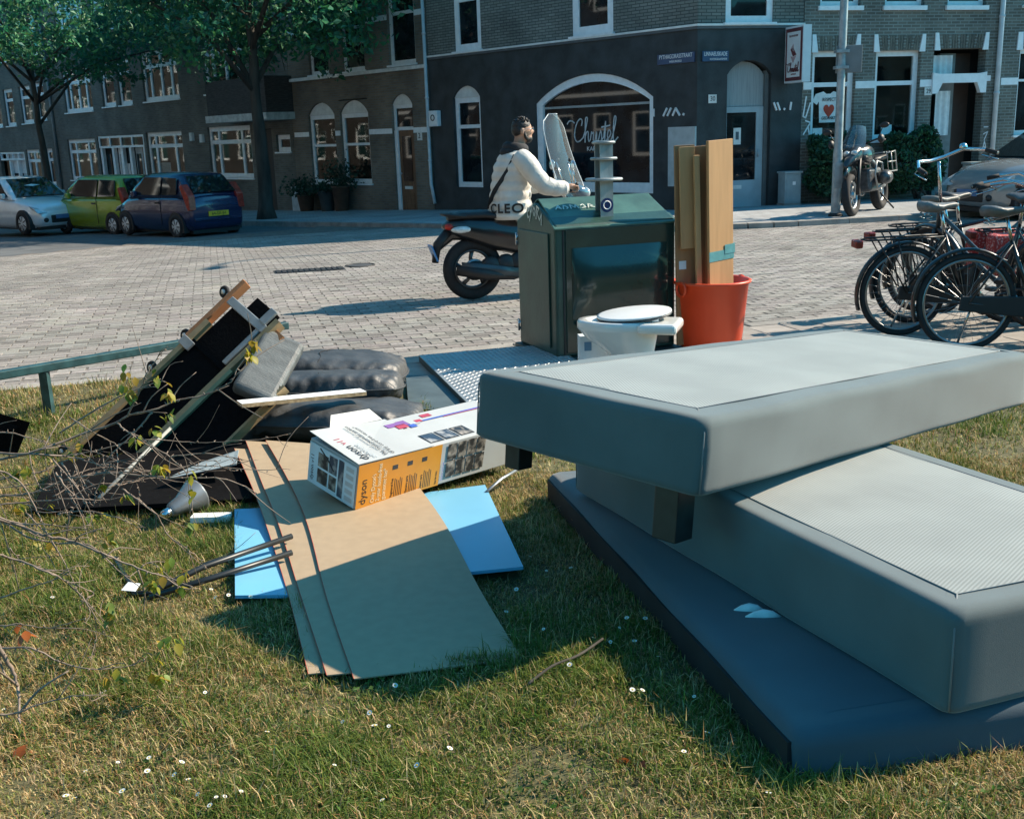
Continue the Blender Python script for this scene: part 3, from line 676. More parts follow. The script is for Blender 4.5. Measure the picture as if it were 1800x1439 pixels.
# alarm box, broken letters, blank board, street name plates
al = MB().box((-8.72, -.14, 1.84), (-8.36, -.002, 2.24)).build('alarm_box', m_white, fa, bevel=.02)
MB().torus((-8.54, -.145, 2.06), (0, 1, 0), .07, .014, 16, 6).build('alarm_mark', mat('dark_mark', (.02, .03, .03), .5), al)
def letter_bits(parent, x, z, pl, h=.14):
    for st in pl: MB().ribbon([(x + p[0], z + p[1] * h) for p in st], .035, -.002, .03).build('letter_stub', m_letter, parent)
letter_bits(fa, -1.14, 1.86, [[(0, 0), (.0, 1)], [(.27, 0), (.36, 1)], [(.38, 0), (.47, 1)], [(.52, 0), (.60, 1), (.70, 0)], [(.80, 0), (.81, .15)]])
MB().box((-.72, -.05, .40), (-.005, -.002, 1.62)).build('notice_board', mat('pale_board', (.42, .46, .46), .6, var=.1), fa)
m_sign = mat('street_sign_blue', (.035, .075, .15), .35, var=.1)
sg = MB().box((-1.03, -.03, 2.89), (-.06, -.004, 3.09)).build('street_name_plate', m_sign, fa)
text('street_name', 'PYTHAGORASSTRAAT', .118, m_letter, FA @ Matrix.Translation((-.545, -.033, 3.03)), sg, sx=.74)
text('street_name_small', 'WISKUNDIGE', .06, m_letter, FA @ Matrix.Translation((-.545, -.033, 2.93)), sg, sx=.9)
# quay front
XB1 = 2.40
wall(fb, 0, XB1, -.6, 3.52, [(.67, 1.68, -.12, 2.90)], m_blackp, 'shop_wall', rev=.3)
wall(fb, 0, XB1, 3.62, HA3, [(.62, 1.69, 3.64, 5.3)], m_brickU, 'upper_wall', y=.02)
MB().box((.1, .36, -.6), (XB1, .38, HA3)).build('inner_lining', m_dark, fb)
MB().box((-.02, -.03, 3.522), (XB1, .2, 3.575)).build('ledge', MATS['lead_ledge'], fb); MB().box((-.03, -.045, 3.576), (XB1, .2, 3.618)).build('ledge_strip', m_white2, fb)
window(fb, .62, 1.69, 3.64, 5.3, (0, 1), (0, 1), fw=.13, y=.05)
m_gdoor = mat('grey_blue_door', (.36, .45, .48), .5, var=.08, vs=4)
arch_panel(fb, .67, 1.60, 2.62, .27, mat('grey_boarding', (.30, .36, .37), .6, var=.12, vs=9, stretch=(8, 8, .3)), y=.2, t=.04, z0=1.99, name='boarded_fanlight'); spandrel(fb, .67, 1.68, 2.62, .285, m_blackp, rev=.3)
MB().box((1.60, .12, -.12), (1.68, .3, 2.7)).build('door_post', mat('dark_post', (.12, .14, .14), .6), fb)
b = MB(); b.box((.68, .17, -.08), (.76, .24, 1.985)); b.box((1.44, .17, -.08), (1.60, .24, 1.985)); b.box((.76, .171, 1.87), (1.44, .239, 1.985)); b.box((.76, .171, -.08), (1.44, .239, .48))
dr = b.build('door', m_gdoor, fb)
MB().box((.76, .20, .48), (1.44, .21, 1.87)).build('door_pane', m_pane, dr)
MB().box((.84, .155, .30), (1.12, .169, .38)).build('mail_slot', m_white2, dr)
MB().box((.93, .19, 1.22), (1.10, .199, 1.56)).build('paper_notice', m_white2, dr); MB().box((.98, .186, 1.32), (1.05, .1895, 1.48)).build('notice_print', mat('notice_print', (.08, .12, .14), .6), dr)
MB().cyl((1.47, .12, .95), (1.47, .12, 1.1), .015, n=8).build('door_handle', m_zinc, dr)
MB().box((.6, -.25, -.2), (1.75, .3, -.1)).build('door_step', m_stone, fb)
sg = MB().box((.10, -.03, 2.89), (.68, -.004, 3.09)).build('street_name_plate', m_sign, fb)
text('street_name', 'LINNAEUSKADE', .115, m_letter, FB @ Matrix.Translation((.39, -.033, 3.03)), sg, sx=.62)
text('street_name_small', 'WATERGRAAFSMEER', .055, m_letter, FB @ Matrix.Translation((.45, -.033, 2.93)), sg, sx=.75)
MB().box((.25, -.02, 2.07), (.43, -.002, 2.24)).build('house_number', m_white2, fb); text('number', '30', .13, MATS['black_print'], FB @ Matrix.Translation((.34, -.023, 2.155)), fb, sx=.9)
letter_bits(fb, 1.72, 1.90, [[(.08, 0), (.02, 1)], [(.16, 0), (.10, 1)], [(.26, .0), (.27, .15)], [(.40, 0), (.42, 1)]])
# light box sign hanging out over the pavement
b = MB().box((1.93, -.80, 2.42), (2.11, -.08, 3.52)); sgn = b.build('hanging_sign', mat('sign_box_white', (.62, .70, .72), .4, var=.04), fb)
MB().box((1.924, -.77, 2.46), (1.929, -.11, 3.48)).build('sign_border', mat('maroon', (.12, .03, .035), .5), sgn)
MB().box((1.918, -.70, 2.53), (1.923, -.18, 3.41)).build('sign_face', mat('sign_white', (.72, .78, .78), .4, var=.03), sgn)
FS = FB @ Matrix.Translation((1.916, -.44, 0)) @ Matrix.Rotation(R(-90), 4, 'Z')
rb = lambda pts, mm, nm: MB().prism(pts, -.003, .0, None, 'y').build(nm, mm, sgn, world=True, m=FS)
m_maroon = mat('emblem_red', (.16, .04, .045), .5); m_pink = mat('emblem_pale', (.5, .36, .36), .5)
rb([(-.0, 3.18), (-.11, 3.08), (.04, 3.02), (.02, 3.10)], m_pink, 'emblem'); rb([(-.11, 3.075), (.0, 3.10), (.13, 2.96), (-.01, 2.93)], m_maroon, 'emblem'); rb([(-.10, 2.94), (.0, 2.925), (.12, 2.945), (.0, 2.80)], m_pink, 'emblem')
text('sign_small_print', 'ELLE EN EN VIN', .055, m_maroon, FS @ Matrix.Translation((0, -.003, 3.33)), sgn, sx=.9)
lt = script_christel(sgn, 0, 0, .175, 0, m_maroon, .016)
lt.data.transform(wmat(sgn).inverted() @ FS @ Matrix.Translation((-.21, -.004, 2.63)))
text('sign_small_print', 'KAPSALON', .04, m_maroon, FS @ Matrix.Translation((.03, -.003, 2.585)), sgn)
MB().cyl((2.02, -.09, 2.6), (2.02, 0, 2.6), .02, n=8).build('sign_bracket', m_zinc, sgn); MB().cyl((2.02, -.09, 3.4), (2.02, 0, 3.4), .02, n=8).build('sign_bracket', m_zinc, sgn)
rehang(fa, t); rehang(fb, t)
roof_block(t, [wpt(FA, -8.82, -.3), wpt(FA, 0, -.3), wpt(FB, 0, -.6), wpt(FB, XB1, -.7), wpt(FB, XB1, 8), wpt(FA, -8.82, 8)], HA3, HA3 + .25, m_roof)

# ---- houses across the side street and across the water: only mirrored in the panes
t = thing('brick_house', 'sunlit brick house across the side street mirrored in the shop window', 'building', m4=frame(CRN + nA * 17.5, dA, nA, (0, 0, 1)))
ops = [(x, x + 1.1, z, z + 1.9) for x in np.arange(-9.0, 105, 2.3) for z in (.5, 3.7, 6.6)]
wall(t, -10, 110, -1.5, 9.5, ops, brickmat('sunlit_brick', (.05, .042, .036), (.068, .056, .048), (.06, .055, .05)))
for o in ops: window(t, *o, (0, 1), (0, .6, 1), fw=.14, bw=.1, sill=0)
MB().box((-10, .34, -1.5), (110, .36, 9.5)).build('inner_lining', m_dark, t); MB().box((-10, -.15, 9.5), (110, 8, 9.8)).build('roof', m_roof, t); MB().box((-10, -.06, 3.05), (110, -.001, 3.2)).build('plaster_band', m_white, t)
t = thing('brick_house', 'long brick terrace behind the camera across the water mirrored in the quay windows', 'building', m4=frame((10, -38, 0), (-.966, -.259, 0), (.259, -.966, 0), (0, 0, 1)))
ops = [(x, x + 1.2, z, z + 1.9) for x in np.arange(-120, 44, 3.1) for z in (.6, 4., 7.2)]
wall(t, -122, 46, -1, 10.5, ops, m_brickA)
for x in np.arange(-120, 44, 3.1): window(t, x, x + 1.2, .6, 2.5, (0, 1), (0, .6, 1), fw=.14, sill=0)
MB().box((-122, .34, -1), (46, .36, 10.5)).build('inner_lining', m_dark, t); MB().box((-122, -.15, 10.5), (46, 8, 10.8)).build('roof', m_roof, t)

# ---- quay house number 29
t = tB2 = thing('brick_house', 'brown brick quay house number 29 with keystone lintels and curtained windows', 'building', m4=FB)
zb = -.6
ops = [(2.62, 3.65, 1.19, 3.06), (4.13, 5.23, 1.21, 3.05), (5.55, 6.87, -.2, 3.07), (2.75, 3.7, 3.95, 5.6), (4.28, 5.23, 3.95, 5.6), (5.81, 6.77, 3.95, 5.6)]
wall(t, 2.402, 7.20, zb, HB2, ops, m_brickB, rev=.25)
MB().box((2.41, .62, zb), (7.2, .64, HB2)).build('inner_lining', m_dark, t)
for a, c, d, e in ops[:2]:
    cur = [(a + .1, a + .42, 1.25, 2.2), (c - .45, c - .08, 1.25, 2.2), (a + .08, c - .08, 2.45, 2.95)] if a < 4 else [(a + .08, c - .08, 1.45, 2.95)]
    window(t, a, c, d, e, (0, 1), (0, .64, 1), fw=.11, bw=.09, y=.1, pm=m_glass, curtain=cur, sill=.06)
for a, c, d, e in ops[3:]: window(t, a, c, d, e, (0, 1), (0, .7, 1), fw=.1, y=.1, pm=m_pane, sill=.09)
# T-shirt hung in the first window
sh = [(-.30, .17), (-.38, .02), (-.27, -.05), (-.22, .02), (-.20, -.42), (.20, -.42), (.22, .02), (.27, -.05), (.38, .02), (.30, .17), (.12, .22), (.05, .17), (-.05, .17), (-.12, .22)]
sw_ = MB().prism([(3.10 + p[0], 2.03 + p[1]) for p in sh][::-1], .125, .129, None, 'y').build('t_shirt', m_curtain, t)
MB().prism([(3.12 + .13 * math.sin(a) ** 3 * 1.0, 1.86 + .01 * (13 * math.cos(a) - 5 * math.cos(2 * a) - 2 * math.cos(3 * a) - math.cos(4 * a))) for a in [2 * math.pi * k / 24 for k in range(24)]], .118, .124, None, 'y').build('red_heart', mat('heart_red', (.5, .05, .02), .6), sw_)
text('shirt_lettering', 'RESPECT', .10, MATS['black_print'], FB @ Matrix.Translation((3.12, .117, 2.08)), sw_, sx=.85); text('shirt_lettering', 'GEDANKT', .09, MATS['black_print'], FB @ Matrix.Translation((3.12, .117, 1.70)), sw_, sx=.8)
MB().box((2.75, .12, 1.30), (2.98, .125, 1.50)).build('window_paper', m_curtain, t); MB().box((4.42, .12, 1.3), (4.68, .125, 1.52)).build('window_paper', m_curtain, t)
# lintels: soldier bricks with white end stones
for a, c, zt in ((2.66, 3.66, 3.06), (4.13, 5.24, 3.05), (5.62, 6.83, 3.07)):
    n = 15
    for k in range(n):
        x0 = a + .10 + (c - a - .2) * k / n; x1 = a + .10 + (c - a - .2) * (k + 1) / n - .010; sk = (k + .5 - n / 2) / n * .12
        MB().add([(x0, -.012, zt + .005), (x1, -.012, zt + .005), (x1 + sk, -.012, zt + .30), (x0 + sk, -.012, zt + .30), (x0, 0, zt + .005), (x1, 0, zt + .005), (x1 + sk, 0, zt + .30), (x0 + sk, 0, zt + .30)],
                 [(0, 1, 2, 3), (0, 4, 5, 1), (1, 5, 6, 2), (2, 6, 7, 3), (3, 7, 4, 0)]).build('lintel_brick', m_brickS if k % 3 else m_brickB, t)
    for x, s_ in ((a, -1), (c, 1)):
        MB().prism([(x - .07, zt - .03), (x + .07, zt - .03), (x + .07 + (.0 if s_ > 0 else -.06), zt + .33), (x - .07 + (.06 if s_ > 0 else 0) + .0, zt + .33)], -.03, -.001, None, 'y').build('keystone', m_white, t)
for a, c in ((2.42, 2.61), (3.66, 4.12), (5.24, 5.53)): MB().box((a, -.015, 2.29), (c, -.001, 2.44)).build('plaster_band', m_white, t)
b = MB(); b.prism([(5.53, 2.14), (5.66, 2.14), (5.78, 2.36), (6.66, 2.36), (6.76, 2.14), (6.9, 2.14), (6.9, 2.58), (6.75, 2.55), (5.7, 2.55), (5.53, 2.58)], -.05, .06, None, 'y'); b.build('door_bracket_beam', m_white, t)
MB().box((6.9, -.02, 2.38), (7.02, .0, 2.50)).build('plaster_band', m_white, t)
MB().box((5.56, .5, -.2), (6.0, .55, 3.0)).build('door', mat('black_door', (.02, .022, .022), .5), t); MB().box((6.4, .5, -.2), (6.86, .55, 3.0)).build('door', mat('dark_brown_door', (.06, .035, .025), .5), t)
MB().box((6.0, .40, -.2), (6.4, .6, 3.0)).build('porch_pier', mat('grey_plaster', (.25, .28, .27), .8), t); MB().box((6.12, .38, 1.75), (6.26, .399, 1.95)).build('door_bell_panel', mat('dark_bell', (.05, .05, .05), .5), t)
MB().box((5.36, -.02, 2.11), (5.55, -.002, 2.28)).build('house_number', m_white2, t); text('number', '29', .13, MATS['black_print'], FB @ Matrix.Translation((5.455, -.023, 2.195)), t, sx=.9)
pipe(t, 7.16, -.1, HB2, material=MATS['pale_pipe'], r=.055)
b = MB(); b.ribbon([(2.5, 2.15), (2.44, 1.75), (2.5, 1.72), (2.60, 2.02)], .03, -.002); b.ribbon([(2.5, 1.66), (2.62, 1.62), (2.46, 1.38)], .03, -.002); b.ribbon([(2.57, 1.52), (2.6, 1.38)], .03, -.002); b.build('graffiti_tag', m_letter, t)
b = MB(); b.ribbon([(6.95, .9), (6.99, 1.1), (7.05, .9), (6.97, 1.0)], .02, -.002); b.ribbon([(6.95, 1.25), (7.06, 1.3), (6.98, 1.12)], .02, -.002); b.ribbon([(6.95, 1.4), (7.06, 1.4)], .02, -.002); b.build('graffiti_tag', m_letter, t)
roof_block(t, [wpt(FB, 2.42, -.7), wpt(FB, 7.2, -.7), wpt(FB, 7.2, 8), wpt(FB, 2.42, 8)], HB2, HB2 + .25, m_roof)
t = thing('brick_house', 'brown brick house right of the last drainpipe at the right edge', 'building', m4=FB)
ops = [(7.75, 8.8, 1.2, 3.05), (7.75, 8.8, 3.95, 5.6), (9.6, 10.6, 1.2, 3.05)]
wall(t, 7.22, 16, zb, HB2, ops, m_brickB); MB().box((7.22, .34, zb), (16, .36, HB2)).build('inner_lining', m_dark, t)
for o in ops: window(t, *o, (0, 1), (0, .64, 1), fw=.1, y=.1)
for x in (7.72, 8.83): MB().prism([(x - .08, 3.02), (x + .08, 3.02), (x + .06, 3.4), (x - .06, 3.4)], -.03, -.001, None, 'y').build('keystone', m_white, t)
MB().box((7.3, -.015, 2.29), (7.74, -.001, 2.44)).build('plaster_band', m_white, t)
roof_block(t, [wpt(FB, 7.22, -.7), wpt(FB, 16, -.7), wpt(FB, 16, 8), wpt(FB, 7.22, 8)], HB2, HB2 + .25, m_roof)
# ================================================================= street things
m_bark = mat('bark', (.055, .05, .042), .95, var=.4, vs=5, bump=1., bs=14, stretch=(1, 1, .25))
m_leaf = vcolmat('leaves', .5, .3, .35)
def leaves_mesh(name, C, size, cols, parent, rg_, up=.4, mt=None):
    """many small folded leaf faces at points C"""
    n = len(C); nr = rg_.normal(size=(n, 3)); nr[:, 2] += up; nr /= np.linalg.norm(nr, axis=1)[:, None]
    a = rg_.normal(size=(n, 3)); u = a - nr * (a * nr).sum(1)[:, None]; u /= np.linalg.norm(u, axis=1)[:, None]; v = np.cross(nr, u)
    s = (size * rg_.uniform(.45, 1.5, n))[:, None]
    P = np.stack([C - u * s, C + v * s * .55 + nr * s * .12, C + u * s - nr * s * .25, C - v * s * .55 + nr * s * .12], 1)
    F = np.arange(n * 4).reshape(n, 4); col = np.repeat(cols, 4, 0)
    return np_mesh(name, P.reshape(-1, 3), F, mt or m_leaf, parent, col)
def tree(label, x, y, r0, hstem, cr, ch, cz, nleaf, seed, limbs=9, droop=1., hole=None):
    g = gz(x, y) + .05; t = thing('street_tree', label, 'tree', (x, y, g)); q = random.Random(seed); rg_ = np.random.default_rng(seed)
    b = MB(); pts = []; z = -.1; px = py = 0
    while z < hstem + 2.5:
        k = z / (hstem + 2.5); pts.append(((px, py, z), r0 * (1.25 - .75 * k) * (1.5 if z < .05 else 1.15 if z < .35 else 1))); z += .45; px += q.uniform(-.03, .03); py += q.uniform(-.03, .03)
    b.tube([p for p, _ in pts], [r for _, r in pts], 12); b.build('trunk', m_bark, t)
    top = Vector(pts[-1][0]); cen = []
    for k in range(limbs):
        a = 2 * math.pi * (k + q.random() * .7) / limbs; L_ = cr * q.uniform(.65, 1.0); s = Vector((0, 0, hstem + q.uniform(-.4, 2.2)))
        e = Vector((math.cos(a) * L_, math.sin(a) * L_, cz + q.uniform(-.45, .6) * ch)); m1 = s.lerp(e, .4) + Vector((0, 0, .5)); m2 = s.lerp(e, .75) + Vector((q.uniform(-.3, .3), q.uniform(-.3, .3), .3))
        lb = MB().tube([s, m1, m2, e], [r0 * .5, r0 * .34, r0 * .2, r0 * .06], 7).build('limb', m_bark, t)
        cen += [m1, m2, e, e]
        for j in range(4):
            f = (m1, m2, e)[j % 3]; e2 = f + Vector((q.uniform(-1, 1), q.uniform(-1, 1), q.uniform(-.7, .6))) * cr * .4
            MB().tube([f, f.lerp(e2, .5) + Vector((0, 0, .1)), e2], [r0 * .14, r0 * .09, r0 * .03], 5).build('twig', m_bark, lb); cen += [e2, e2, f.lerp(e2, .6)]
    cen = np.array([tuple(c) for c in cen]); extra = rg_.normal(size=(len(cen), 3)); extra /= np.linalg.norm(extra, axis=1)[:, None]
    ext = extra * np.array([cr, cr, ch]) * rg_.uniform(.6, 1.02, (len(cen), 1)) + np.array([0, 0, cz]); cen = np.concatenate([cen, ext])
    idx = rg_.integers(0, len(cen), nleaf); rad = rg_.uniform(.35, .85, len(cen)); tone = rg_.uniform(.6, 1.35, len(cen))
    off = rg_.normal(size=(nleaf, 3)) * np.array([.55, .55, .42]) * rad[idx][:, None]
    C = cen[idx] + off
    if hole is not None: kk = hole(C); C = C[kk]; idx = idx[kk]
    base = np.array([.050, .185, .095]); col = base * tone[idx][:, None] * (1 + rg_.normal(0, .14, (len(C), 3))) * (1 + np.clip(rg_.normal(0, .5, (len(C), 1)), -.4, 1.4) * np.array([.7, .25, -.1]))
    leaves_mesh('crown', C, .085, np.clip(col, .005, 1), t, rg_)
    return t
tree('thick trunked street tree in full leaf right of the blue car', -6.42, 29.5, .165, 3.6, 4.0, 2.6, 5.9, 21000, 11, 11, hole=lambda C: (C[:, 2] > 4.15 - .35 * np.tanh(C[:, 0] * .8) + .5 * np.sin(C[:, 0] * 1.7) + .35 * np.sin(C[:, 1] * 2.3 + 1)))
tree('slim street tree in full leaf behind the green and white cars', -15.35, 37.2, .11, 3.4, 5.6, 2.9, 6.6, 22000, 23, 11, hole=lambda C: (C[:, 2] > 4.75 + .6 * np.sin(C[:, 0] * 1.5 + 2) + .35 * np.sin(C[:, 1] * 2.1)))

# ---- hedges by the quay house
def hedge(label, x0, x1, y0, y1, z1, seed, n=9000):
    rg_ = np.random.default_rng(seed); t = thing('hedge', label, 'hedge', m4=FB @ Matrix.Translation(((x0 + x1) / 2, (y0 + y1) / 2, gz(*wpt(FB, x0, y0)) + .05)))
    hx, hy = (x1 - x0) / 2, (y1 - y0) / 2
    for k in range(7): MB().tube([(rg_.uniform(-hx, hx) * .8, rg_.uniform(-hy, hy) * .5, 0), (rg_.uniform(-hx, hx) * .8, 0, z1 * .5), (rg_.uniform(-hx, hx) * .8, rg_.uniform(-hy, hy), z1 * .9)], [.025, .018, .008], 6).build('stem', m_bark, t)
    d = rg_.normal(size=(n, 3)); d /= np.linalg.norm(d, axis=1)[:, None]; p = np.sign(d) * np.abs(d) ** .55
    C = p * np.array([hx, hy, z1 * .5]) * rg_.uniform(.72, 1.0, (n, 1)) + np.array([0, 0, z1 * .55])
    C += .10 * np.sin(C[:, [1, 2, 0]] * 7 + seed) ; C = C[(C[:, 2] > .12 + .2 * rg_.random(n))]
    col = np.array([.035, .11, .06]) * rg_.uniform(.5, 1.4, (len(C), 1)) * (1 + rg_.normal(0, .12, (len(C), 3)))
    leaves_mesh('foliage', C, .05, np.clip(col, .004, 1), t, rg_)
hedge('clipped green hedge under the T-shirt window left of the motorcycle', 2.35, 3.62, -.95, -.08, 1.32, 5)
hedge('clipped green hedge behind the motorcycle under the curtained window', 4.15, 5.5, -.95, -.08, 1.38, 6)

# ---- lamp post with the back of a sign
g = gz(5.98, 19.82) + .05
t = thing('lamp_post', 'tall grey galvanised lamp post standing in front of the motorcycle', 'lamp post', (5.98, 19.82, g))
m_galv = mat('galvanised_steel', (.34, .37, .38), .5, .55, var=.2, vs=7)
MB().lathe([(.085, 0), (.085, 1.1), (.072, 1.2), (.068, 4), (.05, 7.5)], 16).build('pole', m_galv, t)
MB().tube([(0, 0, 7.4), (.15, -.3, 7.8), (.3, -.9, 7.95)], [.05, .04, .035], 8).build('arm', m_galv, t)
MB().ball((.35, -1.1, 7.93), (.14, .32, .07)).build('lamp_head', m_galv, t)
MB().box((-.075, -.1, .5), (.075, -.082, .95)).build('hatch', m_galv, t)
sgb = MB().box((-.10, -.02, 2.48), (.34, .02, 2.94), Matrix.Rotation(R(-12), 4, 'Z')).build('sign_plate', mat('sign_back_grey', (.18, .20, .205), .6, .3, var=.1), t, bevel=.01)
MB().box((-.12, -.1, 2.55), (.1, .1, 2.6)).build('sign_clamp', m_galv, sgb); MB().box((-.12, -.1, 2.82), (.1, .1, 2.87)).build('sign_clamp', m_galv, sgb)
MB().lathe([(.13, 0), (.13, .03), (.09, .06)], 16).build('foot_collar', mat('dark_rubber', (.03, .03, .03), .8), t)

# ---- utility cabinets
def cabinet(label, x, y, wx, wy, h, c, sticker):
    q = wpt(FB, x, y); t = thing('utility_cabinet', label, 'cabinet', m4=FB @ Matrix.Translation((x, y, gz(*q) + .05)))
    m = mat('cabinet_' + str(c), c, .55, .1, var=.1, vs=5)
    MB().box((-wx / 2, -wy / 2, .04), (wx / 2, wy / 2, h)).build('body', m, t, bevel=.01); MB().box((-wx / 2 - .02, -wy / 2 - .02, h), (wx / 2 + .02, wy / 2 + .02, h + .04)).build('lid', m, t)
    MB().box((-wx / 2 - .01, -wy / 2 - .01, 0), (wx / 2 + .01, wy / 2 + .01, .038)).build('plinth', m_kerb, t)
    dr_ = MB().box((-wx / 2 + .04, -wy / 2 - .012, .08), (wx / 2 - .03, -wy / 2 - .001, h - .05)).build('door', m, t); MB().box(sticker[0], sticker[1]).build('sticker', m_white, dr_)
cabinet('small grey blue utility cabinet against the black wall beside the shop door', 2.03, -.25, .38, .3, .66, (.28, .36, .38), ((-.02, -.167, .42), (.05, -.163, .49)))
cabinet('grey utility cabinet with a white sticker beside the silver car', 5.72, -1.3, .3, .28, .72, (.22, .28, .29), ((-.12, -.157, .36), (.12, -.153, .58)))

# ---- pots beside house number 2
def pot(label, x, y, r, h, plant, seed):
    q = wpt(FA, x, y); t = thing('plant_pot', label, 'plant pot', m4=FA @ Matrix.Translation((x, y, gz(*q) + .05)))
    MB().lathe([(0, 0), (r * .7, 0), (r, h), (r * 1.08, h), (r * 1.08, h - .05), (r * .9, h - .04), (0, h - .06)], 16).build('pot', mat('terracotta_%d' % seed, (.16, .09, .06) if seed % 2 else (.10, .11, .11), .8), t)
    rg_ = np.random.default_rng(seed); n = 700; C = rg_.normal(size=(n, 3)) * np.array([r * 1.1, r * 1.1, plant * .4]) + np.array([0, 0, h + plant * .45])
    leaves_mesh('foliage', C[C[:, 2] > h - .05], .05, np.clip(np.array([.03, .08, .05]) * rg_.uniform(.4, 1.4, (n, 1)), 0, 1)[C[:, 2] > h - .05], t, rg_)
pot('dark pot with a low shrub under the left arched window of house number 2', -14.6, -.4, .28, .5, .4, 41)
pot('grey pot between the two arched windows of house number 2', -13.35, -.45, .26, .6, .15, 42)
pot('terracotta pot with a tall leafy plant under the right arched window of house number 2', -12.75, -.35, .27, .72, .6, 43)

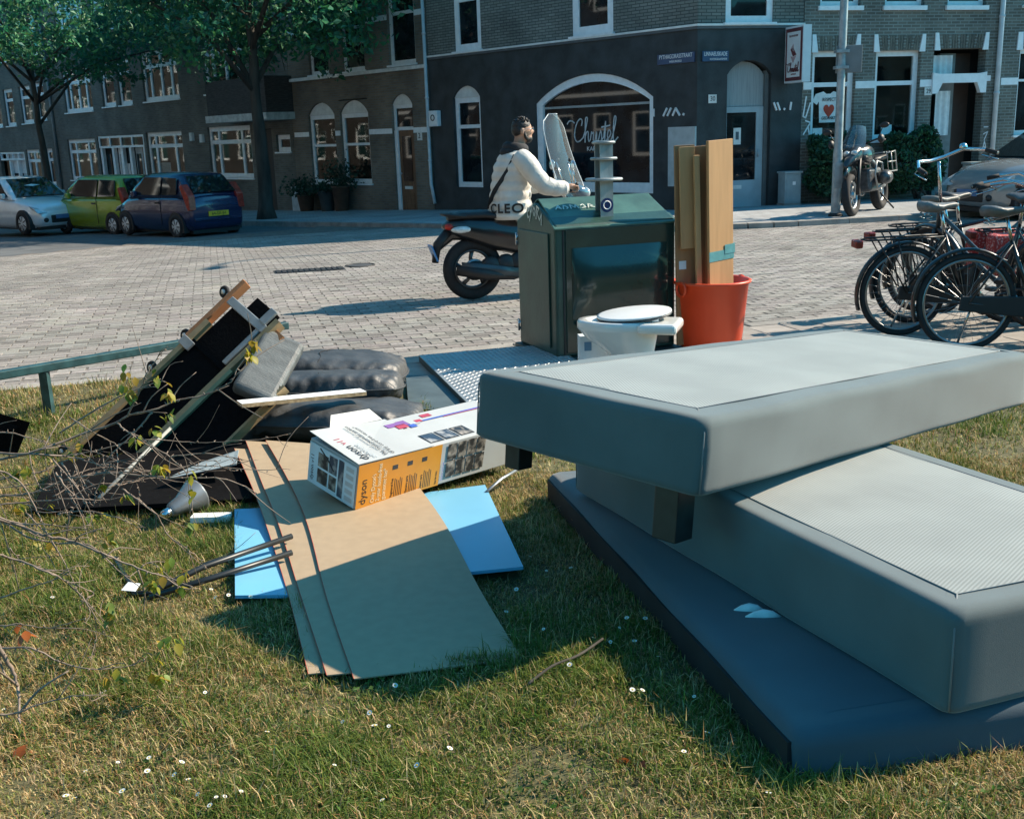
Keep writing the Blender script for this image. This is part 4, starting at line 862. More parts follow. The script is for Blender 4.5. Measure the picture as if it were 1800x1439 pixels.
# ---- parked cars
m_tyre = mat('tyre_rubber', (.018, .018, .019), .85, var=.2, vs=30)
m_carglass = mat('car_glass', (.01, .014, .016), .04, var=.3, spec=.5)
m_hub = mat('wheel_cover', (.60, .62, .63), .4, .2, var=.08)
m_trim = mat('black_trim', (.015, .015, .016), .55)
m_red = mat('tail_lamp_red', (.30, .025, .015), .2, var=.3, vs=14); m_lampw = mat('headlamp_clear', (.45, .5, .52), .1, .3, var=.3, vs=12)
def car(name, label, x, y, az, paint, L=3.5, W=1.55, H=1.48, hood=.92, belt=.95, wind=(.78, 1.35), rear=(3.05, 3.42), rearz=.95, wheel=.28, plate=None, platec=(.75, .5, .03), rot=0., front_z=.7, light=None, group='cars parked along the street'):
    """x forward is -; the front bumper is at local x=0, tail at x=L; az is the heading of the nose"""
    a = R(90) - az + math.pi
    t = thing(name, label, 'car', (x, y, gz(x, y) - .03), a, group)
    pm = mat('car_paint_' + name + str(paint), paint, .25, .25, var=.03, coat=.8)
    hw = W / 2
    st = [(.0, .66, .30, front_z * .78, .60), (.06, .80, .22, front_z, .72), (.35, .93, .17, hood - .10, .86), (wind[0] - .05, .985, .16, hood, .94), (wind[1], 1.0, .16, belt, 1.0), (2.1, 1.0, .16, belt + .01, 1.0), (rear[0], .99, .17, belt + .02, .98), (L - .12, .94, .2, rearz, .93), (L - .02, .86, .26, rearz - .06, .82), (L, .80, .34, rearz - .22, .75)]
    rings = []
    for xx, wf, zb_, zt, wt in st:
        w0 = hw * wf; rings.append([(xx, -w0 * .9, zb_), (xx, -w0 * .99, zb_ + .12), (xx, -w0, (zb_ + zt) * .52), (xx, -w0 * .985, zt - .10), (xx, -hw * wt * .92, zt - .02), (xx, -hw * wt * .5, zt + .02), (xx, 0, zt + .03),
                                     (xx, hw * wt * .5, zt + .02), (xx, hw * wt * .92, zt - .02), (xx, w0 * .985, zt - .10), (xx, w0, (zb_ + zt) * .52), (xx, w0 * .99, zb_ + .12), (xx, w0 * .9, zb_)])
    body = MB().loft(rings).build('body', pm, t)
    # greenhouse
    gs = [(wind[0], .88, hood - .02, hood + .0), (wind[0] + (wind[1] - wind[0]) * .55, .84, belt - .05, hood + (H - hood) * .58), (wind[1], .78, belt - .05, H - .06), (wind[1] + .35, .76, belt - .05, H), (rear[0] - .45, .75, belt - .05, H - .01), (rear[0], .73, belt - .05, H - .05), (rear[0] + (rear[1] - rear[0]) * .6, .74, belt - .05, belt + (H - belt) * .42), (rear[1], .8, rearz - .04, rearz + .02)]
    rings = []
    for xx, wf, zb_, zt in gs:
        wl = hw * .94; wt = hw * wf; f = (zt - zb_) / max(.01, (H - belt + .05)); wt = wl + (wt - wl) * min(1, max(.05, f))
        rings.append([(xx, -wl, zb_), (xx, -wt, max(zb_ + .01, zt - .07)), (xx, -wt * .86, zt), (xx, 0, zt + .015), (xx, wt * .86, zt), (xx, wt, max(zb_ + .01, zt - .07)), (xx, wl, zb_)])
    MB().loft(rings).build('cabin', pm, t)
    # glass set just proud of the cabin
    def gl(pts, nm, off):
        o = Vector(off); p = [Vector(q) for q in pts]; n = len(p)
        MB().add([q + o for q in p] + [q - o * .5 for q in p], [tuple(range(n)), tuple(range(2 * n - 1, n - 1, -1))] + [(i, n + i, n + (i + 1) % n, (i + 1) % n) for i in range(n)]).build(nm, m_carglass, t)
    zt = H - .09; wl = hw * .945; wtop = hw * .77
    def sw_(xx, zz): return wl + (wtop - wl) * (zz - belt) / (H - belt)
    midx = (wind[1] + rear[0]) / 2 + .12
    for s in (-1, 1):
        gl([(wind[0] + .26, s * sw_(0, belt + .03), belt + .03), (midx - .04, s * sw_(0, belt + .03), belt + .03), (midx - .04, s * sw_(0, zt), zt), (wind[1] + .14, s * sw_(0, zt), zt)][::s], 'side_window', (0, s * .018, .0))
        gl([(midx + .04, s * sw_(0, belt + .03), belt + .03), (rear[0] - .03, s * sw_(0, belt + .05), belt + .05), (rear[0] - .10, s * sw_(0, zt), zt - .02), (midx + .04, s * sw_(0, zt), zt)][::s], 'side_window', (0, s * .018, .0))
        b = MB(); b.box((wind[0] + .33, s * (hw + .02) - .06, belt - .02), (wind[0] + .48, s * (hw + .02) + .06, belt + .12)); b.build('mirror', pm, t, bevel=.03)
        dx0, dx1 = wind[0] + .35, midx
        b = MB(); b.box((dx1 - .22, s * hw * .995 - .012, belt - .16), (dx1 - .06, s * hw * .995 + .012, belt - .12)); b.build('door_handle', m_trim, t)
        b = MB(); b.box((dx1 - .004, s * hw * 1.0 - .006, .3), (dx1 + .004, s * hw * 1.0 + .006, belt)); b.build('door_gap', m_trim, t)
        for wx in (.62, L - .58):
            wy = s * (hw - .045); wh = thing('wheel', None, None, (0, 0, 0)); wh.parent = t; wh.matrix_basis = Matrix.Translation((wx, wy, wheel))
            MB().torus((0, 0, 0), (0, 1, 0), wheel - .065, .068, 24, 8, flat=1.25).build('tyre', m_tyre, wh)
            b = MB(); b.lathe([(0, .07), (.05, .075), (wheel - .11, .065), (wheel - .085, .0)], 20, Matrix.Rotation(R(-90 * s), 4, 'X')); b.build('rim', m_hub, wh)
            b = MB()
            for k in range(7):
                b.box((.055, -.012, .060), (wheel - .115, .012, .078), Matrix.Rotation(R(-90 * s), 4, 'X') @ Matrix.Rotation(2 * math.pi * k / 7, 4, 'Z') )
            b.build('wheel_slots', m_trim, wh)
            b = MB(); n = 20
            pr = [(wx + (wheel + .05) * math.cos(math.pi * k / n), wheel + (wheel + .05) * math.sin(math.pi * k / n)) for k in range(n + 1)] + [(wx - wheel - .05, .15), (wx + wheel + .05, .15)]
            b.prism(pr, s * (hw - .13), s * (hw + .004), None, 'y'); b.build('wheel_arch', m_trim, t)
    gl([(wind[0] + .02, -hw * .80, hood + .04), (wind[0] + .02, hw * .80, hood + .04), (wind[1] - .02, hw * .66, H - .07), (wind[1] - .02, -hw * .66, H - .07)], 'windscreen', (-.03, 0, .025))
    gl([(rear[1] + .005, hw * .72, rearz + .07), (rear[1] + .005, -hw * .72, rearz + .07), (rear[0] + .04, -hw * .62, H - .09), (rear[0] + .04, hw * .62, H - .09)], 'rear_window', (.035, 0, .02))
    for s in (-1, 1):
        b = MB(); b.prism([(L - .10, rearz - .30), (L + .0, rearz - .30), (L - .02, rearz + .02), (rear[0] + .22, rearz + .28), (rear[0] + .13, rearz + .24)], s * hw * .72, s * hw * .955, None, 'y'); b.build('tail_lamp', m_red, t, bevel=.015)
        b = MB(); b.prism([(-.02, front_z - .14), (.3, front_z - .02), (.42, hood - .16), (.12, front_z - .02)], s * hw * .55, s * hw * .90, None, 'y'); b.build('headlamp', m_lampw, t, bevel=.015)
        MB().ball((.0, s * hw * .62, .38), (.04, .07, .06), 10, 6).build('fog_lamp', m_trim, t)
    MB().box((-.02, -hw * .45, .30), (.06, hw * .45, .50)).build('grille', m_trim, t, bevel=.02)
    MB().box((L - .06, -hw * .82, .40), (L + .025, hw * .82, .47)).build('bumper_strip', pm, t, bevel=.015)
    MB().box((.1, -hw * .8, .12), (L - .12, hw * .8, .2)).build('underbody', m_trim, t)
    fr = frame((0, 0, 0), (0, -1, 0), (1, 0, 0), (0, 0, 1)); m_w = wmat(t)
    if plate:
        pl = MB().box((L + .012, -.26, .50), (L + .03, .26, .61)).build('number_plate', mat('plate_yellow', platec, .45, var=.04), t)
        text('plate_number', plate, .105, MATS['black_print'], m_w @ Matrix.Translation((L + .034, 0, .553)) @ Matrix.Rotation(R(90), 4, 'Z'), pl, sx=.95)
    pl = MB().box((-.045, -.26, .40), (-.02, .26, .51)).build('number_plate', mat('plate_blue', (.06, .16, .33), .45), t)
    return t
AZS = R(-42)
car('hatchback_car', 'dark blue hatchback with yellow rear plate parked beside the tree', -9.15, 27.6, R(-47), (.010, .022, .075), L=3.5, W=1.52, H=1.47, rear=(3.0, 3.4), plate='64-SX-JH')
car('hatchback_car', 'lime green hatchback parked between the white and the blue car', -11.9, 30.5, R(-52), (.23, .33, .025), L=3.5, W=1.52, H=1.5, rear=(3.1, 3.46), wind=(.6, 1.2), hood=.95)
car('hatchback_car', 'white hatchback facing the camera at the left edge', -11.75, 29.3, R(128), (.72, .77, .80), L=4.0, W=1.70, H=1.48, wind=(1.05, 1.75), rear=(3.55, 3.95), wheel=.3)
car('hatchback_car', 'silver hatchback parked behind the bicycles in front of number 29', 8.15, 19.3, R(255), (.26, .28, .28), L=4.0, W=1.7, H=1.55, wind=(.95, 1.7), rear=(3.55, 3.95), hood=.98, belt=1.0, wheel=.3)
# ================================================================= scooter and rider
m_sblack = mat('scooter_black', (.012, .013, .015), .28, .0, var=.3, vs=4, coat=.6)
m_seat = mat('seat_vinyl', (.016, .017, .019), .55, var=.2, vs=20, bump=.3, bs=60)
m_chrome = mat('chrome', (.55, .57, .58), .18, 1., var=.1)
m_alu = mat('brushed_alloy', (.38, .40, .41), .38, .8, var=.15, vs=9)
hx, hy = math.sin(R(72)), math.cos(R(72))
SCM = frame((-.355, 11.06, gz(-.355, 11.06) - .038), (hx, hy, 0), (-hy, hx, 0), (0, 0, 1))
def spoked_wheel(parent, loc, rad, tw, spokes=5, tilt=None, name='wheel', rimm=None, sw_=.05, disc=True):
    wh = bpy.data.objects.new(name, None); COL.objects.link(wh); wh.parent = parent; wh.matrix_basis = Matrix.Translation(loc) @ (tilt or Matrix())
    MB().torus((0, 0, 0), (0, 1, 0), rad - tw, tw, 36, 10, flat=1.05).build('tyre', m_tyre, wh)
    b = MB(); b.torus((0, 0, 0), (0, 1, 0), rad - tw * 2.0, .018, 32, 6, flat=2.2)
    for k in range(spokes):
        a = 2 * math.pi * k / spokes + .3; c_, s_ = math.cos(a), math.sin(a); r0, r1 = .04, rad - tw * 2
        b.tube([(c_ * r0, 0, s_ * r0), (c_ * r1 * .6 - s_ * .02, 0, s_ * r1 * .6 + c_ * .02), (c_ * r1, 0, s_ * r1)], [sw_ * .6, sw_ * .42, sw_ * .5], 6)
    b.cyl((0, -.05, 0), (0, .05, 0), .055, n=14); b.build('rim', rimm or m_alu, wh)
    if disc: MB().lathe([(.06, -.002), (.11, -.002), (.11, .002), (.06, .002)], 24, Matrix.Translation((0, -.075, 0)) @ Matrix.Rotation(R(90), 4, 'X')).build('brake_disc', m_alu, wh)
    return wh
t = scooter = thing('motor_scooter', 'black motor scooter with a tall clear windscreen behind the waste container', 'scooter', m4=SCM)
spoked_wheel(t, (0, 0, .315), .315, .062, 5, rimm=mat('dark_alloy', (.09, .095, .10), .35, .7)); spoked_wheel(t, (1.40, 0, .315), .315, .055, 5, rimm=MATS['dark_alloy'])
def sect(xx, w_, z0, z1, p=.75):
    c = (z0 + z1) / 2; h = (z1 - z0) / 2; return [(xx, w_ * math.copysign(abs(math.cos(a)) ** p, math.cos(a)), c + h * math.copysign(abs(math.sin(a)) ** p, math.sin(a))) for a in [2 * math.pi * k / 16 for k in range(16)]]
MB().loft([sect(-.30, .03, .74, .78), sect(-.22, .08, .68, .82), sect(-.05, .13, .60, .85), sect(.2, .165, .50, .84), (sect(.5, .175, .42, .80)), sect(.75, .15, .34, .66), sect(.88, .10, .30, .48)]).build('rear_body', m_sblack, t)
MB().loft([sect(-.24, .06, .815, .86), sect(-.1, .12, .82, .90), sect(.12, .15, .815, .905), sect(.3, .16, .80, .865), sect(.6, .14, .78, .845), sect(.76, .09, .74, .80)]).build('seat', m_seat, t)
MB().tube([(-.36, 0, .56), (-.22, 0, .685), (0, 0, .69), (.22, 0, .56)], [.05, .075, .085, .06], 10, sq=.5).build('rear_mudguard', m_sblack, t)
MB().tube([(-.24, 0, .70), (-.36, 0, .58), (-.39, 0, .40)], [.05, .045, .035], 8).build('plate_holder', m_trim, t)
mp_ = Matrix.Translation((-.405, -.0, .50)) @ Matrix.Rotation(R(-20), 4, 'Y')
MB().box((-.008, -.085, -.085), (.004, .085, .085), mp_).build('number_plate', mat('plate_sky_blue', (.05, .22, .48), .4, var=.05), t)
tl = MB().ball((-.235, 0, .755), (.055, .10, .04)).build('tail_lamp', mat('scooter_tail_red', (.45, .03, .02), .15, var=.2), t)
for s in (-1, 1): MB().ball((-.13, s * .115, .725), (.11, .03, .035)).build('indicator_lens', mat('clear_lens', (.62, .66, .66), .12, .1, var=.2, vs=20), t)
MB().tube([(-.1, -.19, .86), (-.28, -.1, .875), (-.30, 0, .88), (-.28, .1, .875), (-.1, .19, .86)], .014, 8).build('grab_rail', m_trim, t)
b = MB()
for k, (xx, zz, r_) in enumerate(((.0, .31, .10), (.16, .33, .115), (.32, .34, .12), (.46, .36, .11))): b.ball((xx, -.12, zz), (.12, .055, r_), 12, 8)
b.build('engine', mat('engine_grey', (.03, .032, .034), .5, .4), t)
MB().loft([[(-.16 + .2 * k, -.185, .36 + .5 * (.0) + dz_ * (.8 if k in (0, 3) else 1) + k * -.03) for dz_ in (.05, .0, -.05)] + [(-.16 + .2 * k, -.17, .31 - k * .03), (-.16 + .2 * k, -.17, .41 - k * .03)] for k in range(4)], True, True).build('exhaust_guard', mat('guard_blue_grey', (.05, .065, .075), .35, .3), t)
MB().tube([(-.2, -.16, .33), (.1, -.165, .27), (.4, -.13, .22), (.6, -.08, .25)], [.055, .06, .03, .022], 10).build('exhaust', m_trim, t)
MB().box((.55, -.2, .25), (1.12, .2, .31)).build('footboard', m_trim, t, bevel=.03)
MB().loft([[(1.08, y_, .3) for y_ in (-.2, -.1, 0, .1, .2)] + [(1.16, y_, .3) for y_ in (.2, .1, 0, -.1, -.2)], [(1.10, y_ * 1.15, .6) for y_ in (-.2, -.1, 0, .1, .2)] + [(1.26, y_ * .9, .6) for y_ in (.2, .1, 0, -.1, -.2)], [(1.04, y_ * .9, .92) for y_ in (-.2, -.1, 0, .1, .2)] + [(1.16, y_ * .7, .95) for y_ in (.2, .1, 0, -.1, -.2)]]).build('leg_shield', m_sblack, t)
MB().tube([(1.40, .07, .315), (1.28, .07, .62)], .022, 8).build('fork', m_alu, t); MB().tube([(1.40, -.07, .315), (1.28, -.07, .62)], .022, 8).build('fork', m_alu, t)
MB().tube([(1.18, 0, .5), (1.36, 0, .66), (1.56, 0, .60), (1.66, 0, .48)], [.05, .085, .08, .04], 10, sq=.5).build('front_mudguard', m_sblack, t)
MB().tube([(1.24, 0, .6), (1.10, 0, .98)], .045, 10).build('steering_column', m_trim, t)
MB().tube([(.98, -.34, 1.07), (1.06, -.2, 1.06), (1.1, 0, 1.02), (1.06, .2, 1.06), (.98, .34, 1.07)], .016, 8).build('handlebar', m_trim, t)
for s in (-1, 1):
    MB().cyl((.90, s * .365, 1.075), (1.0, s * .325, 1.068), .019, n=10).build('grip', m_tyre, t)
    MB().tube([(1.05, s * .22, 1.07), (1.02, s * .27, 1.18), (1.01, s * .29, 1.26)], .008, 6).build('mirror_stem', m_chrome, t)
    MB().ball((1.0, s * .295, 1.31), (.02, .075, .052)).build('mirror', mat('mirror_shell', (.35, .45, .52), .12, .6), t)
    MB().tube([(1.03, s * .2, 1.055), (1.06, s * .28, 1.05), (1.03, s * .36, 1.06)], .006, 5).build('brake_lever', m_chrome, t)
MB().loft([sect(1.02, .10, .98, 1.10), sect(1.10, .16, .95, 1.14), sect(1.22, .13, .96, 1.09), sect(1.28, .06, .98, 1.04)]).build('headlight_cowl', mat('cowl_blue_grey', (.10, .15, .19), .15, .2, coat=.8), t)
MB().ball((1.25, 0, 1.02), (.05, .09, .06)).build('headlight', m_lampw, t)
# tall windscreen, curved sheet with a rounded top
V = []; NU, NV = 12, 12
for j in range(NV + 1):
    v_ = j / NV; z_ = .98 + .84 * v_; xc = 1.22 - .27 * v_ - .03 * math.sin(v_ * 3); hw_ = .26 * (1 - .22 * v_) * (math.sqrt(max(0, 1 - max(0, (v_ - .82) / .185) ** 2)) if v_ > .82 else 1) * (.72 + .28 * min(1, v_ / .12))
    for i in range(NU + 1):
        u_ = -1 + 2 * i / NU; p_ = Matrix.Translation((1.12, 0, 0)) @ Matrix.Rotation(R(-48), 4, 'Z') @ Vector((xc - .07 * u_ * u_ - 1.12, hw_ * u_ * 1.1, z_)); V.append(tuple(p_))
F = [(j * (NU + 1) + i, j * (NU + 1) + i + 1, (j + 1) * (NU + 1) + i + 1, (j + 1) * (NU + 1) + i) for j in range(NV) for i in range(NU)]
ws = MB().add(V, F, None, True).build('windscreen', glass('perspex', (.86, .9, .9), .03, .08, .13, (.42, .44, .44)), t)
edge = [V[j * (NU + 1)] for j in range(NV + 1)] + [V[NV * (NU + 1) + i] for i in range(NU + 1)] + [V[j * (NU + 1) + NU] for j in range(NV, -1, -1)]
MB().tube(edge, .0045, 6).build('screen_edge', mat('perspex_edge', (.55, .6, .62), .3), ws)
for s in (-1, 1):
    MB().tube([(1.07, s * .12, 1.08), (1.0, s * .16, 1.34)], .008, 6).build('screen_stay', m_chrome, ws); MB().ball((1.02, s * .17, 1.36), .02, 8, 6).build('screen_bolt', m_trim, ws); MB().ball((1.08, s * .2, 1.12), .02, 8, 6).build('screen_bolt', m_trim, ws)

# ---- rider
t = rider = thing('person', 'rider in a white padded jacket with black crossbody strap sitting on the black scooter', 'person', m4=SCM)
m_skin = mat('skin', (.42, .24, .16), .55, var=.08, vs=12); m_jac = mat('white_quilted_jacket', (.62, .60, .55), .7, var=.08, vs=6, bump=1.0, bs=15); m_hair = mat('black_hair', (.012, .011, .011), .5, var=.3, vs=60, bump=.6, bs=90)
m_trs = mat('light_grey_trousers', (.42, .42, .40), .85, var=.1, bump=.3, bs=20); m_cloth = mat('black_cloth', (.018, .02, .023), .85, var=.2, vs=15, bump=.4, bs=30)
b = MB()
b.loft([[(cx + rx * math.cos(a), ry * math.sin(a), z) for a in [2 * math.pi * k / 16 for k in range(16)]] for z, cx, rx, ry in ((.80, .44, .12, .17), (.9, .43, .13, .17), (1.1, .44, .12, .15), (1.3, .47, .12, .18), (1.42, .50, .10, .19), (1.48, .52, .06, .07))])
b.tube([(.515, 0, 1.42), (.535, 0, 1.52), (.56, 0, 1.60)], [.065, .058, .06], 12)
b.ball((.578, 0, 1.675), (.100, .078, .112), 18, 12); b.ball((.615, 0, 1.598), (.066, .058, .055), 14, 10); b.ball((.645, 0, 1.655), (.04, .055, .06), 14, 10)
b.tube([(.672, 0, 1.68), (.693, 0, 1.652), (.676, 0, 1.636)], [.011, .017, .013], 8); b.ball((.666, 0, 1.605), (.012, .024, .009), 10, 6)
for s in (-1, 1):
    b.ball((.555, s * .079, 1.655), (.022, .011, .033), 10, 8); b.ball((.660, s * .032, 1.68), (.016, .018, .012), 8, 6)
    sh, el, wr = Vector((.50, s * .19, 1.385)), Vector((.66, s * .29, 1.13)), Vector((.90, s * .335, 1.095))
    b.tube([sh, sh.lerp(el, .5), el, el.lerp(wr, .5), wr], [.062, .055, .046, .042, .032], 12); b.ball(sh, .066, 10, 8); b.ball(el, .047, 10, 8)
    pm_ = Vector((.965, s * .338, 1.10)); b.tube([wr, pm_, pm_ + Vector((.035, 0, -.0))], [.03, .04, .03], 10, sq=.7)
    for k in range(4):
        y_ = s * (.375 - .024 * k); ln = (.8, 1., 1.05, .95)[k]
        b.tube([(.985, y_, 1.112), (1.015 + .01 * ln, y_, 1.108), (1.02 + .012 * ln, y_, 1.078), (.995, y_, 1.055), (.97, y_, 1.058)], [.0105, .0105, .010, .0095, .008], 7)
    b.tube([(.94, s * .31, 1.09), (.965, s * .285, 1.07), (.99, s * .29, 1.05)], [.013, .011, .009], 7)
    hp, kn, an = Vector((.47, s * .10, .88)), Vector((.92, s * .19, .80)), Vector((.88, s * .17, .40))
    b.tube([hp, hp.lerp(kn, .5), kn, kn.lerp(an, .5), an], [.085, .075, .058, .052, .04], 12); b.ball(kn, .06, 10, 8); b.tube([an, (.9, s * .17, .345), (1.04, s * .18, .335)], [.04, .045, .03], 10)
bd = b.build('body', m_skin, t); rm = bd.modifiers.new('fuse', 'REMESH'); rm.mode = 'VOXEL'; rm.voxel_size = .008; rm.use_smooth_shade = True
# jacket: torso and sleeves with quilted rolls
def puff(z, amp=.012, per=.095): return amp * abs(math.sin(math.pi * (z - .80) / per))
b = MB(); rings = []
prof = [(.80, .42, .215, .235), (.84, .42, .225, .245), (.92, .42, .215, .235), (1.02, .43, .20, .225), (1.12, .44, .195, .225), (1.22, .455, .19, .235), (1.32, .47, .18, .25), (1.39, .48, .155, .245), (1.44, .49, .13, .20), (1.475, .50, .105, .13)]
zz = [.80 + .675 * k / 56 for k in range(57)]
for z in zz:
    for q in range(len(prof) - 1):
        if prof[q][0] <= z <= prof[q + 1][0] + 1e-9:
            f = (z - prof[q][0]) / (prof[q + 1][0] - prof[q][0]); cx, rx, ry = [prof[q][m] + (prof[q + 1][m] - prof[q][m]) * f for m in (1, 2, 3)]; break
    pf = puff(z) - .006
    rings.append([(cx + (rx + pf) * math.copysign(abs(math.cos(a)) ** .85, math.cos(a)), (ry + pf) * math.copysign(abs(math.sin(a)) ** .85, math.sin(a)), z) for a in [2 * math.pi * k / 28 for k in range(28)]])
b.loft(rings, True, True); jk = b.build('jacket', m_jac, t)
for s in (-1, 1):
    P = [Vector((.485, s * .17, 1.395)), Vector((.53, s * .265, 1.34)), Vector((.60, s * .31, 1.22)), Vector((.68, s * .325, 1.13)), Vector((.79, s * .335, 1.10)), Vector((.89, s * .335, 1.094)), Vector((.925, s * .335, 1.095))]
    rr = [.11, .108, .098, .092, .084, .074, .055]; pts = []; rad = []
    for i in range(len(P) - 1):
        for k in range(6):
            u = k / 6; pts.append(P[i].lerp(P[i + 1], u)); rad.append((rr[i] + (rr[i + 1] - rr[i]) * u) + .006 * abs(math.sin((i * 6 + k) * .55)) - .004)
    pts.append(P[-1]); rad.append(rr[-1]); MB().tube(pts, rad, 16).build('sleeve', m_jac, jk)
# lettering wrapped round the hem
cu = bpy.data.curves.new('lettering', 'FONT'); cu.body = 'CLEO'; cu.size = .125; cu.extrude = .002; cu.offset = .004; cu.space_character = 1.22
tmp = bpy.data.objects.new('lettering', cu); me = bpy.data.meshes.new_from_object(tmp); bpy.data.objects.remove(tmp)
bm = bmesh.new(); bm.from_mesh(me); bmesh.ops.subdivide_edges(bm, edges=[e for e in bm.edges if e.calc_length() > .03], cuts=3); 
for v in bm.verts:
    th = R(196) + v.co.x / .235; rx, ry = .236 + v.co.z, .256 + v.co.z
    v.co = Vector((.42 + rx * math.copysign(abs(math.cos(th)) ** .85, math.cos(th)), ry * math.copysign(abs(math.sin(th)) ** .85, math.sin(th)), .875 + v.co.y))
bm.to_mesh(me); bm.free(); me.materials.clear(); me.materials.append(MATS['black_print']); o = bpy.data.objects.new('lettering', me); COL.objects.link(o); o.parent = jk
sp_ = []
for k in range(15):
    u = k / 14; th = R(262 - 88 * u); z = 1.43 - .52 * u; rx = .155 + .085 * min(1, u * 1.6); ry = .20 + .06 * min(1, u * 1.8); sp_.append((.45 + rx * math.cos(th), ry * math.sin(th), z))
MB().tube(sp_, .024, 8, sq=.35).build('bag_strap', m_cloth, t)
b = MB(); b.torus((.50, 0, 1.49), (.15, 0, 1), .085, .052, 22, 10, flat=1.2); b.ball((.43, 0, 1.46), (.09, .13, .06)); b.build('hood', m_cloth, t)
b = MB(); b.ball((.568, 0, 1.708), (.100, .080, .084), 18, 10); b.ball((.535, 0, 1.672), (.070, .0795, .072), 16, 10)
for k in range(90):
    a = rnd.uniform(0, 6.28); e = rnd.uniform(.5, 1.5); p = Vector((.565 + .10 * math.cos(a) * math.cos(e), .08 * math.sin(a) * math.cos(e), 1.712 + .083 * math.sin(e))); b.tube([p, p + Vector((rnd.uniform(.0, .02), rnd.uniform(-.008, .008), rnd.uniform(.003, .010)))], [.010, .004], 5)
b.build('hair', m_hair, t)
b = MB(); b.ball((.632, 0, 1.583), (.052, .055, .045), 14, 10); b.tube([(.575, -.074, 1.655), (.59, -.07, 1.60), (.62, -.055, 1.575)], [.012, .016, .018], 8); b.tube([(.575, .074, 1.655), (.59, .07, 1.60), (.62, .055, 1.575)], [.012, .016, .018], 8); b.build('beard', m_hair, t)
b = MB()
for s in (-1, 1): b.torus((.682, s * .034, 1.672), (1, 0, 0), .024, .0028, 18, 5); b.tube([(.682, s * .056, 1.675), (.63, s * .082, 1.678), (.55, s * .084, 1.675)], .0028, 5)
b.tube([(.688, -.012, 1.675), (.688, .012, 1.675)], .0028, 5); b.build('glasses', m_chrome, t)
for s in (-1, 1):
    hp, kn, an = Vector((.46, s * .10, .875)), Vector((.92, s * .19, .80)), Vector((.88, s * .17, .40)); b = MB()
    b.ball((.42, s * .08, .87), (.15, .12, .085)); b.tube([hp, hp.lerp(kn, .5), kn, kn.lerp(an, .5), an], [.105, .092, .076, .07, .062], 14); b.ball(kn, .077, 12, 8); b.build('trouser_leg', m_trs, t)
    MB().tube([(.83, s * .17, .345), (.92, s * .17, .36), (1.06, s * .18, .335), (1.10, s * .18, .33)], [.045, .055, .045, .03], 12).build('shoe', m_white2, t)

# ================================================================= motorcycle on the far pavement
MX, MY = 7.22, 21.1; fx, fy = -.57, -.822
MM = frame((MX, MY, gz(MX, MY) + .05), (fx, fy, 0), (-fy, fx, 0), (0, 0, 1)) @ Matrix.Rotation(R(6), 4, 'X') @ Matrix.Scale(1.13, 4)
t = thing('motorcycle', 'black touring motorcycle with silver frame parked between the lamp post and the hedge', 'motorcycle', m4=MM)
spoked_wheel(t, (0, 0, .33), .33, .075, 10, sw_=.02, rimm=m_alu); spoked_wheel(t, (1.5, 0, .335), .335, .062, 10, sw_=.02, rimm=m_alu)
for s in (-1, 1):
    MB().tube([(1.5, s * .10, .335), (1.22, s * .10, 1.02)], [.03, .028], 10).build('fork_leg', m_trim, t); MB().ball((1.05, s * .0, 1.0), .03, 6, 4).build('bolt', m_trim, t)
    MB().tube([(1.12, s * .12, 1.10), (1.06, s * .32, 1.16), (1.0, s * .44, 1.13)], .015, 8).build('handlebar', m_trim, t); MB().ball((1.1, s * .40, 1.16), (.08, .05, .07)).build('hand_guard', m_trim, t)
    MB().tube([(1.06, s * .34, 1.17), (1.08, s * .42, 1.32)], .008, 6).build('mirror_stem', m_trim, t); MB().ball((1.09, s * .46, 1.36), (.025, .075, .045)).build('mirror', m_trim, t)
    MB().tube([(.1, s * .12, .4), (.45, s * .13, .5), (.75, s * .16, .80), (1.15, s * .08, 1.0)], .03, 8).build('frame_tube', m_alu, t)
    MB().tube([(.95, s * .26, .40), (1.12, s * .28, .62), (.95, s * .27, .82), (.6, s * .25, .78), (.55, s * .25, .45), (.95, s * .26, .40)], .015, 6).build('crash_bar', mat('pale_metal', (.32, .33, .33), .4, .5), t)
    b = MB(); b.tube([(-.35, s * .22, .62), (.15, s * .22, .62), (.2, s * .22, .92), (-.3, s * .22, .95), (-.35, s * .22, .62)], .012, 6); b.tube([(-.1, s * .22, .62), (-.05, s * .22, .94)], .01, 6); b.tube([(-.32, s * .22, .78), (.18, s * .22, .78)], .01, 6); b.build('pannier_rack', MATS['pale_metal'], t)
    MB().tube([(.62, s * .2, .55), (.70, s * .33, .55), (.86, s * .34, .55)], [.1, .12, .08], 10).build('cylinder_head', mat('engine_silver', (.10, .105, .11), .4, .6, var=.3, vs=20), t)
MB().loft([sect(.55, .10, .82, .98), sect(.75, .19, .78, 1.08), sect(.95, .20, .76, 1.12), sect(1.15, .15, .80, 1.08), sect(1.25, .09, .85, 1.02)]).build('fuel_tank', m_sblack, t)
MB().loft([sect(1.18, .13, .84, 1.12), sect(1.32, .15, .84, 1.10), sect(1.45, .08, .82, .98), sect(1.72, .03, .76, .82)]).build('beak_fairing', mat('fairing_grey', (.035, .038, .042), .3, .1, coat=.4), t)
for s in (-1, 1): MB().ball((1.42, s * .06, .985), (.05, .055, .045)).build('headlight', m_lampw, t)
V = []; 
for j in range(7):
    for i in range(9):
        u_ = -1 + i / 4; v_ = j / 6; V.append((1.36 - .28 * v_ - .10 * u_ * u_, .19 * u_ * (1 - .3 * v_ * v_), 1.06 + .36 * v_ * (1 - .12 * u_ * u_)))
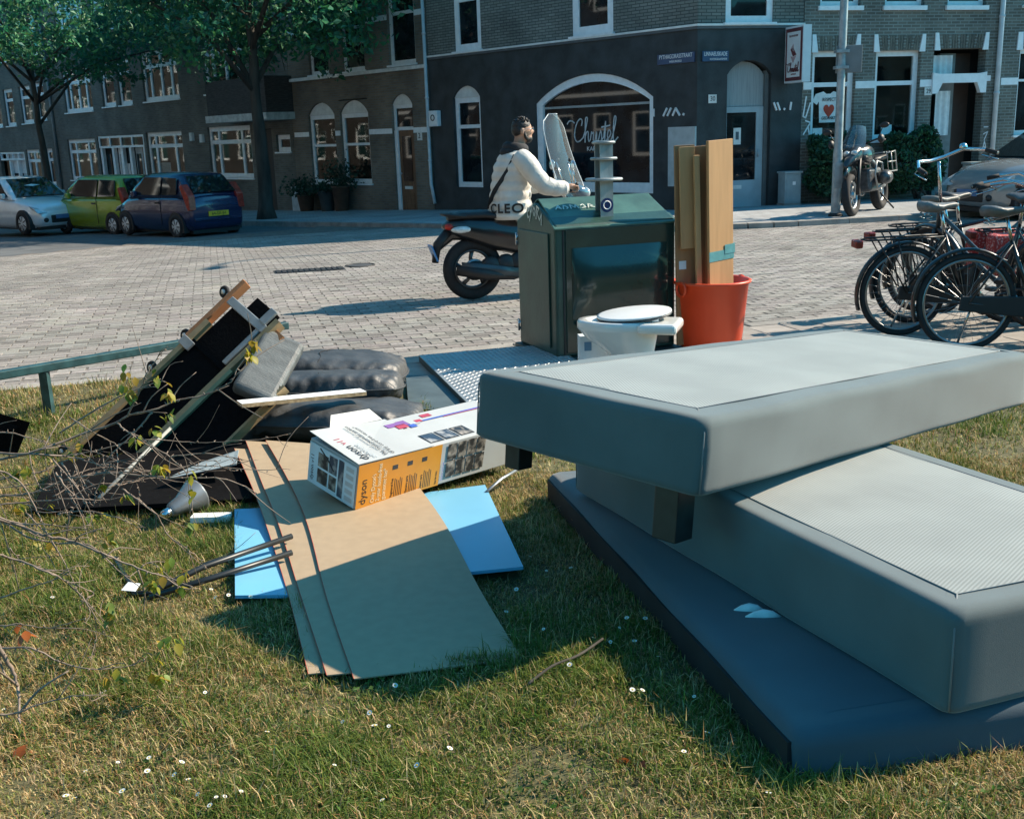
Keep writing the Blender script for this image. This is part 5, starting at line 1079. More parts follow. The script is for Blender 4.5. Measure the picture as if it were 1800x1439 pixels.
MB().add(V, [(j * 9 + i, j * 9 + i + 1, (j + 1) * 9 + i + 1, (j + 1) * 9 + i) for j in range(6) for i in range(8)], None, True).build('windscreen', glass('smoked_screen', (.45, .5, .52), .12, .04, .12, (.4, .5, .55)), t)
MB().box((.35, -.17, .34), (1.0, .17, .72)).build('engine_block', MATS['engine_silver'], t, bevel=.05)
MB().loft([sect(-.3, .10, .84, .92), sect(-.1, .16, .82, .92), sect(.25, .16, .80, .90), sect(.55, .12, .78, .88)]).build('seat', m_seat, t)
MB().tube([(1.22, 0, .66), (1.4, 0, .73), (1.6, 0, .72), (1.78, 0, .62)], [.06, .08, .075, .04], 10, sq=.4).build('front_mudguard', m_sblack, t)
MB().tube([(.7, -.16, .3), (.3, -.19, .3), (-.2, -.24, .48)], [.03, .035, .06], 10).build('exhaust', m_alu, t)
MB().tube([(.45, .15, .3), (.38, .34, .02)], .014, 6).build('kickstand', m_trim, t)
for k in range(3): MB().box((-.28 + k * .16, -.14, .935), (-.22 + k * .16, .14, .955)).build('rack_bar', MATS['pale_metal'], t)
# ================================================================= bicycles
m_spoke = mat('spoke_steel', (.30, .31, .32), .35, .9)
m_rim = mat('rim_alloy', (.28, .29, .30), .3, .9)
def bicycle(label, x, y, az, paint, z=0., step=True, saddle=(.035, .037, .038), lean=4., bars=(.5, .5, .5), rack=True, lamp=True, turn=0., crate=None, bar_h=1.08):
    f = (math.sin(az), math.cos(az)); M_ = frame((x, y, z), (f[0], f[1], 0), (-f[1], f[0], 0), (0, 0, 1)) @ Matrix.Rotation(R(lean), 4, 'X')
    t = thing('bicycle', label, 'bicycle', m4=M_, group='bicycles parked on the pavement')
    fm = mat('bike_paint_' + str(paint), paint, .32, .2, var=.1, coat=.4); RW = .345
    def wheel(xx, tl):
        wh = bpy.data.objects.new('wheel', None); COL.objects.link(wh); wh.parent = t; wh.matrix_basis = Matrix.Translation((xx, 0, RW)) @ tl
        MB().torus((0, 0, 0), (0, 1, 0), RW - .02, .021, 44, 8).build('tyre', m_tyre, wh); MB().torus((0, 0, 0), (0, 1, 0), RW - .047, .012, 40, 6, flat=1.2).build('rim', m_rim, wh)
        b = MB()
        for k in range(28):
            a = 2 * math.pi * k / 28; a2 = a + (.35 if k % 2 else -.35); s = .03 if k % 4 < 2 else -.03
            b.cyl((.02 * math.cos(a2), s, .02 * math.sin(a2)), ((RW - .05) * math.cos(a), 0, (RW - .05) * math.sin(a)), .0014, n=3, cap=False)
        tag(b.build('spokes', m_spoke, wh), kind='stuff')
        MB().cyl((0, -.05, 0), (0, .05, 0), .028, n=12).build('hub', m_rim, wh)
    T = Matrix.Rotation(turn, 4, 'Z'); Hd = Vector((.98, 0, .90)); Hb = Vector((1.03, 0, .70)); fx_ = 1.13
    def st(p):   # steered point about the head tube
        q = Vector(p) - Vector((1.0, 0, 0)); return Vector((1.0, 0, 0)) + (T @ q)
    wheel(0, Matrix()); wh2 = st((fx_, 0, RW)); wheel(wh2.x, T) 
    t.children[-1].matrix_basis = Matrix.Translation(wh2) @ T
    BB = (.47, 0, .29); ST = (.29, 0, .76)
    b = MB(); b.tube([BB, ST], .017, 10); b.tube([Hb, Hd], .02, 10); b.tube([Hb - Vector((.0, 0, 0)), BB], .019, 10)
    if step: b.tube([Hb + (Hd - Hb) * .6, (.68, 0, .56), (.40, 0, .48)], .015, 10)
    else: b.tube([Hb + (Hd - Hb) * .8, (.30, 0, .74)], .016, 10)
    for s in (-1, 1): b.tube([(0, s * .06, RW), (.25, s * .045, .31), (.47, s * .03, .29)], .009, 7); b.tube([(0, s * .06, RW), (.29, s * .02, .74)], .008, 7)
    b.build('frame', fm, t)
    b = MB()
    for s in (-1, 1): b.tube([st((fx_, s * .05, RW)), st((1.07, s * .05, .58)), st((1.04, s * .03, .70))], [.009, .012, .014], 7)
    b.build('fork', fm, t)
    for xx, a0, a1, stf in ((0, 20, 200, False), (fx_, -5, 165, True)):
        b = MB(); rr = RW + .03; rings = []
        for k in range(21):
            a = R(a0 + (a1 - a0) * k / 20); c_, s_ = math.cos(a), math.sin(a)
            ring = [(xx + c_ * (rr + dr), y_, RW + s_ * (rr + dr)) for y_, dr in ((-.03, -.012), (-.018, .004), (0, .009), (.018, .004), (.03, -.012), (.016, -.001), (0, .004), (-.016, -.001))]
            rings.append([st(p) for p in ring] if stf else ring)
        b.loft(rings, True, True); b.build('mudguard', fm, t)
    MB().tube([ST, (.25, 0, .93)], .013, 8).build('seat_post', m_chrome, t)
    # saddle: broad at the back, narrow nose
    rings = []
    for xx, w_, h_, zt in ((.08, .06, .045, .985), (.105, .105, .06, .995), (.16, .115, .06, .99), (.22, .085, .05, .98), (.28, .045, .04, .985), (.345, .028, .034, .99), (.375, .014, .02, .985)):
        rings.append([(xx, w_ * math.cos(a), zt + (h_ * .35 * math.sin(a) if math.sin(a) > 0 else h_ * 1.0 * math.sin(a))) for a in [2 * math.pi * k / 14 for k in range(14)]])
    sd = MB().loft(rings).build('saddle', mat('saddle_' + str(saddle), saddle, .5, var=.15, vs=12, bump=.2), t)
    for s in (-1, 1): MB().tube([(.13 + .018 * math.cos(k * .8), s * .055 + .018 * math.sin(k * .8), .88 + .004 * k) for k in range(14)], .004, 5).build('saddle_spring', m_chrome, sd)
    barm = mat('bar_' + str(bars), bars, .2, .95, var=.08)
    MB().tube([st(Hd), st((.96, 0, bar_h - .02))], .012, 8).build('stem', m_chrome, t)
    P = [st(p) for p in ((.70, -.31, bar_h - .02), (.80, -.29, bar_h + .005), (.93, -.20, bar_h + .03), (.98, -.06, bar_h), (.98, .06, bar_h), (.93, .20, bar_h + .03), (.80, .29, bar_h + .005), (.70, .31, bar_h - .02))]
    MB().tube(P, .0125, 9).build('handlebar', barm, t)
    for i, j in ((0, 1), (-1, -2)):
        MB().tube([P[i], P[i].lerp(P[j], .95)], .018, 8).build('grip', m_tyre, t); MB().tube([P[j], P[j] + Vector((.05, 0, -.035)), P[i] + Vector((0, 0, -.045))], .005, 5).build('brake_lever', m_chrome, t)
    MB().lathe([(0, .032), (.02, .028), (.03, .01), (.03, 0)], 14, Matrix.Translation(P[2] + Vector((0, 0, .01)))).build('bell', m_chrome, t)
    MB().ball(st((1.10, 0, .86)), (.05, .04, .04)).build('head_lamp', m_trim, t)
    if rack:
        rk = MB()
        for s in (-1, 1): rk.tube([(.26, s * .05, .755), (.1, s * .065, .755), (-.33, s * .065, .75), (-.36, 0, .75)], .007, 6); rk.tube([(0, s * .07, RW), (-.1, s * .066, .75)], .006, 6); rk.tube([(0, s * .07, RW), (-.26, s * .066, .75)], .006, 6)
        for xx in (-.26, -.1, .06): rk.tube([(xx, -.065, .753), (xx, .065, .753)], .006, 6)
        rk.tube([(.1, 0, .765), (-.34, 0, .76)], .006, 6); rk.build('luggage_rack', mat('rack_black', (.02, .021, .022), .4, .3), t)
    if lamp: MB().box((-.42, -.05, .69), (-.36, .05, .75)).build('tail_lamp', mat('bike_tail_red', (.22, .03, .02), .25, var=.2), t, bevel=.012)
    MB().prism([(-.07, RW - .05), (.50, .22), (.57, .27), (.55, .35), (.47, .38), (-.05, RW + .05)], -.062, -.04, None, 'y').build('chain_case', m_trim, t, bevel=.008)
    b = MB(); b.tube([(.47, -.08, .29), (.59, -.085, .19)], .010, 6); b.tube([(.47, .07, .29), (.35, .075, .39)], .010, 6); b.build('crank', m_chrome, t)
    MB().box((.55, -.18, .17), (.63, -.09, .2)).build('pedal', m_trim, t); MB().box((.31, .09, .38), (.39, .18, .41)).build('pedal', m_trim, t)
    MB().tube([(.06, .06, .3), (.02, .2, .01)], .009, 6).build('kickstand', m_chrome, t)
    if crate:
        for s in (-1, 1): MB().box((-.32, s * .16 - .075, .42), (.04, s * .16 + .075, .74)).build('pannier_bag', crate, t, bevel=.03)
    return t
bicycle('black bicycle with a red rear reflector at the left end of the row', 3.0, 8.18, R(84), (.014, .016, .018), saddle=(.14, .145, .14), lean=3, turn=R(8))
bicycle('nearest black bicycle with rear wheel just behind the upper box spring', 3.22, 7.52, R(93), (.018, .020, .023), saddle=(.10, .105, .105), lean=-3, lamp=False, rack=False, turn=R(-12))
bicycle('dark bicycle behind the nearest two with a high worn saddle', 3.28, 8.70, R(80), (.02, .024, .028), saddle=(.12, .115, .10), lean=-2, step=False, turn=R(15))
bicycle('bicycle with a wide chrome handlebar pointing away between the others', 3.92, 7.55, R(-26), (.03, .04, .05), z=.10, bars=(.62, .66, .68), lean=-12, bar_h=1.24, turn=R(-10), saddle=(.05, .05, .05), rack=False, lamp=False)
m_redbag = mat('red_white_dotted_bag', (.50, .04, .035), .7, var=.1, vs=60, col2=(.62, .30, .28), lo=.52, hi=.6)
bicycle('bicycle with red dotted pannier bags at the right edge', 4.02, 8.55, R(86), (.02, .05, .07), saddle=(.04, .04, .04), lean=2, crate=m_redbag, turn=R(5))
bicycle('dark bicycle standing farthest back in the row behind the worn saddle', 3.55, 9.25, R(78), (.02, .021, .022), saddle=(.03, .03, .03), lean=4, turn=R(-14), lamp=False)
bicycle('dark bicycle cut off by the right edge next to the nearest one', 4.05, 7.75, R(97), (.02, .03, .035), saddle=(.07, .07, .065), lean=-5, turn=R(18), lamp=False)
# ================================================================= waste container, toilet, tub
m_green = mat('container_green', (.020, .060, .048), .42, .1, var=.32, vs=4, bump=.10, bs=40, coat=.12, detail=8., lo=.3, hi=.7)
m_greenD = mat('container_dark_green', (.010, .034, .032), .22, .1, var=.2, vs=2.5, coat=.4)
CO = Vector((.335, 7.53, .012)); CM = frame(CO, (.934, .358, 0), (-.358, .934, 0), (0, 0, 1))
t = thing('waste_container', 'dark green street waste container with pitched lid and three-disc lifting post', 'container', m4=CM)
L_, D_, HE, HR = .95, .71, .96, 1.115
gab = [(0, .03), (D_, .03), (D_, HE), (D_ * .52, HR - .015), (D_ * .48, HR - .015), (0, HE)]
MB().prism(gab, .0, L_, None, 'x').build('body', m_green, t, bevel=.018, seg=3)
MB().box((-.03, -.10, 0), (L_ + .03, D_ + .03, .028)).build('base_plate', mat('base_steel', (.05, .075, .075), .5, .4, var=.3, vs=8), t)
# lid panels of the roof, the container paint lightened as if sunlit
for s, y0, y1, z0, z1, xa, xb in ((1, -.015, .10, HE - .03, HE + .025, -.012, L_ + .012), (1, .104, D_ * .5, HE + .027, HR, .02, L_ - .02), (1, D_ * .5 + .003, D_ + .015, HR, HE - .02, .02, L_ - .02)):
    MB().add([(xa, y0, z0), (xb, y0, z0), (xb - .01, y1, z1), (xa + .01, y1, z1), (xa, y0, z0 + .014), (xb, y0, z0 + .014), (xb - .01, y1, z1 + .014), (xa + .01, y1, z1 + .014)], [(0, 3, 2, 1), (4, 5, 6, 7), (0, 1, 5, 4), (1, 2, 6, 5), (2, 3, 7, 6), (3, 0, 4, 7)]).build('lid_panel', mat('sunlit_lid_green', (.055, .125, .10), .4, .1, var=.25, vs=5, bump=.08, bs=40), t, bevel=.004)
# left end door with hinges and tag
dr = MB().prism([(.10, .09), (D_ - .05, .09), (D_ - .05, HE - .06), (.10, HE - .06)], -.012, -.001, None, 'x').build('end_door', m_green, t, bevel=.003)
for z in (.13, HE - .18): b = MB(); b.cyl((-.018, D_ - .03, z), (-.018, D_ - .03, z + .09), .009, n=8); b.box((-.014, D_ - .055, z + .01), (-.006, D_ - .005, z + .03)); b.box((-.014, D_ - .055, z + .06), (-.006, D_ - .005, z + .08)); b.build('hinge', m_chrome, dr)
def stroke_on(name, pts_l, o, right, up, nrm, scale, wd, mt, parent):
    b = MB()
    for pl in pts_l: b.ribbon([(p[0] * scale, p[1] * scale) for p in pl], wd, 0, .0015)
    ob = b.build(name, mt, parent, world=False, m=frame(o, right, tuple(-c for c in nrm), up)); return ob
m_tagp = mat('marker_white', (.55, .62, .58), .6, var=.2, vs=30)
eyor = [[(.0, .25), (.12, .38), (.2, .3), (.05, .22), (.1, .05), (.22, .1)], [(.28, .4), (.36, .2), (.5, .45)], [(.36, .2), (.24, -.05)], [(.62, .15), (.54, .3), (.64, .42), (.74, .3), (.66, .14)], [(.8, .05), (.86, .45), (1.02, .38), (.9, .24), (1.08, .02), (1.25, .22), (1.22, -.12)]]
stroke_on('graffiti_tag', eyor, (-.003, D_ * .5 + .14, HE + .02), (0, -1, 0), (0, 0, 1), (-1, 0, 0), .22, .011, m_tagp, t)
sl_ = math.atan2(HR - HE - .027, D_ * .5 - .104); up_ = (0, math.cos(sl_), math.sin(sl_)); nr_ = (0, -math.sin(sl_), math.cos(sl_))
scr = [[(0, 0), (.2, .3), (.25, 0), (.1, .15)], [(.35, 0), (.45, .3), (.6, .1), (.5, 0)], [(.7, 0), (.75, .3), (.9, .05), (1, .3), (1.05, 0)], [(1.2, .2), (1.35, .3), (1.4, .05), (1.2, .0)], [(1.5, 0), (1.6, .3), (1.75, .15), (1.6, .1), (1.85, 0)]]
stroke_on('graffiti_tag', scr, (.10, .20, HE + .098), (1, 0, 0), up_, nr_, .17, .008, m_tagp, t)
# dark front hatch with bulge and sill
MB().box((.075, -.010, .06), (L_ - .02, -.001, HE - .03)).build('front_panel', m_greenD, t, bevel=.004)
rings = []
for k in range(9):
    a = math.pi * k / 8; rings.append([(x_, -.012 - .045 * math.sin(a) * q, .30 + .5 * k / 8) for x_, q in ((.12, .0), (.14, .8), (.3, 1), (.5, 1), (.7, 1), (.86, .8), (.88, .0))])
MB().loft(rings, False, False).build('hatch_drum', m_greenD, t)
MB().tube([(.14, -.03, .27), (.3, -.05, .275), (.46, -.045, .30)], [.014, .018, .02], 8).build('hatch_lip', m_greenD, t)
MB().box((.055, -.006, .05), (.066, -.001, HE - .02)).build('panel_gap', m_trim, t)
# lifting post: rolled H profile with three discs
PB = Vector((.445, .13, HE + .03))
b = MB(); b.box((-.05, -.045, 0), (.05, -.037, .53)); b.box((-.05, .037, 0), (.05, .045, .53)); b.box((-.004, -.037, 0), (.004, .037, .53))
m_post = mat('weathered_galvanised', (.30, .33, .33), .5, .6, var=.35, vs=9, stretch=(1, 1, .3))
pst = b.build('lifting_post', m_post, t, m=Matrix.Translation(PB))
for z, r_ in ((.262, .135), (.405, .098), (.515, .085)): MB().lathe([(.0, -.006), (r_ - .008, -.008), (r_, 0), (r_ - .006, .010), (.0, .012)], 28, Matrix.Translation(PB + Vector((0, 0, z)))).build('lifting_disc', m_post, pst)
MB().lathe([(0, 0), (.05, 0)], 24, Matrix.Translation(PB + Vector((.0, -.0465, .085))) @ Matrix.Rotation(R(90), 4, 'X')).build('sticker', mat('sticker_navy', (.01, .03, .12), .4), pst)
MB().torus(PB + Vector((0, -.047, .085)), (0, 1, 0), .028, .004, 20, 5).build('sticker_mark', m_white, pst)
# chequer plate walkway beside it
t = thing('chequer_plate', 'galvanised chequer plate on the ground left of the waste container', 'metal plate', m4=frame((-.667, 7.755, .055), KD, KN, (0, 0, 1)))
m_plate = mat('chequer_galvanised', (.34, .37, .38), .45, .5, var=.12, vs=5)
MB().box((0, -1.62, -.006), (1.0, 0, 0)).build('plate', m_plate, t)
V = []; F = []; k0 = 0
for i in range(27):
    for j in range(44):
        a = R(45 if (i + j) % 2 else -45); cx, cy = .03 + i * .036, -.025 - j * .036; c_, s_ = math.cos(a), math.sin(a); ln, wd = .019, .0075
        for lx, ly, lz_ in ((-ln, 0, 0), (0, -wd, 0), (ln, 0, 0), (0, wd, 0), (0, 0, .007)): V.append((cx + lx * c_ - ly * s_, cy + lx * s_ + ly * c_, lz_))
        F += [(k0, k0 + 1, k0 + 4), (k0 + 1, k0 + 2, k0 + 4), (k0 + 2, k0 + 3, k0 + 4), (k0 + 3, k0, k0 + 4)]; k0 += 5
tag(np_mesh('tread_pattern', np.array(V), np.array(F), m_plate, t), kind='stuff')
MB().box((.0, -1.62, -.05), (.012, 0, -.0065)).build('edge_flange', mat('plate_rim', (.07, .075, .08), .6, .4), t)
# ---- toilet
t = thing('toilet', 'white ceramic toilet bowl with its lid lying askew in front of the waste container', 'toilet', m4=frame((.775, 6.93, .012), (.953, -.303, 0), (.303, .953, 0), (0, 0, 1)))
m_cer = mat('white_ceramic', (.74, .76, .74), .12, var=.04, vs=4, coat=.5)
def oval(cx, rx, ry, z, n=24, sq=0.): return [(cx + rx * math.cos(a) * (1 if math.cos(a) < 0 else 1 + sq), ry * math.sin(a), z) for a in [2 * math.pi * k / n for k in range(n)]]
MB().loft([oval(.05, .15, .10, 0), oval(.05, .145, .095, .03), oval(.04, .13, .085, .12), oval(.0, .17, .11, .20), oval(-.05, .235, .155, .28), oval(-.07, .265, .178, .335), oval(-.07, .272, .184, .345), oval(-.07, .272, .184, .385), oval(-.07, .262, .176, .398), oval(-.07, .20, .125, .395), oval(-.07, .17, .10, .33), oval(-.05, .1, .06, .24), oval(-.05, .02, .02, .22)]).build('bowl', m_cer, t)
MB().box((.08, -.165, .325), (.335, .165, .394)).build('cistern_shelf', m_cer, t, bevel=.025, seg=3)
LM = Matrix.Translation((.03, .035, .425)) @ Matrix.Rotation(R(-4), 4, 'Y') @ Matrix.Rotation(R(5), 4, 'X') @ Matrix.Rotation(R(8), 4, 'Z')
b = MB(); b.loft([oval(0, .235, .18, .0, 28), oval(0, .245, .19, .006, 28), oval(0, .243, .188, .013, 28), oval(0, .225, .17, .017, 28), oval(0, .02, .02, .018, 28)], m=LM); b.build('lid', mat('white_plastic_lid', (.72, .75, .76), .25, var=.03), t)
b = MB(); b.torus((0, 0, -.006), (0, 0, 1), .2, .02, 30, 8, flat=.5); ob = b.build('seat_ring', mat('dark_gasket', (.05, .055, .06), .5), t, m=LM @ Matrix.Diagonal((1.12, .86, 1, 1)))
for p in ((-.05, -.165), (.14, -.13), (.2, .05)): MB().box((p[0] - .02, p[1] - .012, -.026), (p[0] + .02, p[1] + .012, -.004)).build('buffer', m_cer, t, m=LM)
t = thing('ceramic_fragment', 'small white drain collar lying right of the toilet foot', 'fragment', (1.02, 6.72, .012)); MB().lathe([(.03, 0), (.05, 0), (.05, .05), (.035, .055), (.03, 0)], 14).build('collar', m_cer, t)
t = thing('cardboard_carton', 'white paper carton standing between the toilet and the waste container', 'carton', m4=frame((.47, 7.12, .012), (.96, .1, 0), (-.1, .96, 0), (0, 0, 1))); MB().box((0, 0, 0), (.22, .10, .26)).build('carton', mat('pale_carton', (.62, .70, .74), .7), t); MB().box((.03, -.003, .16), (.08, -.001, .22)).build('carton_print', mat('carton_print', (.1, .22, .35), .6), t)
# ---- red tub
TC = Vector((1.49, 7.88, .012))
t = thing('plastic_tub', 'round red plastic tub packed with tall wooden boards beside the container', 'tub', TC)
m_tub = mat('red_plastic', (.72, .075, .022), .38, var=.08, vs=3)
MB().lathe([(0, .0), (.215, 0), (.222, .012), (.268, .485), (.285, .492), (.288, .505), (.275, .512), (.262, .505), (.21, .02), (0, .018)], 40).build('bucket', m_tub, t)
for a in (30, 210): MB().torus((.285 * math.cos(R(a)), .285 * math.sin(R(a)), .46), (math.cos(R(a)), math.sin(R(a)), 0), .05, .011, 16, 6).build('handle', m_tub, t)
m_ply = [mat('chipboard_%d' % k, c, .7, var=.08, vs=5, stretch=(5, 5, .5)) for k, c in enumerate(((.42, .235, .10), (.34, .185, .08), (.28, .155, .068), (.46, .28, .13)))]
bl = [('wide tan board in front, taped to the bundle', (.06, -.085), .265, .022, 1.50, 40, -2.0, 0), ('second wide tan board right behind the front board', (.075, -.05), .25, .02, 1.485, 40, -2.2, 1), ('brown plank at the left of the bundle in the red tub', (-.19, -.06), .15, .022, 1.47, 14, -1.2, 2),
      ('orange brown short board fixed on the left plank', (-.17, -.10), .12, .014, 1.46, 18, -1.6, 0), ('narrow batten between the left and the wide boards', (-.10, -.125), .04, .025, 1.40, 18, -2.0, 3), ('dark brown plank behind the narrow batten', (-.075, -.03), .13, .02, 1.46, 12, -1.4, 2), ('brown board edge just left of the wide board', (-.03, -.06), .10, .022, 1.465, -60, -1.5, 1), ('rear brown board standing at the back of the red tub', (-.02, .05), .22, .02, 1.44, 10, -1.0, 2)]
for lab, (dx, dy), wd, th, top, rz, ln, mi in bl:
    z0 = .045 if mi != 0 or wd > .2 else .75
    t = thing('wooden_board', lab, 'board', m4=Matrix.Translation(TC + Vector((dx, dy, 0))) @ Matrix.Rotation(R(rz), 4, 'Z') @ Matrix.Rotation(R(ln), 4, 'Y'), group='boards standing in the red tub')
    MB().box((-wd / 2, -th / 2, z0), (wd / 2, th / 2, top)).build('board', m_ply[mi], t, bevel=.002)
    if wd > .21 and dy < 0:
        MB().box((-wd / 2 - .004, -th / 2 - .003, .66), (wd / 2 + .004, -th / 2 - .001, .73)).build('tape_strip', mat('teal_tape', (.10, .28, .30), .35, var=.1, vs=20), t); MB().box((wd / 2 - .10, -th / 2 - .006, .70), (wd / 2 + .012, -th / 2 - .0035, .765)).build('tape_end', MATS['teal_tape'], t)
    elif mi == 2 and dx < -.1: MB().box((-.055, -th / 2 - .003, .60), (-.0, -th / 2 - .001, .66)).build('tape_strip', mat('pale_tape', (.5, .62, .66), .4), t)
# ================================================================= the pile on the lawn
def rotm(yaw, pit, rol): return Matrix.Rotation(R(yaw), 4, 'Z') @ Matrix.Rotation(R(pit), 4, 'Y') @ Matrix.Rotation(R(rol), 4, 'X')
def fabric(name, col, weave=None, bumpy=.10):
    m = mat(name, col, .85, var=.09, vs=3.5, bump=bumpy, bs=420, sheen=.25, spec=.2)
    if weave:
        nt = m.node_tree; L = nt.links.new; b = nt.nodes['Principled BSDF']; tc = [n for n in nt.nodes if n.type == 'TEX_COORD'][0]
        mp = nt.nodes.new('ShaderNodeMapping'); mp.inputs['Rotation'].default_value = (0, 0, R(weave[1])); L(tc.outputs['Object'], mp.inputs[0])
        w_ = nt.nodes.new('ShaderNodeTexWave'); w_.inputs['Scale'].default_value = weave[0]; w_.inputs['Distortion'].default_value = .15; L(mp.outputs[0], w_.inputs['Vector'])
        mx = nt.nodes.new('ShaderNodeMix'); mx.data_type = 'RGBA'; mx.blend_type = 'MULTIPLY'; mx.inputs[0].default_value = 1
        rp = nt.nodes.new('ShaderNodeMapRange'); rp.inputs[3].default_value = weave[2]; rp.inputs[4].default_value = 1.05; L(w_.outputs[1], rp.inputs[0])
        src = b.inputs['Base Color'].links[0].from_socket; L(src, mx.inputs[6]); L(rp.outputs[0], mx.inputs[7]); L(mx.outputs[2], b.inputs['Base Color'])
    return m
m_side = fabric('grey_velour', (.088, .114, .118)); m_top = fabric('light_ticking', (.25, .275, .265), (30., 38, .62)); m_top2 = fabric('light_ticking_fine', (.25, .27, .255), (32., -28, .64)); m_head = fabric('blue_grey_velour', (.048, .078, .10))
m_leg = mat('black_foot', (.015, .015, .015), .4, var=.3, vs=20)
def soft_box(name, L, W, H, rad, material, parent, top=.012, seed=0, nx=30, ny=16):
    """upholstered block with rounded upper edges, slightly loose cloth"""
    b = MB(); rings = []; q = random.Random(seed)
    prof = [(0, 0.012, 0), (0, .0, .012), (0, 0, H * .5), (0, 0, H - rad)] + [(0, rad * (1 - math.sin(a)), H - rad + rad * math.sin(a) if False else H - rad + rad * (1 - math.cos(a)) * 0 + rad * math.sin(math.pi / 2 - (math.pi / 2 - a))) for a in ()]
    def outline(ins, z, bul=0.):
        P = []; n = 12
        rc = .035
        for cx, cy, a0 in ((L - ins - rc, W - ins - rc, 0), (ins + rc, W - ins - rc, 90), (ins + rc, ins + rc, 180), (L - ins - rc, ins + rc, 270)):
            for k in range(5): a = R(a0 + 90 * k / 4); P.append((cx + rc * math.cos(a), cy + rc * math.sin(a)))
        # densify
        out = []
        for i in range(len(P)):
            p, r_ = Vector(P[i]), Vector(P[(i + 1) % len(P)]); m_ = max(1, int((r_ - p).length / .07))
            for k in range(m_): out.append(p.lerp(r_, k / m_))
        return [(p.x, p.y, z) for p in out]
    lv = [(.03, 0), (.012, 0), (0, .012), (0, .026), (0, H * .3), (0, H * .6), (0, H - rad - .012), (0, H - rad)] + [(rad * (1 - math.cos(R(a))), H - rad + rad * math.sin(R(a))) for a in (22, 45, 68, 90)] + [(rad + .012, H + .0005), (rad + .045, H + .0005)]
    base = outline(0, 0); n = len(base); C = Vector((L / 2, W / 2))
    for ins, z in lv:
        ring = []
        for p in base:
            x = p[0]; y = p[1]; x = x + (ins if x < L / 2 else -ins) * (1 if min(x, L - x) < .04 or min(y, W - y) >= .04 else 0); y = y + (ins if y < W / 2 else -ins) * (1 if min(p[1], W - p[1]) < .04 else 0)
            if min(p[0], L - p[0]) >= .04: x = p[0]
            wv = .0025 * math.sin(p[0] * 9 + z * 30 + seed) + .002 * math.sin(p[1] * 13 + seed * 2 + z * 17)
            ring.append((x, y + (wv if min(p[1], W - p[1]) < .04 else 0), z + (wv * .6 if z > H * .9 else 0)))
        rings.append(ring)
    b.loft(rings, True, True)
    return b.build(name, material, parent)
def box_spring(label, m4, L, W, H, topm, border, legs, seed, long_edge_legs=()):
    t = thing('box_spring', label, 'box spring', m4=m4)
    soft_box('upholstery', L, W, H, .03, m_side, t, seed=seed)
    # woven centre panel, gently domed, with a seam round it
    nx, ny = 24, 12; V = []; bx, by = border
    for j in range(ny + 1):
        for i in range(nx + 1):
            u, v = i / nx, j / ny; V.append((bx + (L - 2 * bx) * u, by + (W - 2 * by) * v, H + .0015 + .009 * (16 * u * (1 - u) * v * (1 - v)) ** .5 + .0012 * math.sin(u * 21 + seed) * math.sin(v * 9)))
    F = [(j * (nx + 1) + i, j * (nx + 1) + i + 1, (j + 1) * (nx + 1) + i + 1, (j + 1) * (nx + 1) + i) for j in range(ny) for i in range(nx)]
    MB().add(V, F, None, True).build('top_panel', topm, t)
    e = [(bx, by, H + .002), (L - bx, by, H + .002), (L - bx, W - by, H + .002), (bx, W - by, H + .002), (bx, by, H + .002)]
    MB().tube(e, .0022, 5).build('seam', mat('seam_thread', (.16, .18, .19), .9), t)
    for cx, cy in ((0, 0), (L, 0), (L, W), (0, W)):
        dx, dy = (1 if cx == 0 else -1), (1 if cy == 0 else -1)
        MB().tube([(cx + dx * .009, cy + dy * .009, .01), (cx + dx * .009, cy + dy * .009, H - .045), (cx + dx * .022, cy + dy * .022, H - .012), (cx + dx * bx, cy + dy * by, H + .003)], .0026, 5).build('corner_seam', MATS['seam_thread'], t)
    for x, y, lw, lh, ll in legs: MB().prism([(x - lw / 2, y - ll / 2), (x + lw / 2, y - ll / 2), (x + lw / 2, y + ll / 2), (x - lw / 2, y + ll / 2)], -lh, -.001).build('foot', m_leg, t, bevel=.004)
    return t
M1 = Matrix.Translation((.538, 2.980, .552)) @ rotm(44.37, 4.9, 1.0)
box_spring('grey upholstered box spring with light woven top, uppermost of the pile', M1, 2.52, .97, .236, m_top, (.108, .108), [(.085, .15, .09, .175, .09), (.10, .84, .07, .10, .07), (.85, .30, .085, .045, .085), (1.10, .62, .085, .05, .085)], 1)
M2 = Matrix.Translation((1.009, 2.294, .224)) @ rotm(111.37, 1.6, 1.4) @ Matrix.Translation((0, -.97, 0))
box_spring('grey upholstered box spring with light woven top in the middle of the pile', M2, 2.1, .97, .267, m_top2, (.082, .082), [(.15, .80, .1, .02, .1), (.15, .14, .1, .02, .1), (1.9, .80, .1, .03, .1), (1.9, .14, .1, .03, .1)], 2)
M3 = Matrix.Translation((.638, 2.24, .085)) @ rotm(101.5, 2.2, 0) @ Matrix.Translation((0, -1.35, 0))
t = thing('headboard', 'blue grey upholstered headboard slab lying flat under the two box springs', 'headboard', m4=M3)
soft_box('upholstery', 2.45, 1.35, .135, .04, m_head, t, seed=3)
MB().box((.03, 1.345, .008), (2.42, 1.358, .105)).build('black_underside', mat('black_lining', (.010, .010, .011), .8, var=.3), t)
b = MB(); m_pad = mat('white_wadding', (.68, .72, .74), .9, var=.1, vs=30)
for k, (x, y, ln) in enumerate(((.72, 1.15, .085), (.665, 1.13, .10))):
    pts = [(x - .02 + .03 * s_, y - ln / 2 + ln * s_, .1355 + .005 * math.sin(math.pi * s_)) for s_ in (0, .25, .5, .75, 1)]; b.tube(pts, [.003, .016, .020, .014, .003], 8, sq=.35)
b.build('torn_wadding', m_pad, t)
b = MB()
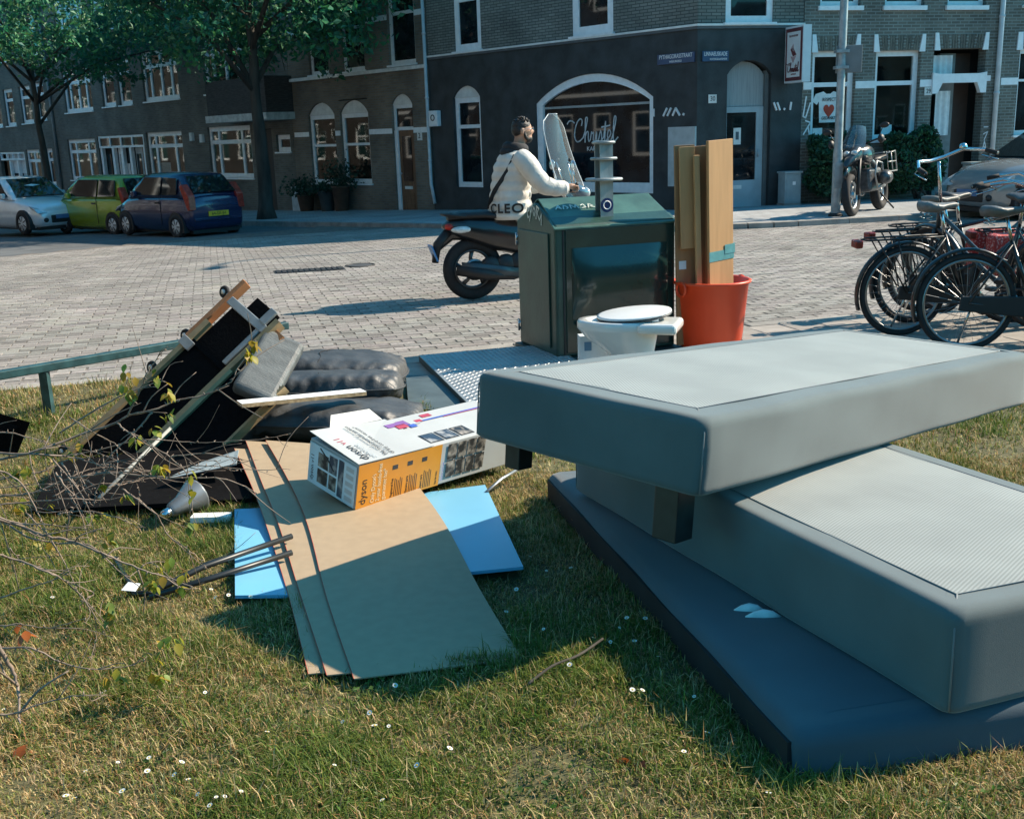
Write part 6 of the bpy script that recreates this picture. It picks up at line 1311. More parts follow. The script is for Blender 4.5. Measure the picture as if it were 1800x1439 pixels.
for k in range(16): a = rnd.uniform(-.6, .6); x, y = .03 + rnd.uniform(-.02, .0), .20 + rnd.uniform(-.05, .05); b.tube([(x, y, .09 + rnd.uniform(-.02, .03)), (x - .02, y + a * .04, .1 + rnd.uniform(-.02, .03)), (x - .03, y + a * .08, .09 + rnd.uniform(-.03, .03))], .0012, 4)
b.build('loose_threads', m_pad, t)

def sheet(name, label, cat, rows, th, material, edgem=None, group=None, n=24):
    """bent board: rows of (left,right) points from the front to the back"""
    def cr(P, u):
        k = min(int(u), len(P) - 2); f = u - k; a0 = Vector(P[max(k - 1, 0)]); a1 = Vector(P[k]); a2 = Vector(P[k + 1]); a3 = Vector(P[min(k + 2, len(P) - 1)])
        return .5 * ((2 * a1) + (a2 - a0) * f + (2 * a0 - 5 * a1 + 4 * a2 - a3) * f * f + (3 * a1 - a0 - 3 * a2 + a3) * f ** 3)
    Lp = [cr([r[0] for r in rows], (len(rows) - 1) * k / n) for k in range(n + 1)]; Rp = [cr([r[1] for r in rows], (len(rows) - 1) * k / n) for k in range(n + 1)]
    t = thing(name, label, cat, tuple(Lp[0]), group=group); z = Vector((0, 0, th)); rings = [[l, r_, r_ - z, l - z] for l, r_ in zip(Lp, Rp)]
    MB().loft(rings, True, True, False).build('board', material, t, world=True)
    if edgem:
        d = (Lp[0] - Rp[0]).normalized() * .0008; MB().loft([[l + d * 2 + Vector((0, 0, .0006)), l + d * .0, l - z * .7, l + d * 2 - z * .7] for l in Lp], True, True, False).build('red_edge', edgem, t, world=True)
    return t
m_hard = mat('hardboard_tan', (.36, .275, .18), .62, var=.045, vs=22, spec=.3, detail=6.)
m_edge = mat('red_brown_edge', (.36, .06, .035), .7)
sheet('fibreboard_sheet', 'wide tan fibreboard sheet on top of the fan carrying the box', 'fibreboard', [((-.48, 2.83, .095), (.005, 2.93, .09)), ((-.66, 3.45, .085), (-.13, 3.45, .085)), ((-.85, 4.17, .085), (-.28, 4.10, .082)), ((-1.03, 4.70, .11), (-.43, 4.6, .09)), ((-1.235, 5.21, .155), (-.60, 5.1, .12))], .004, m_hard, m_edge, 'fanned fibreboard sheets')
sheet('fibreboard_sheet', 'tan fibreboard sheet in the middle of the fan', 'fibreboard', [((-.565, 2.87, .088), (-.1, 2.95, .083)), ((-.76, 3.5, .077), (-.25, 3.5, .077)), ((-.965, 4.17, .075), (-.42, 4.12, .075)), ((-1.15, 4.70, .10), (-.6, 4.6, .082)), ((-1.345, 5.25, .145), (-.75, 5.15, .112))], .004, m_hard, m_edge, 'fanned fibreboard sheets')
sheet('fibreboard_sheet', 'leftmost tan fibreboard sheet at the bottom of the fan', 'fibreboard', [((-.625, 2.90, .078), (-.2, 2.98, .075)), ((-.80, 3.5, .067), (-.32, 3.5, .067)), ((-.99, 4.10, .063), (-.5, 4.08, .063)), ((-1.18, 4.65, .085), (-.7, 4.58, .07)), ((-1.385, 5.17, .13), (-.85, 5.1, .1))], .004, m_hard, m_edge, 'fanned fibreboard sheets')
def slab(name, label, cat, pts, th, material, bevel=0., part='panel', parent=None, group=None, nrm=None, thing_too=True):
    """flat panel through four world points, thickness below the face"""
    P = [Vector(p) for p in pts]; n_ = Vector(nrm) if nrm else (P[1] - P[0]).cross(P[3] - P[0]).normalized()
    t = parent or thing(name, label, cat, pts[0], group=group); off = n_ * th
    MB().loft([[p for p in P], [p - off for p in P]], True, True, False).build(part, material, t, world=True, bevel=bevel)
    return t
m_shade_lam = mat('shade_blue_laminate', (.16, .43, .62), .35, var=.04, vs=3)  # white laminate with the blue of the shade put into its colour
t = slab('laminate_panel', 'white laminate panel coloured shade blue lying right of the tan sheets', 'panel', [(-.19, 3.62, .080), (.022, 3.66, .078), (-.135, 4.72, .045), (-.46, 4.62, .045)], .012, m_shade_lam, group='laminate panels coloured shade blue')
MB().tube([(-.125, 4.60, .05), (-.06, 4.75, .06), (.03, 4.86, .075)], .008, 6).build('metal_rail', m_alu, t, world=True)
t = slab('laminate_panel', 'white laminate panel coloured shade blue sticking out left of the tan sheets', 'panel', [(-.985, 3.495, .075), (-.62, 3.53, .05), (-.9, 4.54, .035), (-1.235, 4.51, .04)], .012, m_shade_lam, group='laminate panels coloured shade blue')
MB().box((-1.40, 4.40, .02), (-1.235, 4.46, .045)).build('loose_strip', m_white2, t, world=True)

# ---- printed vacuum cleaner carton
BM = Matrix.Translation((-.677, 4.313, .088)) @ rotm(46.518, 2.0, 11.5); BL_, BW2, BH = 1.0, .328, .205
t = thing('printed_carton', 'white and orange printed vacuum cleaner carton lying on the tan sheets', 'box', m4=BM)
m_card = mat('white_carton', (.40, .42, .42), .55, var=.05, vs=5); m_or = mat('orange_print', (.60, .25, .02), .5, var=.05, vs=8); m_ink = mat('print_black', (.02, .02, .022), .5); m_inkg = mat('print_grey', (.42, .46, .48), .5); m_inkp = mat('print_purple', (.22, .10, .30), .4); m_inkb = mat('print_blue', (.06, .11, .42), .4); m_inkr = mat('print_red', (.40, .05, .08), .4); m_ph = mat('print_photo', (.055, .06, .065), .45, var=.6, vs=26, col2=(.45, .40, .34), lo=.45, hi=.75); m_ph2 = mat('print_photo_blue', (.06, .10, .16), .45, var=.5, vs=22, col2=(.5, .5, .48), lo=.45, hi=.75)
MB().box((0, 0, 0), (BL_, BW2, BH)).build('carton', m_card, t, bevel=.004)
MB().add([(-.006, -.006, BH + .006), (.42, -.006, BH + .002), (.42, BW2 + .004, BH + .002), (-.006, BW2 + .004, BH + .028), (-.006, -.006, BH + .009), (.42, -.006, BH + .005), (.42, BW2 + .004, BH + .005), (-.006, BW2 + .004, BH + .031)], [(0, 3, 2, 1), (4, 5, 6, 7), (0, 1, 5, 4), (1, 2, 6, 5), (2, 3, 7, 6), (3, 0, 4, 7)]).build('lifted_flap', m_card, t)
MB().add([(.10, BW2, BH + .02), (.40, BW2, BH + .01), (.36, BW2 + .05, BH + .05), (.14, BW2 + .05, BH + .06)], [(0, 1, 2, 3)]).build('side_flap', m_card, t)
# orange side
def onside(x0, z0, x1, z1, m_, nm, d=.001): MB().box((x0, -d, z0), (x1, -d + .0006, z1)).build(nm, m_, t)
onside(.0, .002, .475, BH - .002, m_or, 'orange_panel', .0045)
def side_t(s, size, x, z, mm, al='LEFT', sx=1.): text('printing', s, size, mm, wmat(t) @ frame((x, -.0052, z), (0, 0, 1), (0, 1, 0), (-1, 0, 0)), t, ext=.0003, align=al, sx=sx)
m_cream = mat('print_cream', (.72, .62, .42), .5)
side_t('dyson', .050, .035, .015, m_ink)
for k, s in enumerate(("Only Dyson's", '2-year hassle-free', 'guarantee has*')): side_t(s, .031, .088 + k * .030, .012, m_cream, sx=.8)
for k, x in enumerate((.20, .285, .37)):
    onside(x - .012, BH * .70, x + .018, BH * .80, m_ink, 'pictogram', .0052)
    side_t(('Registered free', 'Genuine parts', 'Expert care')[k], .017, x - .006, .012, m_ink, sx=.85)
    for j in range(5): onside(x + .008 + j * .010, .012, x + .011 + j * .010, .012 + BH * (.42 - .03 * (j % 3)), m_ink, 'print_line', .0052)
side_t('Scan for more', .014, .455, .012, m_ink, sx=.8)
for i in range(4):
    for j in range(2): onside(.515 + i * .062, .03 + j * .085, .570 + i * .062, .108 + j * .085, m_ph, 'photo_print', .0045)
side_t('Tools for every task', .014, .492, .02, m_inkb, sx=.8)
# end face
def onend(y0, z0, y1, z1, m_, nm, d=.001): MB().box((-d, y0, z0), (-d + .0006, y1, z1)).build(nm, m_, t)
def end_t(s, size, y, z, mm, sx=1.): text('printing', s, size, mm, wmat(t) @ frame((-.005, y, z), (0, 0, 1), (1, 0, 0), (0, 1, 0)), t, ext=.0003, align='LEFT', sx=sx)
onend(.004, .004, BW2 - .004, BH - .012, mat('print_pale_blue', (.55, .66, .72), .5, var=.12, vs=6), 'end_print', .0045)
end_t('dyson v11', .030, BW2 - .03, .02, m_ink)
for (y0, z0, y1, z1) in ((.19, .10, .26, .165), (.19, .025, .26, .09), (.13, .025, .18, .09)): onend(y0, z0, y1, z1, m_ph, 'photo_print', .0052)
onend(.085, .015, .12, .185, m_ph2, 'photo_print', .0052); onend(.13, .10, .185, .18, m_ph2, 'photo_print', .0052)
MB().tube([(-.005, .25, .185), (-.005, .19, .15), (-.005, .15, .115)], .003, 5).build('drawn_wand', m_ink, t)
for k in range(5): onend(.02, .02 + k * .034, .07, .04 + k * .034, m_inkg, 'print_block', .0052)
# top face
def top_t(s, size, x, y, mm, sx=1., fl=.0): text('printing', s, size, mm, wmat(t) @ frame((x, y, BH + .0095 + fl + y * .055), (0, 1, 0.06), (0, 0, -1), (-1, 0, 0)), t, ext=.0003, align='LEFT', sx=sx)
top_t('dyson', .058, .055, .012, m_ink); top_t('v11', .046, .055, .165, m_inkr); top_t('absolute', .04, .10, .012, m_inkg)
top_t('The most powerful suction', .031, .165, .012, m_ink, .86); top_t('of any cord-free vacuum*', .031, .198, .012, m_ink, .86)
def ontop(x0, y0, x1, y1, m_, nm, z=.0015): MB().box((x0, y0, BH + z), (x1, y1, BH + z + .0006)).build(nm, m_, t)
for k, mm in enumerate((m_ph2, m_ph2, m_ph)):
    xx = .40 + k * .105 if k else .425
    ontop((.43, .525, .62)[k], .025, (.515, .61, .705)[k], .115, m_ink, 'picture_frame', .0014); ontop((.436, .531, .626)[k], .031, (.509, .604, .699)[k], .109, mm, 'photo_print', .0022)
for k, (x, y, w_, h_, mm) in enumerate(((.36, .235, .10, .035, m_inkp), (.40, .205, .06, .04, m_inkr), (.44, .235, .05, .05, m_inkp), (.49, .225, .06, .03, m_inkg), (.47, .20, .04, .03, m_inkb), (.53, .235, .04, .025, m_inkr))): ontop(x, y, x + w_, y + h_, mm, 'drawn_vacuum', .0075 if x < .42 else .002 + .0004 * k)
ontop(.55, .236, .98, .247, m_inkb, 'drawn_wand', .0028); ontop(.70, .232, .98, .2365, m_inkr, 'drawn_wand', .0030)
ontop(.60, .27, .66, .30, m_inkr, 'drawn_nozzle', .002)

# ---- black leather cushions
m_lea = mat('black_leather', (.045, .047, .048), .52, var=.25, vs=7, bump=1.0, bs=13, spec=.6)
def cushion(label, m4, sx, sy, h, seed):
    t = thing('sofa_cushion', label, 'cushion', m4=m4, group='black leather sofa cushions')
    n = 54; V = []; q = random.Random(seed); ph = [q.uniform(0, 6) for _ in range(8)]
    def hgt(u, v): e = max(0, (1 - abs(u) ** 3.2) * (1 - abs(v) ** 3.2)) ** .36; w_ = math.sin(u * 9 + 5 * v + ph[0]) * .35 + math.sin(u * 17 - 3 * v * v + ph[1]) * .3 + math.sin(v * 13 + ph[2] + u * 2) * .25; w_ += .55 * math.sin(u * 31 + 2.2 * math.sin(v * 5) + ph[5]) * max(0, abs(v) - .45) * 1.6 + .5 * math.sin(v * 27 + 2 * math.sin(u * 4) + ph[6]) * max(0, abs(u) - .5) * 1.6; return e, w_ * (.15 + (abs(u) ** 2 + abs(v) ** 2) * .5)
    for s in (1, -1):
        for j in range(n + 1):
            for i in range(n + 1):
                u, v = -1 + 2 * i / n, -1 + 2 * j / n; e, w_ = hgt(u, v); pin = 1 - .04 * (1 - e)
                c = 1 - .10 * (u * u * v * v)
                V.append((u * sx / 2 * c, v * sy / 2 * c, s * (h / 2 * e * (1 if s > 0 else .8) + (.020 * w_ + .009 * math.sin(u * 4 + ph[3]) * math.sin(v * 3.3 + ph[4])) * (e > .02)) + (h * .0)))
    N = (n + 1) ** 2; F = [(j * (n + 1) + i, j * (n + 1) + i + 1, (j + 1) * (n + 1) + i + 1, (j + 1) * (n + 1) + i) for j in range(n) for i in range(n)]
    F = F + [tuple(N + k for k in f[::-1]) for f in F]
    MB().add(V, F, None, True).build('cover', m_lea, t)
    rim = [(-1 + 2 * k / n, -1) for k in range(n)] + [(1, -1 + 2 * k / n) for k in range(n)] + [(1 - 2 * k / n, 1) for k in range(n)] + [(-1, 1 - 2 * k / n) for k in range(n + 1)]
    MB().tube([(u * sx / 2 * (1 - .10 * u * u * v * v) * 1.004, v * sy / 2 * (1 - .10 * u * u * v * v) * 1.004, 0) for u, v in rim], .006, 6).build('piping', m_lea, t)
    MB().tube([(-.1 * sx + .02 * math.sin(k * .5), sy / 2 * (-1 + 2 * k / 20) * .97, h / 2 * hgt(-.2, -1 + 2 * k / 20)[0] + .002) for k in range(21)], .0025, 5).build('stitch_seam', MATS['black_lining'], t)
    return t
def CU(x, y, z, yaw, pit, rol): return Matrix.Translation((x, y, z)) @ rotm(yaw, pit, rol)
cushion('front black leather cushion under the white trim plank', CU(-.98, 5.72, .12, -4, 2, -7), 1.0, .62, .22, 1)
cushion('middle black leather cushion leaning against the rear one', CU(-1.04, 6.20, .18, 2, 0, -9), .82, .58, .22, 2)
cushion('rear black leather cushion, highest of the three', CU(-1.08, 6.62, .19, -3, 3, -4), .86, .66, .25, 3)
# ---- white trim plank
t = thing('trim_plank', 'white laminated plank lying across the front leather cushion', 'plank', (-1.36, 5.3, .33)); a, c = Vector((-1.37, 5.29, .335)), Vector((-.79, 5.62, .300)); d = (c - a).normalized(); s_ = Vector((d.y, -d.x, 0)).normalized() * .045; z = Vector((0, 0, .02))
MB().loft([[a + s_, a - s_, a - s_ - z, a + s_ - z], [c + s_, c - s_, c - s_ - z, c + s_ - z]], True, True, False).build('core', mat('raw_chipboard', (.42, .29, .16), .8, var=.3, vs=40), t, world=True)
zz = Vector((0, 0, .0015)); MB().loft([[a + s_ + zz, a - s_ + zz, a - s_ + zz * .2, a + s_ + zz * .2], [c + s_ + zz, c - s_ + zz, c - s_ + zz * .2, c + s_ + zz * .2]], True, True, False).build('laminate', m_white, t, world=True)

# ---- upturned sofa frame on castors
t = thing('upturned_sofa', 'upturned sofa frame with black lining, wooden rails and castors tilted in the grass', 'sofa', (-2.35, 5.5, 0))
E0, E1 = Vector((-2.42, 5.47, -.04)), Vector((-1.435, 5.95, .826)); U_ = (E1 - E0).normalized(); vv_ = Vector((.19, -.2, -.155)); V_ = (vv_ - U_ * vv_.dot(U_)).normalized(); N_ = U_.cross(V_)
def obox(u0, u1, v0, v1, n0, n1, nm, mm, bevel=0., par=None):
    b = MB(); b.box((u0, v0, n0), (u1, v1, n1)); return b.build(nm, mm, par or t, world=True, m=frame(E0, U_, V_, N_), bevel=bevel)
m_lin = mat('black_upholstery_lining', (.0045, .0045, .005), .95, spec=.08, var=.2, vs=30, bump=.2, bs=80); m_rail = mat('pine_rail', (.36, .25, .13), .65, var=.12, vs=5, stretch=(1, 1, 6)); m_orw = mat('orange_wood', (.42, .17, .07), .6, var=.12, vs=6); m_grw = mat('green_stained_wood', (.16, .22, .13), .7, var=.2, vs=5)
LL = (E1 - E0).length
obox(.0, LL * .80, -.035, .0, -.01, .09, 'rail', m_rail); obox(LL * .70, LL + .02, -.07, -.037, .0, .06, 'rail', m_orw, .004)
obox(.05, LL * .70, .002, .30, .012, .05, 'lining_panel', m_lin); obox(LL * .71, LL * .93, .002, .27, .03, .07, 'lining_panel', m_lin)
obox(LL * .695, LL * .712, .0, .30, .0, .06, 'cross_rail', m_lin)
obox(.35, LL * .98, .30, .335, .0, .07, 'rail', m_rail); obox(.25, LL * .72, .335, .36, -.004, .05, 'green_rail', m_grw)
obox(LL * .70, LL * .95, .335, .40, .03, .06, 'rail', m_orw)
obox(.40, LL * .80, .362, .66, .01, .05, 'lining_panel', m_lin); obox(.38, LL * .81, .655, .67, .0, .06, 'edge_batten', m_rail)
obox(.1, LL * .9, .02, .33, .06, .34, 'seat_block', m_lea, .03); obox(.42, LL * .8, .36, .65, .055, .30, 'arm_block', m_lea, .03)
e1_ = Vector((.12, .35, .23)).normalized(); e2_ = Vector((.197, .05, -.055)); e2_ = (e2_ - e1_ * e2_.dot(e1_)).normalized(); e3_ = e1_.cross(e2_)
b = MB(); b.box((0, 0, -.05), (.44, .23, .04)); b.build('leather_pad', mat('pale_grey_leather', (.10, .11, .11), .5, var=.2, vs=6, bump=.3, bs=40, stretch=(1, 5, 1)), t, world=True, m=frame((-1.44, 5.42, .375), e1_, e2_, e3_), bevel=.03, seg=4)  # pad leather lighter than the black of the other sofa blocks
obox(LL * .90, LL * .935, -.02, .30, -.012, .012, 'steel_bracket', m_galv, .004); obox(LL * .72, LL * .92, .26, .29, -.008, .01, 'steel_bracket', m_galv, .004); obox(LL * .66, LL * .70, -.05, .04, -.02, .0, 'hinge_plate', m_galv, .004)
obox(LL * .93, LL * 1.0, .24, .29, -.02, .0, 'hinge_plate', m_galv, .004)
obox(LL * .90, LL * 1.0, .05, .24, .06, .09, 'flap', m_lin)
for k, f in enumerate((.06, .52, .70, .93)):
    q = E0 + U_ * LL * f - V_ * (.095 if k != 3 else .13) + N_ * .04; w_ = bpy.data.objects.new('castor', None); COL.objects.link(w_); w_.parent = t; w_.matrix_basis = Matrix.Translation(q - Vector((-2.35, 5.5, 0)))
    ax = (N_ * .8 + U_ * .5).normalized(); MB().torus((0, 0, 0), ax, .024, .013, 20, 8).build('castor_wheel', m_tyre, w_); MB().cyl(-ax * .014, ax * .014, .014, n=14).build('castor_hub', m_white2, w_)
    MB().tube([ax * .018, ax * .018 + V_ * .03, V_ * .04, V_ * .06], [.008, .014, .016, .018], 8).build('castor_fork', m_galv, w_)
# ---- low railing along the verge
t = thing('low_railing', 'low dark green steel railing between the grass verge and the road', 'railing', (-1.7, 7.6, 0))
ra, rb_ = Vector((-5.3, 4.05, .30)), Vector((-1.62, 7.80, .30)); rd = (rb_ - ra).normalized(); rs = Vector((-rd.y, rd.x, 0)) * .03; rz_ = Vector((0, 0, .026)); m_railg = mat('rail_green', (.028, .075, .08), .45, .2, var=.3, vs=14)
MB().loft([[q + rs + rz_, q - rs + rz_, q - rs - rz_, q + rs - rz_] for q in (ra, rb_)], True, True, False).build('top_rail', m_railg, t, world=True, bevel=.006)
for f in (.02, .34, .66, .96): q = ra.lerp(rb_, f); MB().box((q.x - .025, q.y - .025, -.05), (q.x + .025, q.y + .025, .27)).build('post', m_railg, t, world=True)
# ---- smaller leftovers
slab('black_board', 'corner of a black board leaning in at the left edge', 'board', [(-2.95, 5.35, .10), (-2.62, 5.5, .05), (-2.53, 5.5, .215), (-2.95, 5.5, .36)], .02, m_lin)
t = thing('metal_chair_legs', 'bent dark steel tube leg frame sticking out from under the blue panel', 'steel tube', (-1.36, 3.57, .06))
m_tub2 = mat('dark_steel_tube', (.03, .034, .036), .4, .5)
MB().tube([(-1.56, 3.94, .05), (-1.45, 3.74, .05), (-1.36, 3.575, .055), (-1.30, 3.57, .065), (-1.15, 3.72, .095), (-.88, 3.99, .10)], .012, 8).build('tube', m_tub2, t, world=True)
MB().tube([(-1.30, 3.54, .06), (-1.1, 3.63, .085), (-.85, 3.83, .095)], .012, 8).build('tube', m_tub2, t, world=True)
t = thing('desk_lamp_head', 'grey metal lamp shade lying in the shade below the sofa frame', 'lamp', m4=frame((-1.50, 4.45, .06), (.35, .51, .13), (-.53, .35, 0), (-.064, -.11, .63)))
rings = lambda L: [[(x, r_ * math.cos(a), r_ * math.sin(a)) for a in [2 * math.pi * k / 20 for k in range(20)]] for x, r_ in L]
MB().loft(rings([(0, .035), (.02, .05), (.10, .062), (.24, .12), (.25, .12), (.235, .112), (.1, .05)]), True, False).build('shade', mat('brushed_grey', (.20, .22, .23), .4, .5, var=.1), t); MB().loft(rings([(-.07, .02), (-.06, .03), (-.005, .034), (.0, .03)]), True, True).build('socket', m_chrome, t)
slab('shade_sheet', 'black sheet standing in for the shade under the sofa frame', 'board', [(-2.15, 4.55, .05), (-1.18, 4.62, .05), (-1.32, 5.35, .12), (-2.3, 5.25, .07)], .02, m_lin)  # black sheet laid on the grass as the shade under the sofa
slab('grey_plastic_sheet', 'crumpled pale grey plastic sheet beside the lamp shade', 'plastic sheet', [(-1.62, 4.80, .10), (-1.30, 4.86, .14), (-1.32, 5.0, .17), (-1.5, 4.98, .12)], .003, mat('grey_sheet', (.30, .35, .36), .5), .001)
t = thing('thin_batten', 'pale thin batten leaning between the twigs and the sofa frame', 'batten', (-1.82, 4.5, .1)); MB().tube([(-1.80, 4.45, .13), (-1.62, 4.95, .30)], .010, 4).build('batten', mat('grey_batten', (.3, .3, .27), .7), t, world=True)
slab('paper_scrap', 'white paper scrap on the grass beside the steel tube', 'scrap', [(-1.40, 3.55, .085), (-1.345, 3.535, .085), (-1.34, 3.58, .095), (-1.385, 3.585, .10)], .001, m_white)
t = thing('flat_dark_sheet', 'dark sheet lying flat on the tiles left of the chequer plate', 'cardboard', (-.55, 6.6, .02)); MB().add([(-.62, 6.30, .018), (-.30, 6.22, .02), (-.38, 7.2, .022), (-.72, 7.25, .019), (-.62, 6.30, .012), (-.30, 6.22, .012), (-.38, 7.2, .012), (-.72, 7.25, .012)], [(0, 1, 2, 3), (0, 4, 5, 1), (1, 5, 6, 2), (2, 6, 7, 3), (3, 7, 4, 0)]).build('sheet', mat('dark_sheet', (.07, .10, .11), .6, var=.2, vs=5), t, world=True)  # thin flat sheet, darker than the tiles under it
# ================================================================= shrub twigs, grass and small plants
m_twig = mat('twig_bark', (.20, .15, .115), .7, var=.35, vs=30)
TWIGS = [(0.009,[(-1.777,3.527,0.579),(-1.668,3.48,0.607),(-1.574,3.489,0.627),(-1.468,3.541,0.658),(-1.339,3.542,0.697),(-1.299,3.545,0.718),(-1.207,3.531,0.739),(-1.134,3.555,0.762),(-1.062,3.563,0.772),(-1.005,3.568,0.789),(-0.941,3.55,0.825),(-0.914,3.573,0.871),(-0.853,3.578,0.947)]),(0.006,[(-1.616,3.73,0.616),(-1.489,3.734,0.693),(-1.37,3.718,0.751),(-1.316,3.719,0.77),(-1.248,3.716,0.792),(-1.21,3.709,0.795)]),(0.006,[(-1.281,3.498,0.729),(-1.223,3.47,0.819),(-1.189,3.455,0.878),(-1.155,3.467,0.924),(-1.1,3.426,0.974)]),(0.006,[(-1.296,3.434,0.721),(-1.25,3.423,0.686),(-1.202,3.443,0.639),(-1.147,3.433,0.611),(-1.101,3.458,0.545),(-1.095,3.489,0.476),(-1.092,3.471,0.405)]),(0.006,[(-1.189,3.474,0.744),(-1.255,3.452,0.678),(-1.309,3.432,0.634),(-1.359,3.427,0.586)]),(0.008,[(-1.706,3.417,0.641),(-1.559,3.402,0.635),(-1.483,3.45,0.609),(-1.413,3.459,0.587),(-1.324,3.422,0.569)]),(0.005,[(-1.394,3.513,0.561),(-1.334,3.515,0.567),(-1.258,3.536,0.561)]),(0.005,[(-1.189,3.625,0.549),(-1.059,3.6,0.561),(-0.98,3.619,0.538),(-0.916,3.59,0.532)]),(0.008,[(-1.733,3.424,0.488),(-1.59,3.405,0.503),(-1.492,3.419,0.536),(-1.403,3.448,0.544),(-1.324,3.444,0.548),(-1.212,3.437,0.535),(-1.1,3.429,0.53),(-0.978,3.443,0.519),(-0.906,3.473,0.477),(-0.863,3.449,0.457)]),(0.006,[(-1.493,3.486,0.517),(-1.415,3.536,0.525),(-1.265,3.512,0.53),(-1.139,3.562,0.525),(-1.052,3.559,0.529),(-0.911,3.559,0.509),(-0.771,3.571,0.503)]),(0.006,[(-1.465,3.305,0.6),(-1.418,3.299,0.533),(-1.357,3.303,0.485)]),(0.006,[(-1.47,3.376,0.611),(-1.433,3.358,0.554),(-1.388,3.326,0.478)]),(0.005,[(-1.405,3.314,0.64),(-1.396,3.346,0.556),(-1.365,3.324,0.523)]),(0.005,[(-1.283,3.474,0.555),(-1.22,3.521,0.505),(-1.107,3.511,0.522),(-0.954,3.52,0.564)]),(0.005,[(-1.336,3.376,0.521),(-1.277,3.426,0.52),(-1.229,3.471,0.53)]),(0.01,[(-1.622,3.183,0.496),(-1.551,3.217,0.452),(-1.475,3.184,0.433),(-1.401,3.196,0.409),(-1.299,3.149,0.389),(-1.234,3.163,0.346),(-1.15,3.146,0.315),(-1.101,3.171,0.285),(-1.01,3.13,0.265)]),(0.006,[(-1.526,2.972,0.457),(-1.494,3.024,0.418),(-1.401,2.991,0.395),(-1.354,3.016,0.35),(-1.337,3.059,0.29),(-1.303,3.03,0.268),(-1.29,3.042,0.216),(-1.311,3.082,0.128),(-1.292,2.974,0.106)]),(0.006,[(-1.63,3.129,0.246),(-1.492,3.056,0.309),(-1.384,3.026,0.352),(-1.321,3.022,0.385)]),(0.006,[(-1.462,2.765,0.259),(-1.344,2.731,0.271),(-1.277,2.748,0.218),(-1.191,2.733,0.203),(-1.106,2.762,0.191),(-1.048,2.785,0.206)]),(0.016,[(-1.437,2.724,0.299),(-1.426,2.723,0.273),(-1.413,2.738,0.212),(-1.402,2.736,0.17),(-1.376,2.68,0.125),(-1.329,2.574,0.134)]),(0.006,[(-1.291,3.389,0.512),(-1.236,3.381,0.471),(-1.193,3.406,0.412),(-1.176,3.436,0.332),(-1.115,3.396,0.302),(-1.083,3.428,0.251),(-1.055,3.421,0.215)]),(0.006,[(-1.464,3.279,0.468),(-1.389,3.328,0.459),(-1.291,3.287,0.453),(-1.22,3.309,0.403)]),(0.006,[(-1.61,3.171,0.506),(-1.546,3.199,0.47),(-1.437,3.17,0.471),(-1.327,3.161,0.46)]),(0.006,[(-1.449,3.28,0.378),(-1.411,3.245,0.478),(-1.392,3.246,0.5)]),(0.005,[(-1.512,2.879,0.271),(-1.445,2.876,0.278),(-1.348,2.88,0.262),(-1.229,2.835,0.311)]),(0.007,[(-1.619,3.235,0.638),(-1.613,3.254,0.626),(-1.553,3.254,0.584),(-1.525,3.262,0.499),(-1.499,3.255,0.43),(-1.458,3.226,0.358)]),(0.005,[(-1.574,3.302,0.469),(-1.505,3.265,0.415),(-1.471,3.262,0.409)]),(0.005,[(-1.31,3.377,0.601),(-1.378,3.407,0.509),(-1.383,3.372,0.461)]),(0.005,[(-1.479,3.331,0.638),(-1.416,3.314,0.559),(-1.371,3.293,0.495),(-1.361,3.291,0.4)]),(0.006,[(-1.647,3.289,0.506),(-1.572,3.307,0.503),(-1.419,3.28,0.518),(-1.325,3.32,0.498),(-1.234,3.322,0.509)]),(0.006,[(-1.397,2.596,0.149),(-1.348,2.61,0.144),(-1.242,2.623,0.174),(-1.161,2.601,0.194),(-1.11,2.632,0.175)])]
TLEAF = [(-1.262,3.503,0.878),(-1.264,3.468,0.833),(-1.249,3.459,0.817),(-1.154,3.53,0.814),(-1.136,3.487,0.807),(-0.859,3.502,0.929),(-0.847,3.542,0.948),(-0.868,3.511,0.916),(-1.154,3.479,0.724),(-1.221,3.548,0.668),(-1.168,3.487,0.87),(-1.179,3.452,0.572),(-1.21,3.519,0.535),(-1.181,3.46,0.558),(-1.257,3.481,0.653),(-1.468,3.534,0.633),(-1.505,3.517,0.601),(-1.121,3.452,0.753),(-1.142,3.345,0.593),(-1.332,3.341,0.548),(-1.056,3.349,0.571),(-1.042,3.321,0.515),(-1.617,3.359,0.498),(-1.591,3.307,0.485),(-1.508,3.328,0.481),(-1.572,3.337,0.351),(-1.558,3.394,0.331),(-1.252,3.308,0.506),(-1.397,3.375,0.424),(-1.502,3.319,0.394),(-1.065,3.357,0.398),(-1.606,3.339,0.593),(-1.585,3.346,0.602),(-1.371,3.375,0.338),(-1.327,3.34,0.356),(-1.028,3.012,0.401),(-0.995,3.012,0.366),(-1.059,3.008,0.365),(-1.264,3.085,0.23),(-1.254,3.064,0.205),(-1.131,3.096,0.295),(-1.109,3.069,0.301),(-1.002,3.002,0.326),(-0.959,2.766,0.276),(-0.995,2.778,0.261),(-1.015,2.772,0.227),(-1.032,2.75,0.165),(-1.0,2.736,0.171),(-1.131,2.746,0.176)]
DLEAF = [(-1.466,2.95,0.219),(-1.179,2.62,0.076),(-1.286,2.5,0.095),(0.249,2.345,0.11),(0.303,2.33,0.11)]

